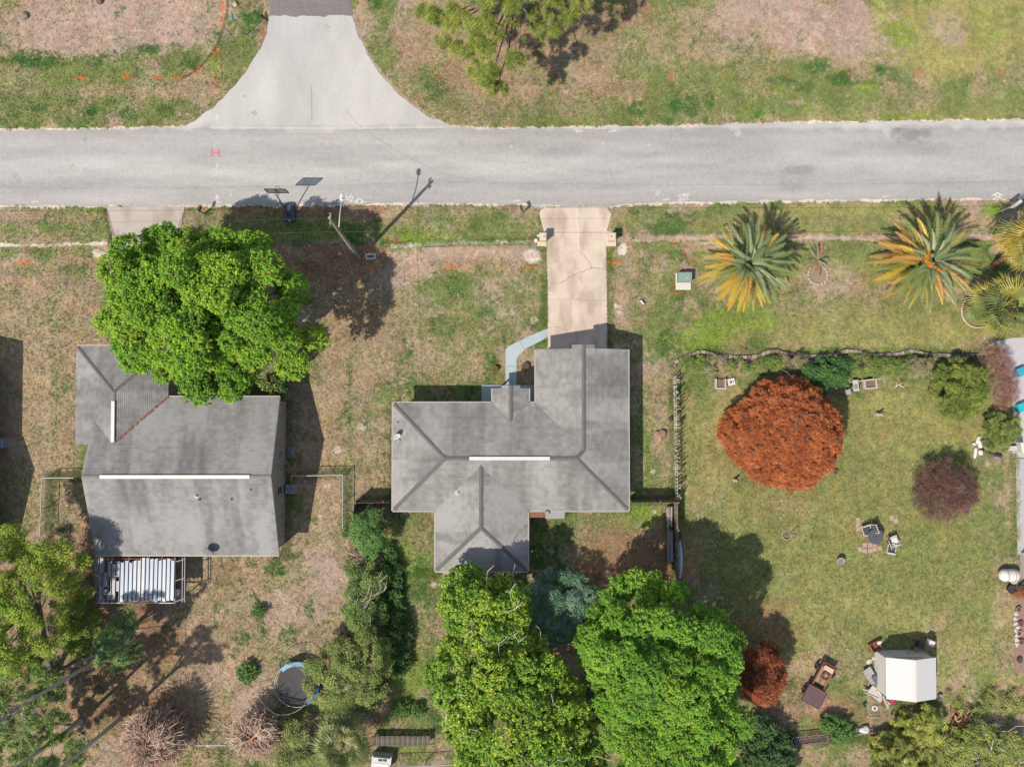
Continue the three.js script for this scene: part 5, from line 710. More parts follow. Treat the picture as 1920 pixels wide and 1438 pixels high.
// ---- grass, weeds and fallen leaves ----
{
  const mask = [drivePoly, apronPoly, walkPoly, porchPoly, ...houseMask], inRoad = roadPoly.map(p => p), near = (x, z) => inside(inRoad, x, z) || mask.some(m => inside(m, x, z));
  const tuft = needleClump(21, 9, .12, .011, .8), weed = broadClump(22, 9, .09, .12, .06), leaf = leafGeo([[[-.05, .01, 0], [0, .02, .03], [.05, .012, 0]], [[-.05, .01, 0], [.05, .012, 0], [0, .018, -.03]]]);
  const scatter = (name, label, cat, geo, count, seed, pick) => {
    rnd = mulberry(seed); const mm = [], cc = []; let tries = 0;
    while (mm.length < count && tries++ < count * (name === 'long_grass' ? 60 : 8)) { const x = R(-47, 47), z = R(-37, 36), m = gAt(x, z); if (m < 0) continue; const q = pick(x, z, m); if (!q || near(x, z)) continue; mm.push([x, z, q[0]]); cc.push([q[1], q[2], q[3]]); }
    const im = new THREE.InstancedMesh(geo, dryMat, mm.length), c = new THREE.Color();
    mm.forEach(([x, z, s], k) => { QS.setFromAxisAngle(UPV, rnd() * 6.283); M4.compose(v3(x, 0, z), QS, v3(s, s * R(.7, 1.2), s)); im.setMatrixAt(k, M4); im.setColorAt(k, c.setRGB(...cc[k])); });
    im.name = name; im.castShadow = im.receiveShadow = true; setUD(im, label, cat, null, 'stuff'); scene.add(im);
  };
  scatter('grass', 'short dry and green grass over all the lawns', 'grass', tuft, 240000, 31, (x, z, m) => { const g = growth[m]; if (rnd() > g * 1.15 + .06) return null; const v = R(.95, 1.55), h = R(-.1, .1); return [R(.6, 1.3), groundRGB[m * 3] * v * (1 + h), groundRGB[m * 3 + 1] * v, groundRGB[m * 3 + 2] * v * (1 - h)]; });
  scatter('weeds', 'low broad-leaved weeds in the greener patches of lawn', 'weeds', weed, 34000, 32, (x, z, m) => { const g = weedy[m]; if (rnd() > g * 1.3 - .05) return null; const v = R(1, 1.7); return [R(.6, 1.5), groundRGB[m * 3] * v * .9, groundRGB[m * 3 + 1] * v, groundRGB[m * 3 + 2] * v * .9]; });
  // longer grass where the mower does not reach: along walls, fences, edging and kerbs
  const edges = [[[1264, 706], [1266, 936]], [[1180, 938], [1262, 938]], [[1266, 940], [1268, 1104]], [[674, 940], [736, 940]], [[648, 888], [648, 985]], [[553, 890], [648, 888]], [[152, 893], [95, 893]], [[95, 893], [90, 1012]], [[1264, 690], [1313, 658]], [[1313, 658], [1440, 662]], [[1440, 662], [1620, 662]], [[1620, 662], [1835, 666]], [[1024, 470], [1026, 640]], [[1139, 466], [1140, 640]], [[736, 1075], [816, 1075]], [[560, 1045], [520, 1045]], [[1280, 1390], [1640, 1385]], [[1660, 1312], [1755, 1314]], [[200, 395], [212, 440]], [[740, 462], [1006, 455]], [[1903, 860], [1906, 1040]], [[740, 760], [738, 960]], [[1172, 660], [1174, 955]], [[540, 760], [538, 1035]]].map(e => e.map(p => W(...p)));
  scatter('long_grass', 'longer unmown grass along walls, fences and kerbs', 'grass', needleClump(23, 11, .2, .013, 1), 26000, 34, (x, z, m) => { let d = 1e9; for (const [a, b] of edges) { const dx = b[0] - a[0], dz = b[1] - a[1], u = Math.min(1, Math.max(0, ((x - a[0]) * dx + (z - a[1]) * dz) / (dx * dx + dz * dz))); d = Math.min(d, Math.hypot(x - a[0] - u * dx, z - a[1] - u * dz)); } if (d > .5 || rnd() > (.6 - d) * 1.8 * (vn(x * 1.2, z * 1.2) + .2)) return null; const v = R(.9, 1.5); return [R(.7, 1.5), groundRGB[m * 3] * v * .8, groundRGB[m * 3 + 1] * v * 1.02, groundRGB[m * 3 + 2] * v * .75]; });
  const oz = [W(1465, 830), W(1430, 1230), W(250, 1200), W(1190, 1050), W(660, 560), W(950, 80)], oc = [[196, 104, 60], [190, 100, 60], [176, 146, 112], [170, 132, 104], [168, 134, 104], [186, 140, 104]], or = [9, 5, 8, 5, 5, 8];
  scatter('fallen_leaves', 'fallen brown and orange leaves scattered under the trees', 'leaves', leaf, 15000, 33, (x, z) => { for (let k = 0; k < 6; k++) { const d = Math.hypot(x - oz[k][0], z - oz[k][1]) / or[k]; if (d < 1.25 && rnd() < 1.1 - d * .8) { const c = alb(...oc[k]), v = R(.6, 1.4); return [R(.7, 1.6), c[0] * v, c[1] * v, c[2] * v]; } } return null; });
}
// ================= street furniture =================
const WHITE = M(238, 236, 232, { roughness: .6 }), OFFW = M(214, 210, 204, { map: grainTex }), BLACK = M(44, 44, 46, { roughness: .7 }), GREY = M(150, 150, 150), GALV = M(190, 194, 198, { metalness: .5, roughness: .45 }), WOODG = M(168, 158, 148, { map: woodTex }), WOODB = M(136, 116, 100, { map: woodTex }), RUST = M(160, 104, 80, { map: rustTex });
const at = (px, py, h = 0) => { const [x, z] = W(px, py, h); return [x, z]; };
{ // utility pole with a street lamp
  const b = V(673, 484), t = V(617, 408, 10), T = thing('utility_pole', 'leaning wooden utility pole with a street lamp arm', 'utility pole', b.x, 0, b.z), top = v3(t.x - b.x, 10, t.z - b.z);
  mesh('pole', bar(v3(-top.x * .03, -.3, -top.z * .03), top, .19, .12, 14), M(186, 180, 172, { map: woodTex }), T);
  const p = v3(0, 0, 0).lerp(top, .72), l = V(641, 372, 7.6), L = v3(l.x - b.x, 7.6, l.z - b.z);
  const arm = mesh('lamp_arm', [tube([p, p.clone().lerp(L, .5).add(v3(0, .15, 0)), L], .045, 14, 7)], M(214, 214, 212, { metalness: .3, roughness: .4 }), T);
  mesh('lamp_head', [new THREE.SphereGeometry(.2, 14, 10).scale(1, .55, 1.7).translate(L.x, L.y, L.z - .1), cyl(.06, .06, .14, L.x, L.y + .14, L.z + .05, 10)], M(226, 228, 230, { roughness: .4 }), arm);
  mesh('crossarm', [box(.1, .1, .9, top.x, 9.6, top.z), cyl(.06, .08, .2, top.x, 9.75, top.z - .35, 8), cyl(.06, .08, .2, top.x, 9.75, top.z + .35, 8)], M(176, 160, 140), T);
  const wire = (label, pts, r) => setUD(mesh('overhead_wire', tube(pts, r, 60, 5), M(84, 84, 84)), label, 'wire', 'overhead wires along the street');
  const P = s => v3(0, 0, 0).lerp(top, s).add(v3(b.x, 0, b.z));
  const sag = (p0, x1, z1, d) => { const o = []; for (let k = 0; k <= 8; k++) { const s = k / 8; o.push(v3(lerp(p0.x, x1, s), p0.y - d * 4 * s * (1 - s), lerp(p0.z, z1, s))); } return o; };
  const hi = P(.985), lo = P(.69), dEast = .035;
  wire('upper wire running east from the utility pole top', sag(hi, 58, hi.z - .6, .8), .007); wire('upper wire running west from the utility pole top', sag(hi, -60, hi.z + .4, .5), .007);
  wire('lower cable running east from the utility pole', sag(lo, 58, lo.z - .3, .7), .014); wire('lower cable running west from the utility pole', sag(lo, -60, lo.z + .5, .4), .014);
  const h = V(746, 762, 2.7); wire('service wire sloping from the pole to the middle house', sag(P(.8), h.x, h.z, .25).map((q, k) => v3(q.x, lerp(P(.8).y, 2.75, k / 8) - .25 * 4 * k / 8 * (1 - k / 8), q.z)), .014);
}
{ // basketball hoop
  const b = V(543, 402), T = thing('basketball_hoop', 'portable basketball hoop with dark blue base at the kerb', 'basketball hoop', b.x, 0, b.z), g = V(518, 358, 2.95), bx = g.x - b.x, bz = g.z - b.z;
  const sh = new THREE.Shape(); sh.moveTo(-.42, -.75); sh.lineTo(.42, -.75); sh.quadraticCurveTo(.5, -.7, .5, -.5); sh.lineTo(.42, .8); sh.quadraticCurveTo(.3, .9, 0, .9); sh.quadraticCurveTo(-.3, .9, -.42, .8); sh.lineTo(-.5, -.5); sh.quadraticCurveTo(-.5, -.7, -.42, -.75);
  mesh('base_tank', new THREE.ExtrudeGeometry(sh, { depth: .16, bevelEnabled: true, bevelSize: .04, bevelThickness: .04, bevelSegments: 2 }).rotateX(-Math.PI / 2).translate(0, .05, -.1), M(44, 54, 82, { roughness: .5 }), T);
  mesh('base_ballast', [new THREE.SphereGeometry(.13, 10, 8).translate(.05, .2, .62), box(.3, .05, .5, 0, .26, -.5)], M(150, 156, 166), T);
  const top = v3(bx, 2.9, bz + .35); mesh('pole', bar(v3(0, .15, .3), top, .055, .05, 10), BLACK, T); mesh('brace', bar(v3(0, .2, -.3), v3(0, .15, .3).lerp(top, .4), .02), BLACK, T);
  mesh('arm', [bar(top.clone().add(v3(-.12, -.25, 0)), v3(bx - .12, 2.75, bz + .03), .02), bar(top.clone().add(v3(.12, -.25, 0)), v3(bx + .12, 2.75, bz + .03), .02), bar(top.clone().add(v3(-.12, 0, 0)), v3(bx - .12, 3.1, bz + .03), .02), bar(top.clone().add(v3(.12, 0, 0)), v3(bx + .12, 3.1, bz + .03), .02)], BLACK, T);
  const w = 1.75, h = 1.05, y = 2.95; const bd = mesh('backboard', [box(w, .07, .07, bx, y + h / 2, bz), box(w, .07, .07, bx, y - h / 2, bz), box(.07, h, .07, bx - w / 2, y, bz), box(.07, h, .07, bx + w / 2, y, bz), box(.05, h, .05, bx, y, bz + .02)], M(66, 62, 56), T);
  mesh('acrylic_panel', box(w - .08, h - .08, .015, bx, y, bz), M(150, 150, 144, { roughness: .2, transparent: true, opacity: .6 }), bd);
  const rim = new THREE.TorusGeometry(.23, .015, 6, 24).rotateX(Math.PI / 2).translate(bx, y - .3, bz - .3); const rm = mesh('rim', rim, M(214, 92, 84), T);
  const net = []; for (let k = 0; k < 12; k++) { const a = k / 12 * 6.283, c = a + .3; net.push(bar(v3(bx + .22 * Math.cos(a), y - .3, bz - .3 + .22 * Math.sin(a)), v3(bx + .13 * Math.cos(c), y - .68, bz - .3 + .13 * Math.sin(c)), .008, .008, 4)); } mesh('net', net, M(232, 214, 212), rm);
}
function mailbox(label, px, py, body, post, turn, h = 1.05, sc = 1) {
  const b = V(px, py), T = thing('mailbox', label, 'mailbox', b.x, 0, b.z, turn); mesh('post', box(.1, h, .1, 0, h / 2, 0), post, T); mesh('support', box(.08, .06, .5, 0, h - .03, -.12), post, T);
  const s = new THREE.Shape(); s.moveTo(-.1, 0); s.lineTo(.1, 0); s.lineTo(.1, .13); s.absarc(0, .13, .1, 0, Math.PI); s.lineTo(-.1, 0); const bx = mesh('box_body', new THREE.ExtrudeGeometry(s, { depth: .5, bevelEnabled: false }).translate(0, h, -.42), body, T); mesh('flag', box(.015, .14, .04, .112, h + .18, -.1), M(200, 60, 50), bx); mesh('door', box(.19, .2, .015, 0, h + .11, -.43), body, bx); T.scale.setScalar(sc);
}
mailbox('mailbox on a green post beside the concrete apron', 383, 401, BLACK, M(70, 128, 92), -.4); mailbox('dark mailbox on a post west of the cream driveway', 978, 400, M(70, 70, 74), M(180, 176, 170), .3); mailbox('white mailbox on a white post at the east end of the verge', 1876, 396, WHITE, WHITE, -.9, 1.1, 1.5);
{ // street name sign
  const b = V(461, 66), T = thing('street_sign', 'pole with crossed blue street name signs on the corner grass', 'street sign', b.x, 0, b.z), S = M(74, 140, 176, { roughness: .5 }); mesh('pole', bar(v3(0, -.1, 0), v3(-.05, 2.6, -.05), .035, .03, 10), M(140, 150, 150), T);
  mesh('sign_blade', box(.9, .22, .03, -.05, 2.6, -.05, 0, -.62, 0), S, T); mesh('sign_blade', box(.8, .22, .03, -.05, 2.85, -.05, 0, -1.4, 0), S, T); mesh('cap', cyl(.04, .04, .1, -.05, 3, -.05), GREY, T);
}
for (const [x, label, s] of [[1017, 'cream gatepost on the west side of the driveway', 1], [1145, 'cream gatepost on the east side of the driveway', -1]]) {
  const b = V(x, 449, 0), T = thing('gatepost', label, 'gatepost', b.x, 0, b.z, 0, 'gateposts at the driveway'), m = M(230, 216, 194); mesh('shaft', box(.5, 1.1, .58, 0, .55, 0), m, T); mesh('cap', [box(.62, .07, .7, 0, 1.135, 0), box(.5, .05, .58, 0, 1.195, 0)], m, T); mesh('footing', box(.85, .18, 1.05, -s * .05, .09, .1), m, T); mesh('hinge_pin', box(.12, .05, .06, s * .1, 1.245, 0), BLACK, T);
}
{ const b = V(1005, 453), T = thing('globe_lamp', 'white globe lamp beside the west gatepost', 'lamp', b.x, 0, b.z); mesh('globe', new THREE.SphereGeometry(.19, 16, 12).translate(0, .5, 0), WHITE, T); mesh('stand', cyl(.05, .08, .35, 0, .17, 0), GREY, T); }
{ const b = V(1183, 450), T = thing('bucket', 'white bucket on the verge east of the driveway', 'bucket', b.x, 0, b.z); mesh('body', lathe([[.1, 0], [.13, .26], [.115, .26], [.09, .02], [0, .02]], 16), WHITE, T); mesh('handle', new THREE.TorusGeometry(.12, .008, 5, 14, Math.PI).translate(0, .26, 0), GREY, T); }
{ const b = V(695, 481), T = thing('utility_box', 'white slotted utility box lid in the grass by the pole', 'utility box', b.x, 0, b.z, .08); mesh('frame', [box(.9, .08, .12, 0, .04, -.2), box(.9, .08, .12, 0, .04, .2), box(.12, .08, .28, -.39, .04, 0), box(.12, .08, .28, .39, .04, 0)], M(222, 216, 216), T); mesh('lid', box(.64, .05, .26, 0, .03, 0), M(120, 100, 98), T); }
{ const b = V(1281, 528), T = thing('transformer_box', 'green electrical transformer cabinet on a white pad', 'transformer', b.x, 0, b.z); mesh('pad', box(1.35, .12, 1.5, 0, .06, 0), M(232, 230, 226), T); mesh('cabinet', box(1.15, .62, .8, 0, .43, -.28), M(138, 170, 160, { roughness: .5 }), T); mesh('lid', [box(1.2, .05, .86, 0, .765, -.28), box(1.0, .03, .66, 0, .8, -.28)], M(142, 174, 164, { roughness: .5 }), T); mesh('vent', cyl(.05, .05, .03, .2, .82, -.2), WHITE, T); }
// stones, stumps, small rubbish on the lawns
function rock(label, px, py, r, col, seed, flat = .6) { const b = V(px, py), g = new THREE.IcosahedronGeometry(r, 2), p = g.attributes.position, q = mulberry(seed), ox = q() * 50; for (let i = 0; i < p.count; i++) { const s = .45 + 1.1 * fbm(p.getX(i) / r * 1.3 + ox, p.getZ(i) / r * 1.3 + p.getY(i) / r, 3); p.setXYZ(i, p.getX(i) * s, p.getY(i) * s * flat, p.getZ(i) * s); } g.computeVertexNormals(); const o = mesh('rock', g, M(...col, { map: grainTex })); o.position.set(b.x, r * flat * .55, b.z); setUD(o, label, 'rock'); return o; }
rock('grey rock on the bare ground in the northwest corner', 47, 29, .32, [150, 144, 138], 1); rock('dark rock at the top edge on the bare ground', 187, 2, .3, [120, 108, 100], 2); rock('pale rock by the blue street sign', 441, 9, .24, [214, 204, 184], 3); rock('white rubble lump beside the driveway', 1157, 573, .26, [222, 216, 208], 4, .4); rock('small white rubble piece beside the driveway', 1163, 584, .16, [218, 210, 200], 5, .4); rock('brown lump by the picket fence', 1238, 817, .5, [190, 152, 130], 6, .55); rock('dark ball-shaped stone against the picket fence', 1257, 785, .2, [80, 72, 66], 7, .9);
{ const b = V(1201, 563), T = thing('garden_ornament', 'slim white garden ornament lying on the bare spot', 'ornament', b.x, 0, b.z, .5); mesh('body', lathe([[0, 0], [.1, .04], [.12, .2], [.06, .38], [.09, .46], [0, .55]], 12).rotateX(1.1).translate(0, .12, 0), WHITE, T); mesh('foot', box(.2, .06, .14, 0, .03, -.06), M(60, 60, 60), T); }
{ const b = V(1690, 97), T = thing('timber_plank', 'weathered grey plank lying on the lawn across the street', 'plank', b.x, 0, b.z, .9); mesh('board', box(1.2, .06, .16, 0, .04, 0), WOODG, T); mesh('broken_end', box(.5, .05, .13, -.7, .06, .1, 0, .5, 0), M(206, 190, 180, { map: woodTex }), T); }
{ const b = V(1649, 131), T = thing('crate', 'small blue crate in the grass across the street', 'crate', b.x, 0, b.z, .4); mesh('body', [box(.3, .2, .02, 0, .1, .1), box(.3, .2, .02, 0, .1, -.1), box(.02, .2, .2, .15, .1, 0), box(.02, .2, .2, -.15, .1, 0), box(.28, .02, .2, 0, .02, 0)], M(70, 90, 130), T); }
{ const c = V(1534, 516), T = thing('stone_ring', 'ring of pale stones on the front lawn', 'stone ring', c.x, 0, c.z), r = mulberry(5); for (let k = 0; k < 16; k++) { const a = k / 16 * 6.283; const s = mesh('stone', new THREE.IcosahedronGeometry(.17, 1).scale(R2(r, .85, 1.3), .5, R2(r, .8, 1.1)), M(196 + 14 * r(), 184, 174, { map: grainTex }), T); s.position.set(Math.cos(a) * .86, .07, Math.sin(a) * .82); s.rotation.y = -a + 1.57; } mesh('soil', cyl(.72, .74, .04, 0, .02, 0, 20), M(176, 156, 134, { map: grainTex }), T); }
{ const T = thing('edging_ring', 'curved white plastic lawn edging around the fan palm bed', 'edging', ...(() => { const q = V(1840, 575); return [q.x, 0, q.z]; })()), c = [T.position.x, T.position.z], pts = [[1860, 540], [1838, 544], [1818, 552], [1805, 570], [1803, 590], [1812, 606], [1828, 614], [1850, 612]].map(p => { const q = W(...p); return v3(q[0] - c[0], .09, q[1] - c[1]); }); mesh('strip', tube(pts, .07, 40, 6).scale(1, 1.4, 1), M(222, 196, 184), T); const b = W(1812, 578), bl = mesh('bowl', lathe([[0, .02], [.3, .06], [.36, .2], [.33, .2], [.27, .08], [0, .05]], 16), M(150, 84, 66), T); bl.position.set(b[0] - c[0], 0, b[1] - c[1]); }
function pot(label, px, py, r, h, col, soil = [90, 70, 56], name = 'plant_pot', cat = 'plant pot') { const b = V(px, py), T = thing(name, label, cat, b.x, 0, b.z); mesh('body', lathe([[r * .7, 0], [r, h * .85], [r * 1.1, h * .86], [r * 1.1, h], [r * .92, h], [r * .9, h * .85], [0, h * .84]], 18), M(...col, { map: grainTex }), T); mesh('soil', cyl(r * .88, r * .88, .03, 0, h * .86, 0, 16), M(...soil), T); return T; }
pot('terracotta pot on the dry lawn before the front walk', 929, 692, .24, .4, [206, 108, 72]); pot('dark planter with a dried plant by the garage wall', 985, 687, .3, .35, [120, 100, 90]); pot('pale round planter alone on the east back lawn', 1573, 1050, .3, .5, [220, 206, 200], [150, 130, 130]); pot('small dark pot at the foot of the rust tree', 1566, 884, .22, .22, [140, 150, 90]);
{ const b = V(1475, 1003), T = thing('bicycle_wheel', 'bicycle wheel lying on the east back lawn', 'wheel', b.x, 0, b.z); mesh('tyre', new THREE.TorusGeometry(.4, .045, 8, 30).rotateX(Math.PI / 2 - .15).translate(0, .08, 0), M(190, 172, 160), T); const sp = []; for (let k = 0; k < 14; k++) { const a = k / 14 * 6.283; sp.push(bar(v3(0, .08, 0), v3(.4 * Math.cos(a), .08, .4 * Math.sin(a)), .006, .006, 4)); } mesh('spokes', sp, GREY, T); mesh('hub', cyl(.05, .05, .1, 0, .08, 0), GREY, T); const bs = mesh('post', [bar(v3(.35, .05, -.2), v3(.45, .85, -.25), .03), box(.3, .06, .1, .46, .86, -.25)], M(90, 70, 60), T); }
function statue(label, px, py, s, turn) { const b = V(px, py), T = thing('garden_statue', label, 'statue', b.x, 0, b.z, turn); mesh('figure', [lathe([[0, 0], [.16, 0], [.2, .2], [.13, .45], [.1, .6], [.12, .68], [.06, .78], [0, .8]], 12), new THREE.SphereGeometry(.1, 10, 8).translate(0, .86, 0), bar(v3(-.1, .55, 0), v3(-.34, .4, .2), .05, .03), bar(v3(.1, .55, 0), v3(.36, .62, -.1), .05, .03), bar(v3(0, .3, 0), v3(.1, .35, .4), .06, .03)].map(g => g.scale(s, s, s)), OFFW, T); mesh('plinth', cyl(.22 * s, .26 * s, .1, 0, .03, 0, 12), GREY, T); }
statue('pale garden statue southwest of the rust tree', 1377, 899, .8, .4); statue('white winged garden statue on the lawn east of the rust tree', 1645, 777, .95, -.7);

// ================= fences =================
function boardFence(name, label, a, b, h, bw, mat, gap = .02, post = 2.4, group) {
  const A = V(...a), Bq = V(...b), L = A.distanceTo(Bq), T = thing(name, label, 'fence', A.x, 0, A.z, Math.atan2(-(Bq.z - A.z), Bq.x - A.x), group), n = Math.round(L / (bw + gap)), r = mulberry(Math.round(a[0] + a[1])), gs = [0, 1, 2].map(k => box(bw, h * (1 + (k - 1) * .02), .025, 0, h * (1 + (k - 1) * .02) / 2, 0));
  for (let k = 0; k < n; k++) { const o = mesh('board', gs[k % 3], mat[Math.floor(r() * mat.length)], T); o.position.set((k + .5) * L / n, 0, .03); o.rotation.z = (r() - .5) * .03; }
  for (const y of [.3, h - .3]) mesh('rail', box(L, .09, .04, L / 2, y, -.005), mat[0], T); for (let x = 0; x <= L + .1; x += post) mesh('post', box(.1, h, .1, Math.min(x, L), h / 2, -.06), mat[0], T); return T;
}
const FW = [M(150, 138, 126, { map: woodTex }), M(132, 120, 110, { map: woodTex }), M(166, 154, 142, { map: woodTex })];
boardFence('board_fence', 'weathered board fence from the middle house to the picket fence', [1180, 936], [1263, 936], 1.75, .14, FW, .01); boardFence('board_fence', 'weathered board fence joining the west wall of the middle house', [674, 937], [736, 936], 1.8, .14, FW, .01); boardFence('board_fence', 'weathered board fence running south by the dark shrub', [673, 938], [668, 985], 1.75, .14, FW, .01); boardFence('board_fence', 'board fence with timber stacked against it behind the house', [1264, 938], [1266, 1104], 1.5, .14, [M(176, 160, 144, { map: woodTex }), M(150, 132, 118, { map: woodTex }), M(196, 180, 164, { map: woodTex })], .01);
{ // picket fence of leaning canes
  const A = V(1263, 706), Bq = V(1265, 934), L = Bq.z - A.z, T = thing('picket_fence', 'pale picket fence of thin leaning stakes between the gardens', 'fence', A.x, 0, A.z), r = mulberry(8), n = 76, gs = [1.3, 1.45, 1.55].map(h => bar(v3(0, 0, 0), v3(0, h, 0), .05, .036, 5));
  const mm = [M(238, 232, 224), M(222, 214, 204), M(212, 200, 188)];
  for (let k = 0; k < n; k++) { const o = mesh('picket', gs[k % 3], mm[Math.floor(r() * 3)], T); o.position.set((r() - .5) * .08 + .1 * k / n, 0, (k + .5) * L / n); o.rotation.set((r() - .5) * .25, 0, (r() - .5) * .35); }
  for (const y of [.35, .95]) mesh('rail', bar(v3(0, y, 0), v3(.1, y, L), .03, .03, 6), mm[1], T);
}
// chain-link runs
function chainFence(label, pts, h) {
  const q = pts.map(p => V(...p)), T = thing('chain_link_fence', label, 'fence', q[0].x, 0, q[0].z, 0, 'chain link fences'), loc = q.map(p => v3(p.x - q[0].x, 0, p.z - q[0].z));
  for (let k = 0; k + 1 < loc.length; k++) { const a = loc[k], b = loc[k + 1], L = a.distanceTo(b), w = [], up = v3(0, h, 0); mesh('top_rail', bar(a.clone().add(up), b.clone().add(up), .035, .035, 8), M(206, 210, 212, { metalness: .3, roughness: .5 }), T); const n = Math.round(L / .16), m = Math.max(1, Math.round(h / (L / n))); for (let i = -m; i < n; i++) for (const s of [0, 1]) { let x0 = i * L / n, x1 = (i + m) * L / n, y0 = 0, y1 = h; const c0 = Math.max(0, x0), c1 = Math.min(L, x1); if (c1 - c0 < .05) continue; y0 = h * (c0 - x0) / (x1 - x0); y1 = h * (c1 - x0) / (x1 - x0); if (s) { y0 = h - y0; y1 = h - y1; } w.push(bar(a.clone().lerp(b, c0 / L).setY(y0), a.clone().lerp(b, c1 / L).setY(y1), .004, .004, 3)); } const o = mesh('wire_mesh', w, GALV, T); o.userData.kind = 'stuff'; }
  for (const p of loc) mesh('post', bar(v3(p.x, -.1, p.z), v3(p.x, h + .06, p.z), .04, .04, 8), GALV, T);
}
chainFence('chain link fence angling from the gabled house to the board fence', [[553, 890], [588, 889], [648, 888], [648, 940], [648, 985]], 1.2); chainFence('chain link fence on the grass strip west of the gabled house', [[152, 893], [95, 893], [93, 950], [90, 1012]], 1.2); chainFence('chain link fence along the bottom boundary by the dead palms', [[330, 1386], [400, 1386], [470, 1385]], 1.1); chainFence('chain link fence at the bottom edge by the fallen ramp', [[735, 1426], [800, 1424], [870, 1420]], 1.1);
{ // scalloped garden edging
  const pts = [[1264, 690], [1266, 680], [1280, 672], [1296, 665], [1313, 660], [1328, 662], [1345, 667], [1372, 669], [1400, 670], [1425, 666], [1440, 660], [1458, 659], [1474, 664], [1500, 667], [1540, 668], [1566, 664], [1584, 659], [1604, 659], [1620, 664], [1650, 666], [1685, 664], [1700, 659], [1716, 659], [1732, 664], [1770, 666], [1800, 668], [1835, 666]], q = pts.map(p => V(...p)), T = thing('garden_edging', 'winding grey block edging along the east front lawn', 'edging', q[0].x, 0, q[0].z), cv = new THREE.CatmullRomCurve3(q), L = cv.getLength(), n = Math.round(L / .42), r = mulberry(77), gm = [M(172, 158, 146, { map: grainTex }), M(140, 126, 116, { map: grainTex }), M(190, 178, 168, { map: grainTex })], gb = box(.4, .26, .3, 0, .13, 0);
  for (let k = 0; k < n; k++) { const p = cv.getPointAt((k + .5) / n), t = cv.getTangentAt((k + .5) / n), o = mesh('block', gb, gm[Math.floor(r() * 3)], T); o.position.set(p.x - q[0].x, -.02 + r() * .03, p.z - q[0].z); o.rotation.y = Math.atan2(-t.z, t.x) + (r() - .5) * .3; o.rotation.z = (r() - .5) * .2; o.scale.set(R2(r, .8, 1.05), R2(r, .7, 1.1), R2(r, .75, 1.1)); }
}
// a low bank of spoil along the filled trench on the front lawn
{ const A = V(738, 461), Bq = V(1006, 455), NX = 260, NZ = 14, pos = [], col = [], idx = []; for (let k = 0; k <= NX; k++) for (let m = 0; m <= NZ; m++) { const x = lerp(A.x, Bq.x, k / NX), z0 = lerp(A.z, Bq.z, k / NX) + (fbm(x * .9, 3, 2) - .5) * .25, t = m / NZ, z = z0 + t * 1.3, h = (t < .12 ? t / .12 : Math.pow(1 - (t - .12) / .88, 1.4)) * (.06 + .2 * fbm(x * .8, 9, 2)) * (t === 1 || t === 0 ? 0 : 1) + (t > 0 && t < 1 ? .1 * (fbm(x * 4, z * 4, 3) - .5) * (1 - t) : 0); pos.push(x, Math.max(-.01, h), z); const g = gAt(x, z) * 3, q = .85 + .3 * vn(x * 9, z * 9); col.push(groundRGB[g] * q, groundRGB[g + 1] * q, groundRGB[g + 2] * q); if (k < NX && m < NZ) { const a = k * (NZ + 1) + m; idx.push(a, a + 1, a + NZ + 1, a + 1, a + NZ + 2, a + NZ + 1); } } const g = new THREE.BufferGeometry(); g.setAttribute('position', new THREE.Float32BufferAttribute(pos, 3)); g.setAttribute('color', new THREE.Float32BufferAttribute(col, 3)); g.setIndex(idx); g.computeVertexNormals(); setUD(mesh('soil_bank', g, new THREE.MeshStandardMaterial({ vertexColors: true, roughness: 1, side: THREE.DoubleSide })), 'low bank of grey soil beside the trench scar', 'soil bank', null, 'structure'); }

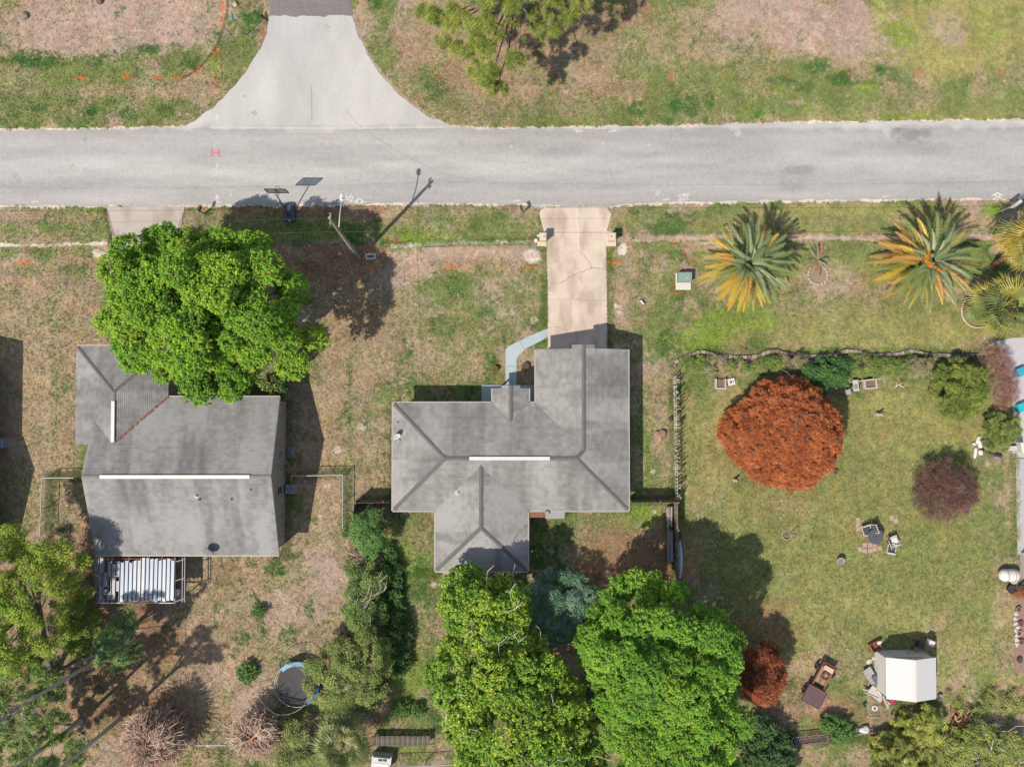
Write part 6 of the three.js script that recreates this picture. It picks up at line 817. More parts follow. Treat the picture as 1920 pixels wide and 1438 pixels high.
// ================= behind the gabled house =================
{ // patio roof of narrow metal panels, half fallen in
  const h = 2.25, a = V(184, 1046, h), b = V(325, 1131, h), w = b.x - a.x, d = b.z - a.z, T = thing('patio_roof', 'broken patio roof of narrow pale metal panels', 'patio roof', a.x, 0, a.z), n = 18, pw = w / n, pm = [M(190, 202, 218, { metalness: .15, roughness: .4, map: grainTex }), M(166, 182, 202, { metalness: .2, roughness: .35 }), M(192, 204, 218, { metalness: .15, roughness: .4, map: grainTex }), M(186, 188, 202, { metalness: .1, roughness: .5, map: grainTex })], r = mulberry(6);
  // each panel: pieces that are still there, as [start, end] of its length; broken edges run at a slant
  const left = { 0: [[0, .34], [.62, .95]], 1: [[.34, .64], [.7, .82]], 2: [[.1, .44], [.76, .92]], 3: [[.14, .92]], 4: [[.08, .42], [.52, .74]] };
  const piece = (s, e, tilt0, tilt1) => { const sh = new THREE.Shape([new THREE.Vector2(.012, s * d + tilt0), new THREE.Vector2(pw - .012, s * d - tilt0), new THREE.Vector2(pw - .012, e * d + tilt1), new THREE.Vector2(.012, e * d - tilt1)]); return new THREE.ExtrudeGeometry(sh, { depth: .02, bevelEnabled: false }).rotateX(Math.PI / 2); };
  for (let k = 0; k < n; k++) for (const [s, e] of left[k] || [[R2(r, 0, .07) + (k > 4 && k < 9 ? .05 : 0), R2(r, .93, .985)]]) { const o = mesh('roof_panel', piece(s, e, (r() - .5) * .18, (r() - .5) * .16), pm[k < 5 ? 3 : Math.floor(r() * 3)], T); o.position.set(k * pw, h - .1 + (r() - .5) * .015, 0); o.rotation.set(-.03 + (r() - .5) * .01, 0, (r() - .5) * .05); mesh('seam', box(.035, .09, (e - s) * d, .006, .035, (s + e) / 2 * d), M(120, 128, 140, { metalness: .5, roughness: .4 }), o); }
  for (const x of [0, .055, .11, .167, .39, .61, .83, 1]) mesh('rafter', box(.05, .08, d, x * w, h - .19, d / 2), M(196, 192, 190), T); mesh('front_beam', box(w + .1, .1, .08, w / 2, h - .17, d + .03), M(220, 216, 212), T); mesh('back_beam', box(w, .1, .08, w / 2, h - .2, .12), M(140, 84, 70), T); for (const x of [0, w / 2, w]) mesh('post', box(.08, h - .22, .08, x, (h - .22) / 2, d), M(206, 202, 198), T);
  for (const z of [.1, .52, .98]) mesh('side_rafter', plankBar(v3(w, h - .15, d * z), v3(w + .8, h - .2, d * (z - .06)), .05, .05), M(190, 192, 200), T); for (const x of [.62, .82]) mesh('side_beam', box(.05, .06, d, w + x, h - .22, d / 2), M(190, 192, 200), T); mesh('side_post', box(.06, h - .25, .06, w + .82, (h - .25) / 2, d * .98), M(190, 192, 200), T); mesh('blue_tie', [box(.3, .05, .12, -.15, h - .1, d, 0, .5, 0)], M(90, 140, 200), T);
  const fl = plan([[186, 1044], [330, 1044], [328, 1120], [190, 1118]]); setUD(mesh('patio_floor', slab(fl, 0, .05), M(110, 84, 70, { map: grainTex })), 'dark littered patio floor under the broken roof', 'patio', null, 'structure');
  setUD(mesh('concrete_strip', slab(plan([[176, 1036], [190, 1036], [192, 1104], [178, 1104]]), 0, .06), M(156, 154, 152, { map: grainTex })), 'grey concrete strip west of the broken patio roof', 'slab', null, 'structure');
  const c = V(333, 1108), K = thing('storage_box', 'white storage box under the side frame of the patio roof', 'box', c.x, 0, c.z); mesh('body', box(.6, .5, .5, 0, .25, 0), M(214, 218, 222), K); mesh('lid', box(.66, .06, .56, 0, .53, 0), M(226, 228, 230), K);
}
{ const b = V(547, 916), T = thing('air_conditioner', 'blue-grey air conditioning unit by the east gable wall', 'air conditioner', b.x, 0, b.z); mesh('casing', box(.75, .62, .75, 0, .35, 0), M(168, 172, 196, { roughness: .5 }), T); mesh('fan_grille', [cyl(.28, .28, .02, 0, .67, 0, 20), new THREE.TorusGeometry(.3, .02, 6, 22).rotateX(Math.PI / 2).translate(0, .68, 0)], M(140, 142, 160), T); mesh('pad', box(.9, .06, .9, 0, .03, 0), M(180, 178, 174), T); }
{ const b = V(552, 882), T = thing('dry_plant', 'straggly dry plant at the gable wall', 'plant', b.x, 0, b.z), r = mulberry(44); for (let k = 0; k < 16; k++) { const f = mesh('frond', FR[3 + k % 3][k & 1], [frondMats.straw, M(176, 138, 118, { side: THREE.DoubleSide }), frondMats.olive][k % 3], T); f.rotation.y = k * 2.4; f.position.y = .5; f.scale.set(.2, .3, .3 * R2(r, .7, 1.1)); } }
{ const b = V(545, 848), T = thing('grey_tarp', 'crumpled grey tarp in the shade of the gable wall', 'tarp', b.x, 0, b.z); const g = new THREE.PlaneGeometry(.9, 1.1, 22, 26).rotateX(-Math.PI / 2), p = g.attributes.position; for (let i = 0; i < p.count; i++) { const x = p.getX(i), z = p.getZ(i), rr = Math.hypot(x / .45, z / .55); p.setY(i, .04 + Math.max(0, 1 - rr * rr * .6) * .5 * fbm(x * 2 + 8, z * 2, 3)); p.setX(i, x * (1 + .4 * (fbm(z * 2, x * 2, 2) - .5))); } g.computeVertexNormals(); mesh('sheet', g, M(140, 140, 146, { side: THREE.DoubleSide }), T); }
{ // trampoline with a sagging safety net
  const b = V(556, 1284, .8), T = thing('trampoline', 'old trampoline with torn blue padding and sagging net', 'trampoline', b.x, 0, b.z), R0 = 1.95; const mat = new THREE.CircleGeometry(R0 - .2, 40, 0, 6.283).rotateX(-Math.PI / 2); const dg = new THREE.RingGeometry(.02, R0 - .2, 44, 10).rotateX(-Math.PI / 2), p = dg.attributes.position; for (let i = 0; i < p.count; i++) { const x = p.getX(i), z = p.getZ(i), q = Math.hypot(x, z) / R0; p.setY(i, .72 - .16 * (1 - q * q) + .05 * fbm(x * 1.8, z * 1.8, 3)); } dg.computeVertexNormals(); mesh('jumping_mat', dg, M(58, 58, 66, { roughness: .8, side: THREE.DoubleSide }), T);
  mesh('ring_frame', new THREE.TorusGeometry(R0, .035, 8, 50).rotateX(Math.PI / 2).translate(0, .8, 0), GALV, T);
  for (const [a0, a1, c] of [[3.9, 5.5, [140, 196, 232]], [.15, 1.05, [60, 130, 196]], [5.75, 6.05, [70, 140, 204]]]) { const g = new THREE.RingGeometry(R0 - .32, R0 + .05, 18, 1, -a1, a1 - a0).rotateX(-Math.PI / 2).translate(0, .86, 0); mesh('padding', g, M(...c, { side: THREE.DoubleSide }), T); }
  for (let k = 0; k < 6; k++) { const a = k / 6 * 6.283 + .3; mesh('leg', bar(v3(R0 * Math.cos(a), 0, R0 * Math.sin(a)), v3(R0 * Math.cos(a), .8, R0 * Math.sin(a)), .03), GALV, T); mesh('net_pole', bar(v3(R0 * 1.03 * Math.cos(a), .8, R0 * 1.03 * Math.sin(a)), v3(R0 * 1.12 * Math.cos(a) - .75, 2.1, R0 * 1.12 * Math.sin(a) - .1), .025), M(150, 140, 130), T); }
  const ring = []; for (let k = 0; k < 36; k++) { const a = k / 36 * 6.283; ring.push(v3(R0 * 1.12 * Math.cos(a) - .75, 2.05 - .2 * Math.abs(Math.sin(a * 3 + .9)), R0 * 1.12 * Math.sin(a) - .1)); } const nt = mesh('net_hem', tube(ring, .03, 80, 5, true), M(170, 156, 146), T), cords = []; for (let k = 0; k < 72; k++) { const a = k / 72 * 6.283, o = ring[Math.floor(k / 2)]; cords.push(bar(v3(R0 * Math.cos(a), .8, R0 * Math.sin(a)), o, .005, .005, 3)); } for (const y of [1.1, 1.4, 1.7]) cords.push(new THREE.TorusGeometry(R0 * (1 + (y - .8) * .09), .005, 3, 44).rotateX(Math.PI / 2).translate(-.75 * (y - .8) / 1.3, y, -.1 * (y - .8))); const cm = mesh('net_cords', cords, M(90, 80, 76), nt); cm.userData.kind = 'stuff';
}
{ const b = V(700, 1383), T = thing('wooden_ramp', 'dark weathered slatted ramp across the bottom garden', 'ramp', b.x, 0, b.z), r = mulberry(12); for (const z of [-.32, .32]) mesh('stringer', box(5.1, .14, .07, 2.5, .5, z), M(110, 98, 92, { map: woodTex }), T); for (let k = 0; k < 34; k++) { const o = mesh('slat', box(.12, .03, .86, 0, 0, 0), [M(128, 116, 110, { map: woodTex }), M(104, 94, 90, { map: woodTex }), M(146, 136, 128, { map: woodTex })][k % 3], T); o.position.set(.1 + k * .149, .6 + (r() - .5) * .02, (r() - .5) * .06); o.rotation.y = (r() - .5) * .1; } for (const x of [.2, 2.5, 4.9]) for (const z of [-.3, .3]) mesh('leg', box(.08, .45, .08, x, .22, z), M(110, 98, 92), T); }
{ const b = V(716, 1424, .4), T = thing('white_cabinet', 'white cabinet with dark slots at the bottom edge', 'cabinet', b.x, 0, b.z, -.1); mesh('body', box(1.7, .75, 1.1, 0, .38, .1), M(226, 228, 234), T); for (const [x, z] of [[-.1, -.12], [.3, -.15]]) mesh('slot', box(.34, .02, .2, x, .765, z), BLACK, T); mesh('top_rail', box(1.5, .06, .12, 0, .79, -.4), M(60, 60, 66), T); mesh('front_panel', box(1.3, .03, .4, 0, .77, .35), M(240, 240, 242), T); }
{ const b = V(660, 1040), T = thing('brush_pile', 'pile of cut branches in the boundary hedge', 'brush pile', b.x, 0, b.z), r = mulberry(15); for (let k = 0; k < 34; k++) { const a = r() * 3.1 - .6, x = (r() - .5) * 1, z = (r() - .5) * 1.2, L = R2(r, .5, 1.1); const o = mesh('branch', bar(v3(x - Math.cos(a) * L, .1 + r() * .9, z - Math.sin(a) * L * .7), v3(x + Math.cos(a) * L, .2 + r() * .9, z + Math.sin(a) * L * .7), .022, .014, 5), [M(206, 194, 184), M(176, 158, 146), M(160, 104, 92)][k % 3], T); } }

// ================= east of the board fence =================
{ const stack = (label, px, py, n, L, cols, seed) => { const b = V(px, py), T = thing('timber_stack', label, 'timber', b.x, 0, b.z), r = mulberry(seed); for (let k = 0; k < n; k++) { const o = mesh('plank', box(.11, .05, L * R2(r, .75, 1)), cols[k % cols.length], T); o.position.set((k % 4) * .12 - .2 + (r() - .5) * .04, .04 + Math.floor(k / 4) * .09 + .25, (r() - .5) * .3); o.rotation.y = (r() - .5) * .06; } for (const z of [-L * .3, L * .3]) mesh('bearer', box(.6, .2, .1, 0, .14, z), WOODB, T); };
  stack('stack of grey planks against the board fence, northern pile', 1254, 968, 12, 1.9, [M(190, 186, 190, { map: woodTex }), M(150, 130, 124, { map: woodTex }), M(210, 208, 210, { map: woodTex })], 1); stack('stack of blue-grey timbers against the board fence, southern pile', 1255, 1022, 16, 2.8, [M(176, 178, 196, { map: woodTex }), M(150, 150, 168, { map: woodTex }), M(196, 196, 208, { map: woodTex })], 2);
  const b = V(1273, 1048), K = thing('kayak', 'slim pale blue kayak lying east of the board fence', 'kayak', b.x, 0, b.z, 0), g = new THREE.SphereGeometry(1, 20, 14).scale(.3, .2, 1.75), p = g.attributes.position; for (let i = 0; i < p.count; i++) { const z = p.getZ(i) / 1.75; p.setX(i, p.getX(i) * (1 - .3 * z * z)); p.setY(i, p.getY(i) + .16 * z * z * z * z); } g.computeVertexNormals(); mesh('hull', g.translate(0, .24, 0), M(186, 202, 224, { roughness: .5 }), K); mesh('keel_strip', box(.05, .03, 2.6, 0, .445, 0), M(150, 166, 190), K); }
// patio table, chairs
{ const c = V(1643, 1006, .72), T = thing('patio_table', 'round dark patio table on the back lawn', 'table', c.x, 0, c.z); mesh('tabletop', lathe([[.06, .70], [.66, .70], [.68, .715], [.66, .73], [.06, .73], [.06, .70]], 34), M(96, 98, 110, { roughness: .18 }), T); mesh('rim', new THREE.TorusGeometry(.67, .022, 6, 36).rotateX(Math.PI / 2).translate(0, .715, 0), M(70, 110, 96), T); for (let k = 0; k < 4; k++) { const a = k * 1.571 + .4; mesh('leg', bar(v3(.5 * Math.cos(a), 0, .5 * Math.sin(a)), v3(.42 * Math.cos(a), .7, .42 * Math.sin(a)), .02), M(70, 110, 96), T); }
  const chair = (label, px, py, turn, pad) => { const b = V(px, py, .42), K = thing('patio_chair', label, 'chair', b.x, 0, b.z, turn, 'chairs at the patio table'); K.scale.set(1.4, 1.05, 1.4); const F = M(226, 224, 218); mesh('seat', box(.5, .03, .5, 0, .42, 0), M(74, 76, 84), K); mesh('seat_frame', [box(.58, .04, .04, 0, .42, -.27), box(.58, .04, .04, 0, .42, .27), box(.04, .04, .5, -.27, .42, 0), box(.04, .04, .5, .27, .42, 0)], F, K); const bk = mesh('backrest', box(.46, .5, .02, 0, .72, .38, .35, 0, 0), M(78, 80, 88), K); mesh('back_frame', [bar(v3(-.27, .42, .27), v3(-.27, 1, .48), .022), bar(v3(.27, .42, .27), v3(.27, 1, .48), .022), bar(v3(-.27, 1, .48), v3(.27, 1, .48), .022)], F, bk); for (const sx of [-1, 1]) { mesh('armrest', [box(.05, .03, .5, sx * .3, .64, .02), bar(v3(sx * .3, .42, -.22), v3(sx * .3, .64, -.2), .02)], F, K); for (const sz of [-1, 1]) mesh('leg', bar(v3(sx * .27, 0, sz * .27), v3(sx * .27, .42, sz * .25), .02), F, K); } if (pad) mesh('cushion', box(.4, .06, .42, 0, .46, 0), WHITE, K); };
  chair('white-framed patio chair northwest of the round table', 1626, 994, 1.9, false); chair('white-framed patio chair with a white cushion east of the table', 1676, 1014, -1.2, true); chair('white-framed patio chair southeast of the table, without cushion', 1672, 1029, -1.75, false);
  const r = mulberry(3); const P = thing('paving_slabs', 'worn pinkish paving stones around the patio table', 'paving', ...(() => { const q = V(1640, 1004); return [q.x, 0, q.z]; })()); for (const [x, y] of [[1609, 975], [1609, 984], [1610, 992], [1613, 1030], [1622, 1033], [1632, 1032], [1640, 1030], [1650, 1028], [1664, 1033], [1675, 1034], [1680, 976], [1672, 971], [1622, 1022], [1632, 1022], [1641, 1021]]) { const q = W(x, y), o = mesh('paver', box(.38, .05, .4), M(Math.round(206 + r() * 14), 184, 172, { map: grainTex }), P); o.position.set(q[0] - P.position.x, .012, q[1] - P.position.z); o.rotation.y = (r() - .5) * .3; } }
// planters and seats along the hedge
function planterBox(label, px, py, w, d, turn, missing) { const b = V(px, py), T = thing('planter_box', label, 'planter', b.x, 0, b.z, turn), m = M(226, 222, 216, { map: grainTex }); const S = [[w, .12, 0, d / 2], [w, .12, 0, -d / 2], [.12, d - .13, w / 2, 0], [.12, d - .13, -w / 2, 0]]; S.forEach(([ww, dd, x, z], k) => { if (k !== missing) mesh('side', box(ww, .34, dd, x * .94, .17, z * .94), m, T); }); mesh('soil', box(w - .2, .2, d - .2, 0, .1, 0), M(150, 118, 100, { map: grainTex }), T); }
planterBox('white open planter frame at the west end of the hedge', 1350, 719, .9, .95, 0, 1); planterBox('white planter trough beneath the hedge east of the rust tree', 1630, 720, 1.1, .8, .1, -1);
{ const b = V(1371, 716), T = thing('notice_board', 'white board with dark marks lying by the hedge planter', 'board', b.x, 0, b.z, .25); mesh('panel', box(.62, .05, .6, 0, .12, 0, .1, 0, .06), M(230, 226, 224), T); for (const [x, w] of [[-.14, .06], [-.02, .08], [.16, .07]]) mesh('mark', box(w, .01, .24, x, .16 + x * .06 * -1, 0, .1, 0, .06), M(60, 56, 56), T); mesh('prop', box(.5, .1, .06, 0, .05, .2), GREY, T); }
{ const b = V(1601, 723), T = thing('garden_table', 'low grey garden table beneath the hedge', 'table', b.x, 0, b.z, .1); mesh('top', box(.5, .05, 1.0, 0, .42, 0), M(206, 204, 204), T); for (const x of [-.2, .2]) for (const z of [-.42, .42]) mesh('leg', box(.05, .4, .05, x, .2, z), GREY, T); mesh('tray', box(.3, .04, .4, -.02, .47, .1), M(150, 148, 150), T); }
{ const b = V(1587, 735), T = thing('garden_chair', 'small grey garden chair in the shade below the hedge', 'chair', b.x, 0, b.z, .2); mesh('seat', box(.45, .04, .45, 0, .42, 0), M(176, 176, 184), T); mesh('backrest', box(.45, .5, .04, 0, .68, -.22, -.15, 0, 0), M(176, 176, 184), T); for (const x of [-.2, .2]) for (const z of [-.2, .2]) mesh('leg', box(.04, .42, .04, x, .21, z), GREY, T); }
{ const b = V(1622, 713), T = thing('metal_pipe', 'long white pipe lying along the hedge', 'pipe', b.x, 0, b.z, .12); mesh('tube', bar(v3(-1, .5, 0), v3(1.2, .55, 0), .03, .03, 8), WHITE, T); mesh('support', box(.1, .5, .1, -.6, .25, 0), GREY, T); mesh('support', box(.1, .5, .1, .7, .25, 0), GREY, T); }
{ const b = V(1684, 722), T = thing('driftwood', 'pale driftwood piece on the lawn below the hedge', 'driftwood', b.x, 0, b.z, .4); mesh('limb', [bar(v3(-.45, .08, .05), v3(.35, .12, -.05), .06, .05), bar(v3(.1, .1, 0), v3(.3, .25, .35), .05, .03), bar(v3(-.2, .1, 0), v3(-.1, .22, -.3), .045, .025)], M(222, 212, 200), T); }
pot('shallow orange-brown bowl in the hedge bed', 1692, 710, .28, .16, [180, 116, 70]);
// east edge: paving, bags, tanks, pots
setUD(mesh('side_path', slab(plan([[1905, 860], [1960, 860], [1960, 1040], [1908, 1040]]), -.05, .06), M(212, 212, 216, { map: grainTex })), 'pale concrete path at the east edge', 'path', null, 'structure');
setUD(mesh('side_patio', slab(plan([[1868, 640], [1895, 634], [1960, 630], [1960, 858], [1906, 858], [1904, 800], [1900, 770], [1896, 710]]), -.05, .05), M(222, 222, 230, { map: grainTex })), 'white paving at the east edge beside the fan palm', 'paving', null, 'structure');
{ const b = V(1916, 1058), T = thing('low_wall', 'white capped low wall at the east edge', 'wall', b.x, 0, b.z); mesh('body', box(.3, .5, 2.2, .05, .25, 0), OFFW, T); mesh('coping', box(.4, .06, 2.3, .05, .53, 0), WHITE, T); }
for (const [x, y, label, c] of [[1909, 697, 'blue plastic tub on the white paving', [60, 176, 210]], [1911, 763, 'turquoise square tub at the edge of the paving', [46, 196, 220]]]) { const b = V(x, y), T = thing('plastic_tub', label, 'tub', b.x, 0, b.z, .4); mesh('body', [box(.7, .5, .05, 0, .27, .33), box(.7, .5, .05, 0, .27, -.33), box(.05, .5, .62, .33, .27, 0), box(.05, .5, .62, -.33, .27, 0), box(.66, .04, .66, 0, .04, 0)], M(...c, { roughness: .4 }), T); mesh('lid', box(.64, .05, .64, 0, .5, 0, .04, 0, .05), M(...c, { roughness: .4 }), T); }
{ const bag = (label, px, py, w, d, turn, mat, h = .28) => { const b = V(px, py), g = new THREE.SphereGeometry(.5, 14, 10), p = g.attributes.position; for (let i = 0; i < p.count; i++) { const x = p.getX(i), z = p.getZ(i), y = p.getY(i), s = .85 + .35 * fbm(x * 4 + px, z * 4 + py, 2), q = v => Math.sign(v) * Math.pow(Math.abs(v) * 2, .6) / 2; p.setXYZ(i, q(x) * w * s, y * h, q(z) * d * s); } g.computeVertexNormals(); const o = mesh('sack', g, mat); o.position.set(b.x, h * .42, b.z); o.rotation.y = turn; setUD(o, label, 'sack', 'sacks dumped by the dense shrub'); };
  bag('white sack at the top of the dumped pile', 1833, 824, .3, .7, -.4, WHITE); bag('white sack in the middle of the dumped pile', 1836, 833, .32, .75, .2, M(246, 244, 242), .36); bag('long white sack sticking out at the bottom of the pile', 1828, 849, .28, 1.05, -.15, WHITE); bag('short white sack beside the shrub', 1848, 829, .36, .6, .5, M(232, 222, 212)); bag('white sack between the pile and the black roll', 1848, 838, .4, .45, .1, WHITE); bag('squat white sack at the pile front', 1838, 848, .36, .5, .1, M(236, 232, 228)); bag('small greyish sack on the west side of the pile', 1826, 832, .3, .3, .6, M(220, 220, 226)); }
{ const b = V(1862, 851), T = thing('drain_pipe', 'black drain pipe in two lengths below the white sacks', 'pipe', b.x, 0, b.z, -.28); mesh('length', bar(v3(-1.05, .15, -.1), v3(.05, .15, 0), .14, .14, 12), M(62, 58, 60, { roughness: .6 }), T); mesh('length', bar(v3(.08, .15, .02), v3(.7, .15, -.02), .15, .15, 12), M(54, 52, 60, { roughness: .6 }), T); }
{ const b = V(1905, 838), T = thing('folding_panel', 'white panel standing by the path corner', 'panel', b.x, 0, b.z, .1); mesh('sheet', box(.2, .9, .9, .05, .46, 0, 0, 0, .15), WHITE, T); mesh('foot', box(.5, .05, .3, -.1, .03, .4), OFFW, T); mesh('shelf', box(.9, .05, .4, -.55, .3, .05), M(206, 212, 222), T); }
{ const b = V(1886, 1076), T = thing('water_tank', 'white strapped plastic tank lying at the east edge', 'tank', b.x, 0, b.z); const g = new THREE.CapsuleGeometry(.5, .8, 8, 20).rotateZ(Math.PI / 2).scale(1, .9, 1.1); mesh('body', g.translate(0, .46, 0), WHITE, T); for (const x of [-.3, .35]) mesh('strap', new THREE.TorusGeometry(.52, .02, 6, 28).rotateY(Math.PI / 2).scale(1, .9, 1.1).translate(x, .46, 0), M(130, 130, 130), T); }
pot('white pot in front of the strapped tank', 1897, 1087, .28, .34, [236, 234, 230], [210, 208, 204]); pot('purple-black glazed pot by the strapped tank', 1893, 1103, .36, .4, [70, 50, 66], [60, 46, 56]); pot('blue pot at the east edge', 1916, 1096, .25, .35, [60, 100, 170]);
for (const [x, y, c, k] of [[1908, 1141, [206, 150, 136], 'pinkish pot in the east edge bed, northernmost'], [1912, 1168, [200, 110, 90], 'second terracotta pot down the east edge bed'], [1909, 1186, [232, 226, 220], 'white pot in the east edge bed'], [1913, 1202, [226, 128, 90], 'bright orange pot in the east edge bed'], [1910, 1236, [80, 84, 92], 'dark grey pot near the end of the east edge bed']]) pot(k, x, y, .22, .26, c);
setUD(mesh('edge_bed', slab(plan([[1908, 1120], [1960, 1110], [1960, 1262], [1902, 1260], [1904, 1205], [1906, 1180]]), -.05, .04), M(172, 142, 126, { map: grainTex })), 'brown planting bed along the east edge', 'bed', null, 'structure');
{ const q = mulberry(21); [[1905, 1150], [1904, 1160], [1909, 1176], [1905, 1182], [1907, 1191], [1906, 1198], [1904, 1168], [1907, 1208]].forEach(([x, y], k) => rock(['first white stone of the east bed border', 'second white stone of the east bed border', 'white stone beside the terracotta pot in the east bed', 'white stone on the lawn side of the white pot', 'white stone just below the white pot in the east bed', 'white stone beside the bright orange pot', 'third white stone of the east bed border', 'last white stone of the east bed border'][k], x, y, .17 + .06 * q(), [232, 226, 222], 60 + k, .55)); }
plant('flower_clump', 'orange-leaved plant at the head of the east bed', 'plant', { seed: 61, outline: oval(1912, 1112, 14, 12), hMid: .4, hTop: .8, hLow: .3, lobe: .25, dens: 60, clump: 'fine', dry: true, cols: [[170, 90, 56], [200, 120, 80]], size: .6 });

// ================= shed corner =================
{ const h = 2, a = V(1663, 1234, h), b = V(1755, 1309, h), w = b.x - a.x, d = b.z - a.z, rz = .62, T = thing('shed', 'white metal garden shed with a low gable roof', 'shed', a.x, 0, a.z), m = M(236, 234, 232, { roughness: .55 }), L = Math.hypot(w / 2 + .06, rz), an = Math.atan2(rz, w / 2 + .06);
  mesh('wall', [box(.06, h, d - .1, .05, h / 2, d / 2), box(.06, h, d - .1, w - .05, h / 2, d / 2), box(w - .16, h, .06, w / 2, h / 2, .08), box(w - .16, h, .06, w / 2, h / 2, d - .08)], m, T); const gs = new THREE.Shape([new THREE.Vector2(.08, 0), new THREE.Vector2(w - .08, 0), new THREE.Vector2(w / 2, rz - .06)]); for (const z of [.05, d - .11]) mesh('gable', new THREE.ExtrudeGeometry(gs, { depth: .06, bevelEnabled: false }).translate(0, h + .001, z), m, T);
  const roof = mesh('roof', [box(L, .04, d + .12, 0, 0, 0, 0, 0, an).translate(w / 4 - .03, h + rz / 2, d / 2), box(L, .04, d + .12, 0, 0, 0, 0, 0, -an).translate(w * .75 + .03, h + rz / 2, d / 2)], M(224, 225, 229, { roughness: .5 }), T); for (let k = 0; k < 6; k++) for (const s of [-1, 1]) mesh('roof_rib', box(.03, .03, d + .12, 0, .035, 0, 0, 0, s < 0 ? an : -an).translate(w / 2 + s * (w / 2 - .1) * (k + .6) / 6, h + rz * (1 - (k + .6) / 6), d / 2), M(222, 223, 228, { roughness: .5 }), roof); mesh('ridge_cap', box(.16, .03, d + .14, w / 2, h + rz + .03, d / 2), m, roof);
  const dr = mesh('door', box(1.7, 1.75, .03, w / 2 - .2, .92, .035), M(226, 226, 228), T); mesh('door_track', box(2.4, .05, .05, w / 2 - .1, 1.84, .02), GREY, dr); mesh('handle', bar(v3(w / 2 + .4, .8, 0), v3(w / 2 + .4, 1.1, 0), .02), BLACK, dr);
  houseMask; }
{ const r = mulberry(31), L = [['leaning grey panel with a white end against the shed wall', 1634, 1270, .8, 2.3, .62, [196, 198, 202]], ['dark louvred panel leaning against the shed wall', 1644, 1280, .5, 2, .55, [120, 122, 128]], ['brown board leaning beside the louvred panel', 1650, 1262, .25, 1.8, .5, [170, 132, 112]], ['white slatted panel lying at the southwest shed corner', 1640, 1298, .8, 1.6, .9, [236, 234, 230]], ['long white board at the southwest shed corner', 1652, 1304, .18, 1.8, .75, [240, 238, 236]], ['green-white board pointing south from the shed corner', 1655, 1311, .2, 1.3, .45, [196, 206, 190]], ['thin white batten west of the shed', 1630, 1293, .1, 1.6, 1.35, [230, 228, 224]], ['second thin white batten west of the shed', 1630, 1300, .08, 1.5, 1.15, [220, 216, 214]]];
  L.forEach(([label, x, y, w, len, turn, c], k) => { const b = V(x, y), T = thing('leaning_panel', label, 'panel', b.x, 0, b.z, turn, 'panels and boards dumped by the shed'); mesh('sheet', box(w, .04, len, 0, .3 + .1 * (k % 3), 0, 0, 0, 0).applyMatrix4(new THREE.Matrix4().makeRotationX(.12)), M(...c, { map: grainTex }), T); mesh('prop', box(w * .8, .3, .08, 0, .15, -len * .2), GREY, T); if (w > .4) for (let q = 0; q < 6; q++) mesh('slat', box(w - .06, .02, .05, 0, 0, 0).applyMatrix4(new THREE.Matrix4().makeRotationX(.12).setPosition(0, .335 + .1 * (k % 3) - Math.sin(.12) * (-len * .4 + q * len * .16), -len * .4 + q * len * .16)), M(c[0] * .9, c[1] * .9, c[2] * .9), T); }); }
{ const b = V(1663, 1312), T = thing('red_tarp', 'dark red tarp bunched at the southwest shed corner', 'tarp', b.x, 0, b.z); const g = new THREE.PlaneGeometry(1.1, .5, 16, 8).rotateX(-Math.PI / 2), p = g.attributes.position; for (let i = 0; i < p.count; i++) p.setY(i, .1 + .4 * fbm(p.getX(i) * 3, p.getZ(i) * 3, 3)); g.computeVertexNormals(); mesh('sheet', g, M(170, 52, 70, { side: THREE.DoubleSide }), T); }
function plasticBucket(label, px, py, c, r = .17) { const b = V(px, py), T = thing('bucket', label, 'bucket', b.x, 0, b.z); mesh('body', lathe([[r * .8, 0], [r, .3], [r * .9, .3], [r * .7, .03], [0, .03]], 16), M(...c), T); mesh('handle', new THREE.TorusGeometry(r * .95, .008, 5, 14, Math.PI).translate(0, .3, 0), GREY, T); }
plasticBucket('teal bucket in the shade southwest of the shed', 1620, 1320, [50, 150, 166]); plasticBucket('blue bucket among the weeds south of the shed', 1707, 1347, [130, 160, 226]); plasticBucket('pale blue bucket touching the blue one', 1714, 1346, [170, 196, 232], .14); plasticBucket('white bucket fallen among junk at the southern boundary', 1591, 1358, [226, 224, 222], .13); plasticBucket('grey bucket at the southeast shed corner', 1760, 1304, [176, 184, 206], .2);
{ const b = V(1640, 1327), T = thing('painted_tyre', 'white painted tyre lying southwest of the shed', 'tyre', b.x, 0, b.z); mesh('casing', new THREE.TorusGeometry(.2, .07, 8, 22).rotateX(Math.PI / 2).translate(0, .08, 0), WHITE, T); mesh('rim', cyl(.14, .14, .05, 0, .08, 0), M(110, 110, 116), T); }
{ const b = V(1642, 1344), T = thing('metal_pipe', 'bent metal pipe on the ground southwest of the shed', 'pipe', b.x, 0, b.z); mesh('tube', [bar(v3(-.6, .05, 0), v3(.5, .05, .05), .03, .03), bar(v3(-.25, .06, -.05), v3(-.7, .08, -.55), .025, .025)], M(206, 208, 210), T); mesh('clamp', box(.1, .08, .1, -.2, .06, 0), GREY, T); }
{ const b = V(1619, 1366), T = thing('junk_bag', 'white plastic bag of rubbish at the southern boundary', 'bag', b.x, 0, b.z); const g = new THREE.SphereGeometry(.42, 14, 10), p = g.attributes.position; for (let i = 0; i < p.count; i++) { const s = .7 + .7 * fbm(p.getX(i) * 4, p.getZ(i) * 4 + p.getY(i) * 3, 3); p.setXYZ(i, p.getX(i) * s, p.getY(i) * s * .6, p.getZ(i) * s * .8); } g.computeVertexNormals(); mesh('bag', g.translate(0, .18, 0), M(224, 222, 230), T); mesh('knot', bar(v3(0, .35, 0), v3(.05, .5, .02), .06, .02), M(224, 222, 230), T); }
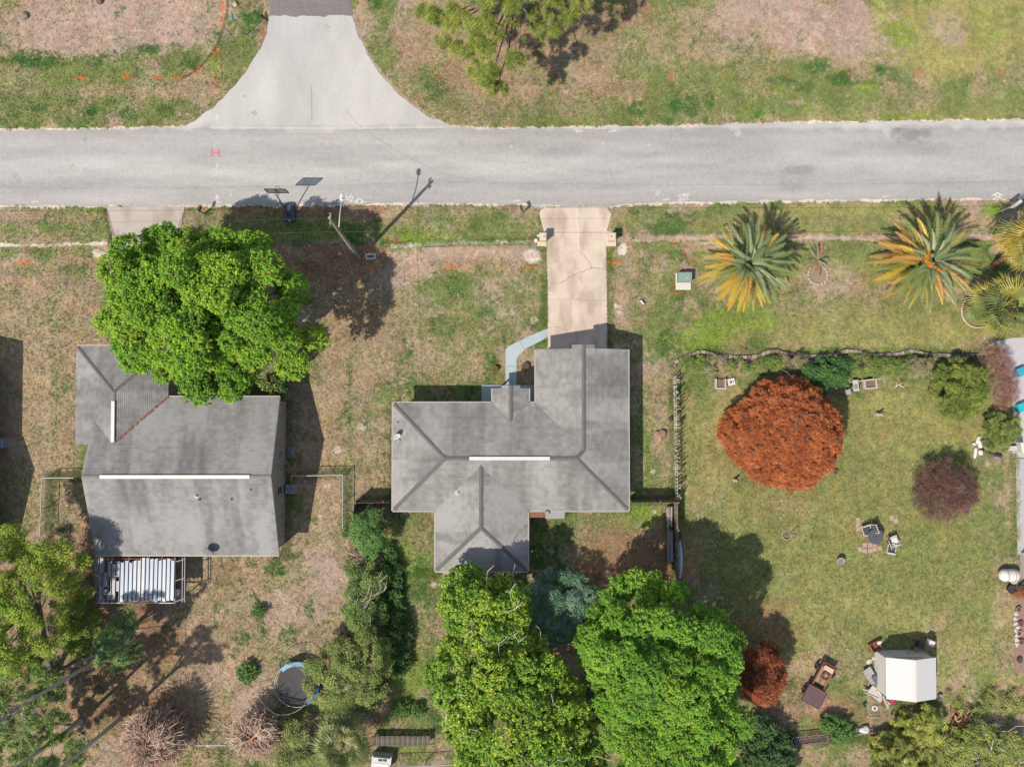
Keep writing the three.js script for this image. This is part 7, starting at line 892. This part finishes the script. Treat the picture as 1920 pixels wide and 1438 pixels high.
{ const ch = (label, px, py, c, turn) => { const b = V(px, py), T = thing('dining_chair', label, 'chair', b.x, 0, b.z, turn, 'chairs behind the shed'); mesh('seat', new THREE.CylinderGeometry(.24, .24, .05, 18).scale(1, 1, .8).translate(0, .46, .42), M(196, 150, 104), T); mesh('body', box(.5, .42, .5, 0, .66, -.05), M(...c), T); mesh('backrest', box(.5, .06, .5, 0, .9, -.05), M(...c.map(v => Math.min(255, v + 10))), T); for (const x of [-.2, .2]) for (const z of [-.25, .5]) mesh('leg', box(.05, .45, .05, x, .22, z), M(90, 80, 76), T); }; ch('black chair with a wooden step seat in the shed shadow', 1716, 1204, [60, 60, 66], -.25); ch('white chair with a wooden step seat behind the shed', 1736, 1201, [228, 214, 220], -.35); }
{ const b = V(1639, 1210), T = thing('rusty_crate', 'rusty open crate at the northwest shed corner', 'crate', b.x, 0, b.z, .5); for (const [x, z, w, d] of [[0, .38, .9, .05], [0, -.38, .9, .05], [.43, 0, .05, .7], [-.43, 0, .05, .7]]) mesh('side', box(w, .4, d, x, .2, z), M(190, 142, 116, { map: rustTex }), T); mesh('bottom', box(.84, .04, .7, 0, .03, 0), M(130, 100, 84, { map: rustTex }), T); mesh('white_rag', new THREE.SphereGeometry(.2, 10, 8).scale(1.2, .5, .8).translate(.45, .42, -.2), WHITE, T); }
rock('pale lump of rubble in the grass west of the shed', 1630, 1240, .28, [232, 226, 216], 81, .4); rock('smaller pale lump of rubble west of the shed', 1638, 1234, .18, [220, 214, 206], 82, .4);
{ // rusty flatbed cart
  const a = V(1523, 1310, .6), b = V(1554, 1252, .6), T = thing('rusty_cart', 'rusty old flatbed cart with a stripped front', 'cart', (a.x + b.x) / 2, 0, (a.z + b.z) / 2, Math.atan2(b.x - a.x, b.z - a.z) + Math.PI); const L = a.distanceTo(b) + .5;
  for (const x of [-.55, .55]) mesh('frame_rail', box(.12, .14, L, x, .55, 0), RUST, T); for (const z of [-L / 2 + .1, -.6, 0, .5, L / 2 - .1]) mesh('cross_member', box(1.2, .1, .12, 0, .55, z), RUST, T);
  mesh('deck', box(1.7, .08, 1.55, 0, .72, L / 2 - .55), M(112, 84, 92, { map: grainTex, roughness: .6 }), T); mesh('deck_edge', [box(1.74, .12, .05, 0, .72, L / 2 + .24), box(.05, .12, 1.5, -.86, .72, L / 2 - .55), box(.05, .12, 1.5, .86, .72, L / 2 - .55)], M(90, 66, 72), T);
  for (let k = 0; k < 4; k++) mesh('floor_board', box(.26, .04, 1.5, -.4 + k * .27, .63, -.7), [M(196, 168, 130, { map: woodTex }), M(160, 128, 98, { map: woodTex })][k % 2], T); mesh('seat_frame', [bar(v3(-.3, .65, -.5), v3(-.3, .85, -.9), .04), bar(v3(.3, .65, -.5), v3(.3, .85, -.9), .04), new THREE.TorusGeometry(.3, .05, 7, 20).rotateX(Math.PI / 2).translate(0, .8, -.75)], M(120, 84, 66), T); mesh('front_panel', box(.9, .05, .4, 0, .75, -L / 2 + .35), M(220, 196, 180), T);
  const bm = mesh('bumper', [box(1.2, .18, .12, 0, .55, -L / 2 - .02), box(.1, .25, .5, -.62, .58, -L / 2 + .2), box(.1, .25, .5, .62, .58, -L / 2 + .2)], M(140, 78, 72, { map: rustTex }), T); for (const x of [-.8, .8]) for (const z of [-L / 2 + .6, L / 2 - .6]) { const wl = mesh('wheel', new THREE.TorusGeometry(.24, .09, 8, 20).rotateY(Math.PI / 2).translate(x, .33, z), BLACK, T); mesh('rim', cyl(.15, .15, .1, 0, 0, 0, 14).rotateZ(Math.PI / 2).translate(x, .33, z), RUST, wl); }
  const k = V(1514, 1284), K = thing('petrol_can', 'grey and white can beside the rusty cart', 'can', k.x, 0, k.z); mesh('body', box(.34, .4, .26, 0, .2, 0), M(140, 150, 168), K); mesh('cap', cyl(.06, .06, .08, .08, .44, 0), WHITE, K); mesh('handle', box(.2, .04, .06, -.04, .44, 0), WHITE, K); }
{ const b = V(1516, 1383), T = thing('lattice_panel', 'purple-brown lattice panel leaning on the southern boundary', 'panel', b.x, 0, b.z, .1), m = M(150, 128, 136, { map: woodTex }); mesh('frame', [box(3.2, .06, .08, 0, .5, -.4), box(3.2, .06, .08, 0, .3, .4), box(.08, .06, .8, -1.6, .4, 0, .25, 0, 0), box(.08, .06, .8, 1.6, .4, 0, .25, 0, 0)], m, T); for (let k = 0; k < 14; k++) { const x = -1.5 + k * .22; mesh('slat', plankBar(v3(x, .5, -.38), v3(x + .3, .32, .38), .04, .02), m, T); mesh('slat', plankBar(v3(x + .3, .47, -.38), v3(x, .3, .38), .04, .02), m, T); } mesh('prop', box(3, .3, .06, 0, .15, .35), M(110, 80, 74), T); }
for (const [x, y, L, t, c, label] of [[1425, 1383, 4.2, .03, [186, 176, 170], 'long pale board on the southern boundary under the tree'], [1430, 1392, 3.8, -.05, [150, 138, 132], 'second long board below the pale one on the boundary'], [1640, 1372, 4, .12, [176, 164, 154], 'grey board on the boundary south of the shed'], [1862, 1352, 2.4, -.42, [150, 176, 170], 'thin greenish pole in the grass east of the shed'], [1440, 1322, 1.1, -.7, [180, 160, 150], 'short split log beneath the small rust tree']]) { const b = V(x, y), T = thing('loose_board', label, 'board', b.x, 0, b.z, t, 'loose boards along the southern boundary'); mesh('board', box(L, .06, .14, 0, .1, 0), M(...c, { map: woodTex }), T); mesh('bearer', box(.1, .08, .3, 0, .04, 0), WOODB, T); }
{ const b = V(1800, 1342), T = thing('brush_pile', 'tan pile of curled dead palm stems east of the thicket', 'brush pile', b.x, 0, b.z), r = mulberry(41); for (let k = 0; k < 26; k++) { const a = r() * 6.28, x = (r() - .5) * 1.8, z = (r() - .5) * 1.1, R1 = R2(r, .25, .5); mesh('stem', new THREE.TorusGeometry(R1, R2(r, .03, .06), 5, 10, R2(r, 2, 4.5)).rotateX(Math.PI / 2 + (r() - .5) * .9).rotateY(a).translate(x, .2 + r() * .4, z), [M(206, 160, 120, { map: woodTex }), M(176, 124, 90, { map: woodTex }), M(222, 192, 160)][k % 3], T); } }
{ const b = V(1824, 1345), T = thing('wire_hoop', 'pale wire hoop with a handle in the weeds', 'hoop', b.x, 0, b.z); mesh('ring', new THREE.TorusGeometry(.32, .025, 6, 24).scale(.8, 1, 1).rotateX(1.3).translate(0, .3, .1), M(176, 186, 186), T); mesh('handle', bar(v3(-.2, .4, -.2), v3(-.45, .6, -.55), .025), M(186, 200, 206), T); }
{ const r = mulberry(52); [[1700, 1330, 'upright dead stem by the south wall of the shed'], [1738, 1345, 'second upright dead stem south of the shed'], [1752, 1330, 'pale dead stem near the southeast shed corner']].forEach(([x, y, label]) => { const b = V(x, y), T = thing('dead_stem', label, 'stem', b.x, 0, b.z, 0, 'dead stems south of the shed'); mesh('stalk', bar(v3(0, 0, 0), v3(R2(r, -.2, .2), 1.6, R2(r, -.2, .5)), .03, .015), M(206, 190, 160), T); for (let k = 0; k < 3; k++) mesh('twig', bar(v3(0, .6 + k * .3, .1 * k), v3(R2(r, -.5, .5), 1.1 + k * .3, R2(r, -.4, .5)), .014, .008, 4), M(206, 190, 160), T); }); }
renderer.render(scene, camera);
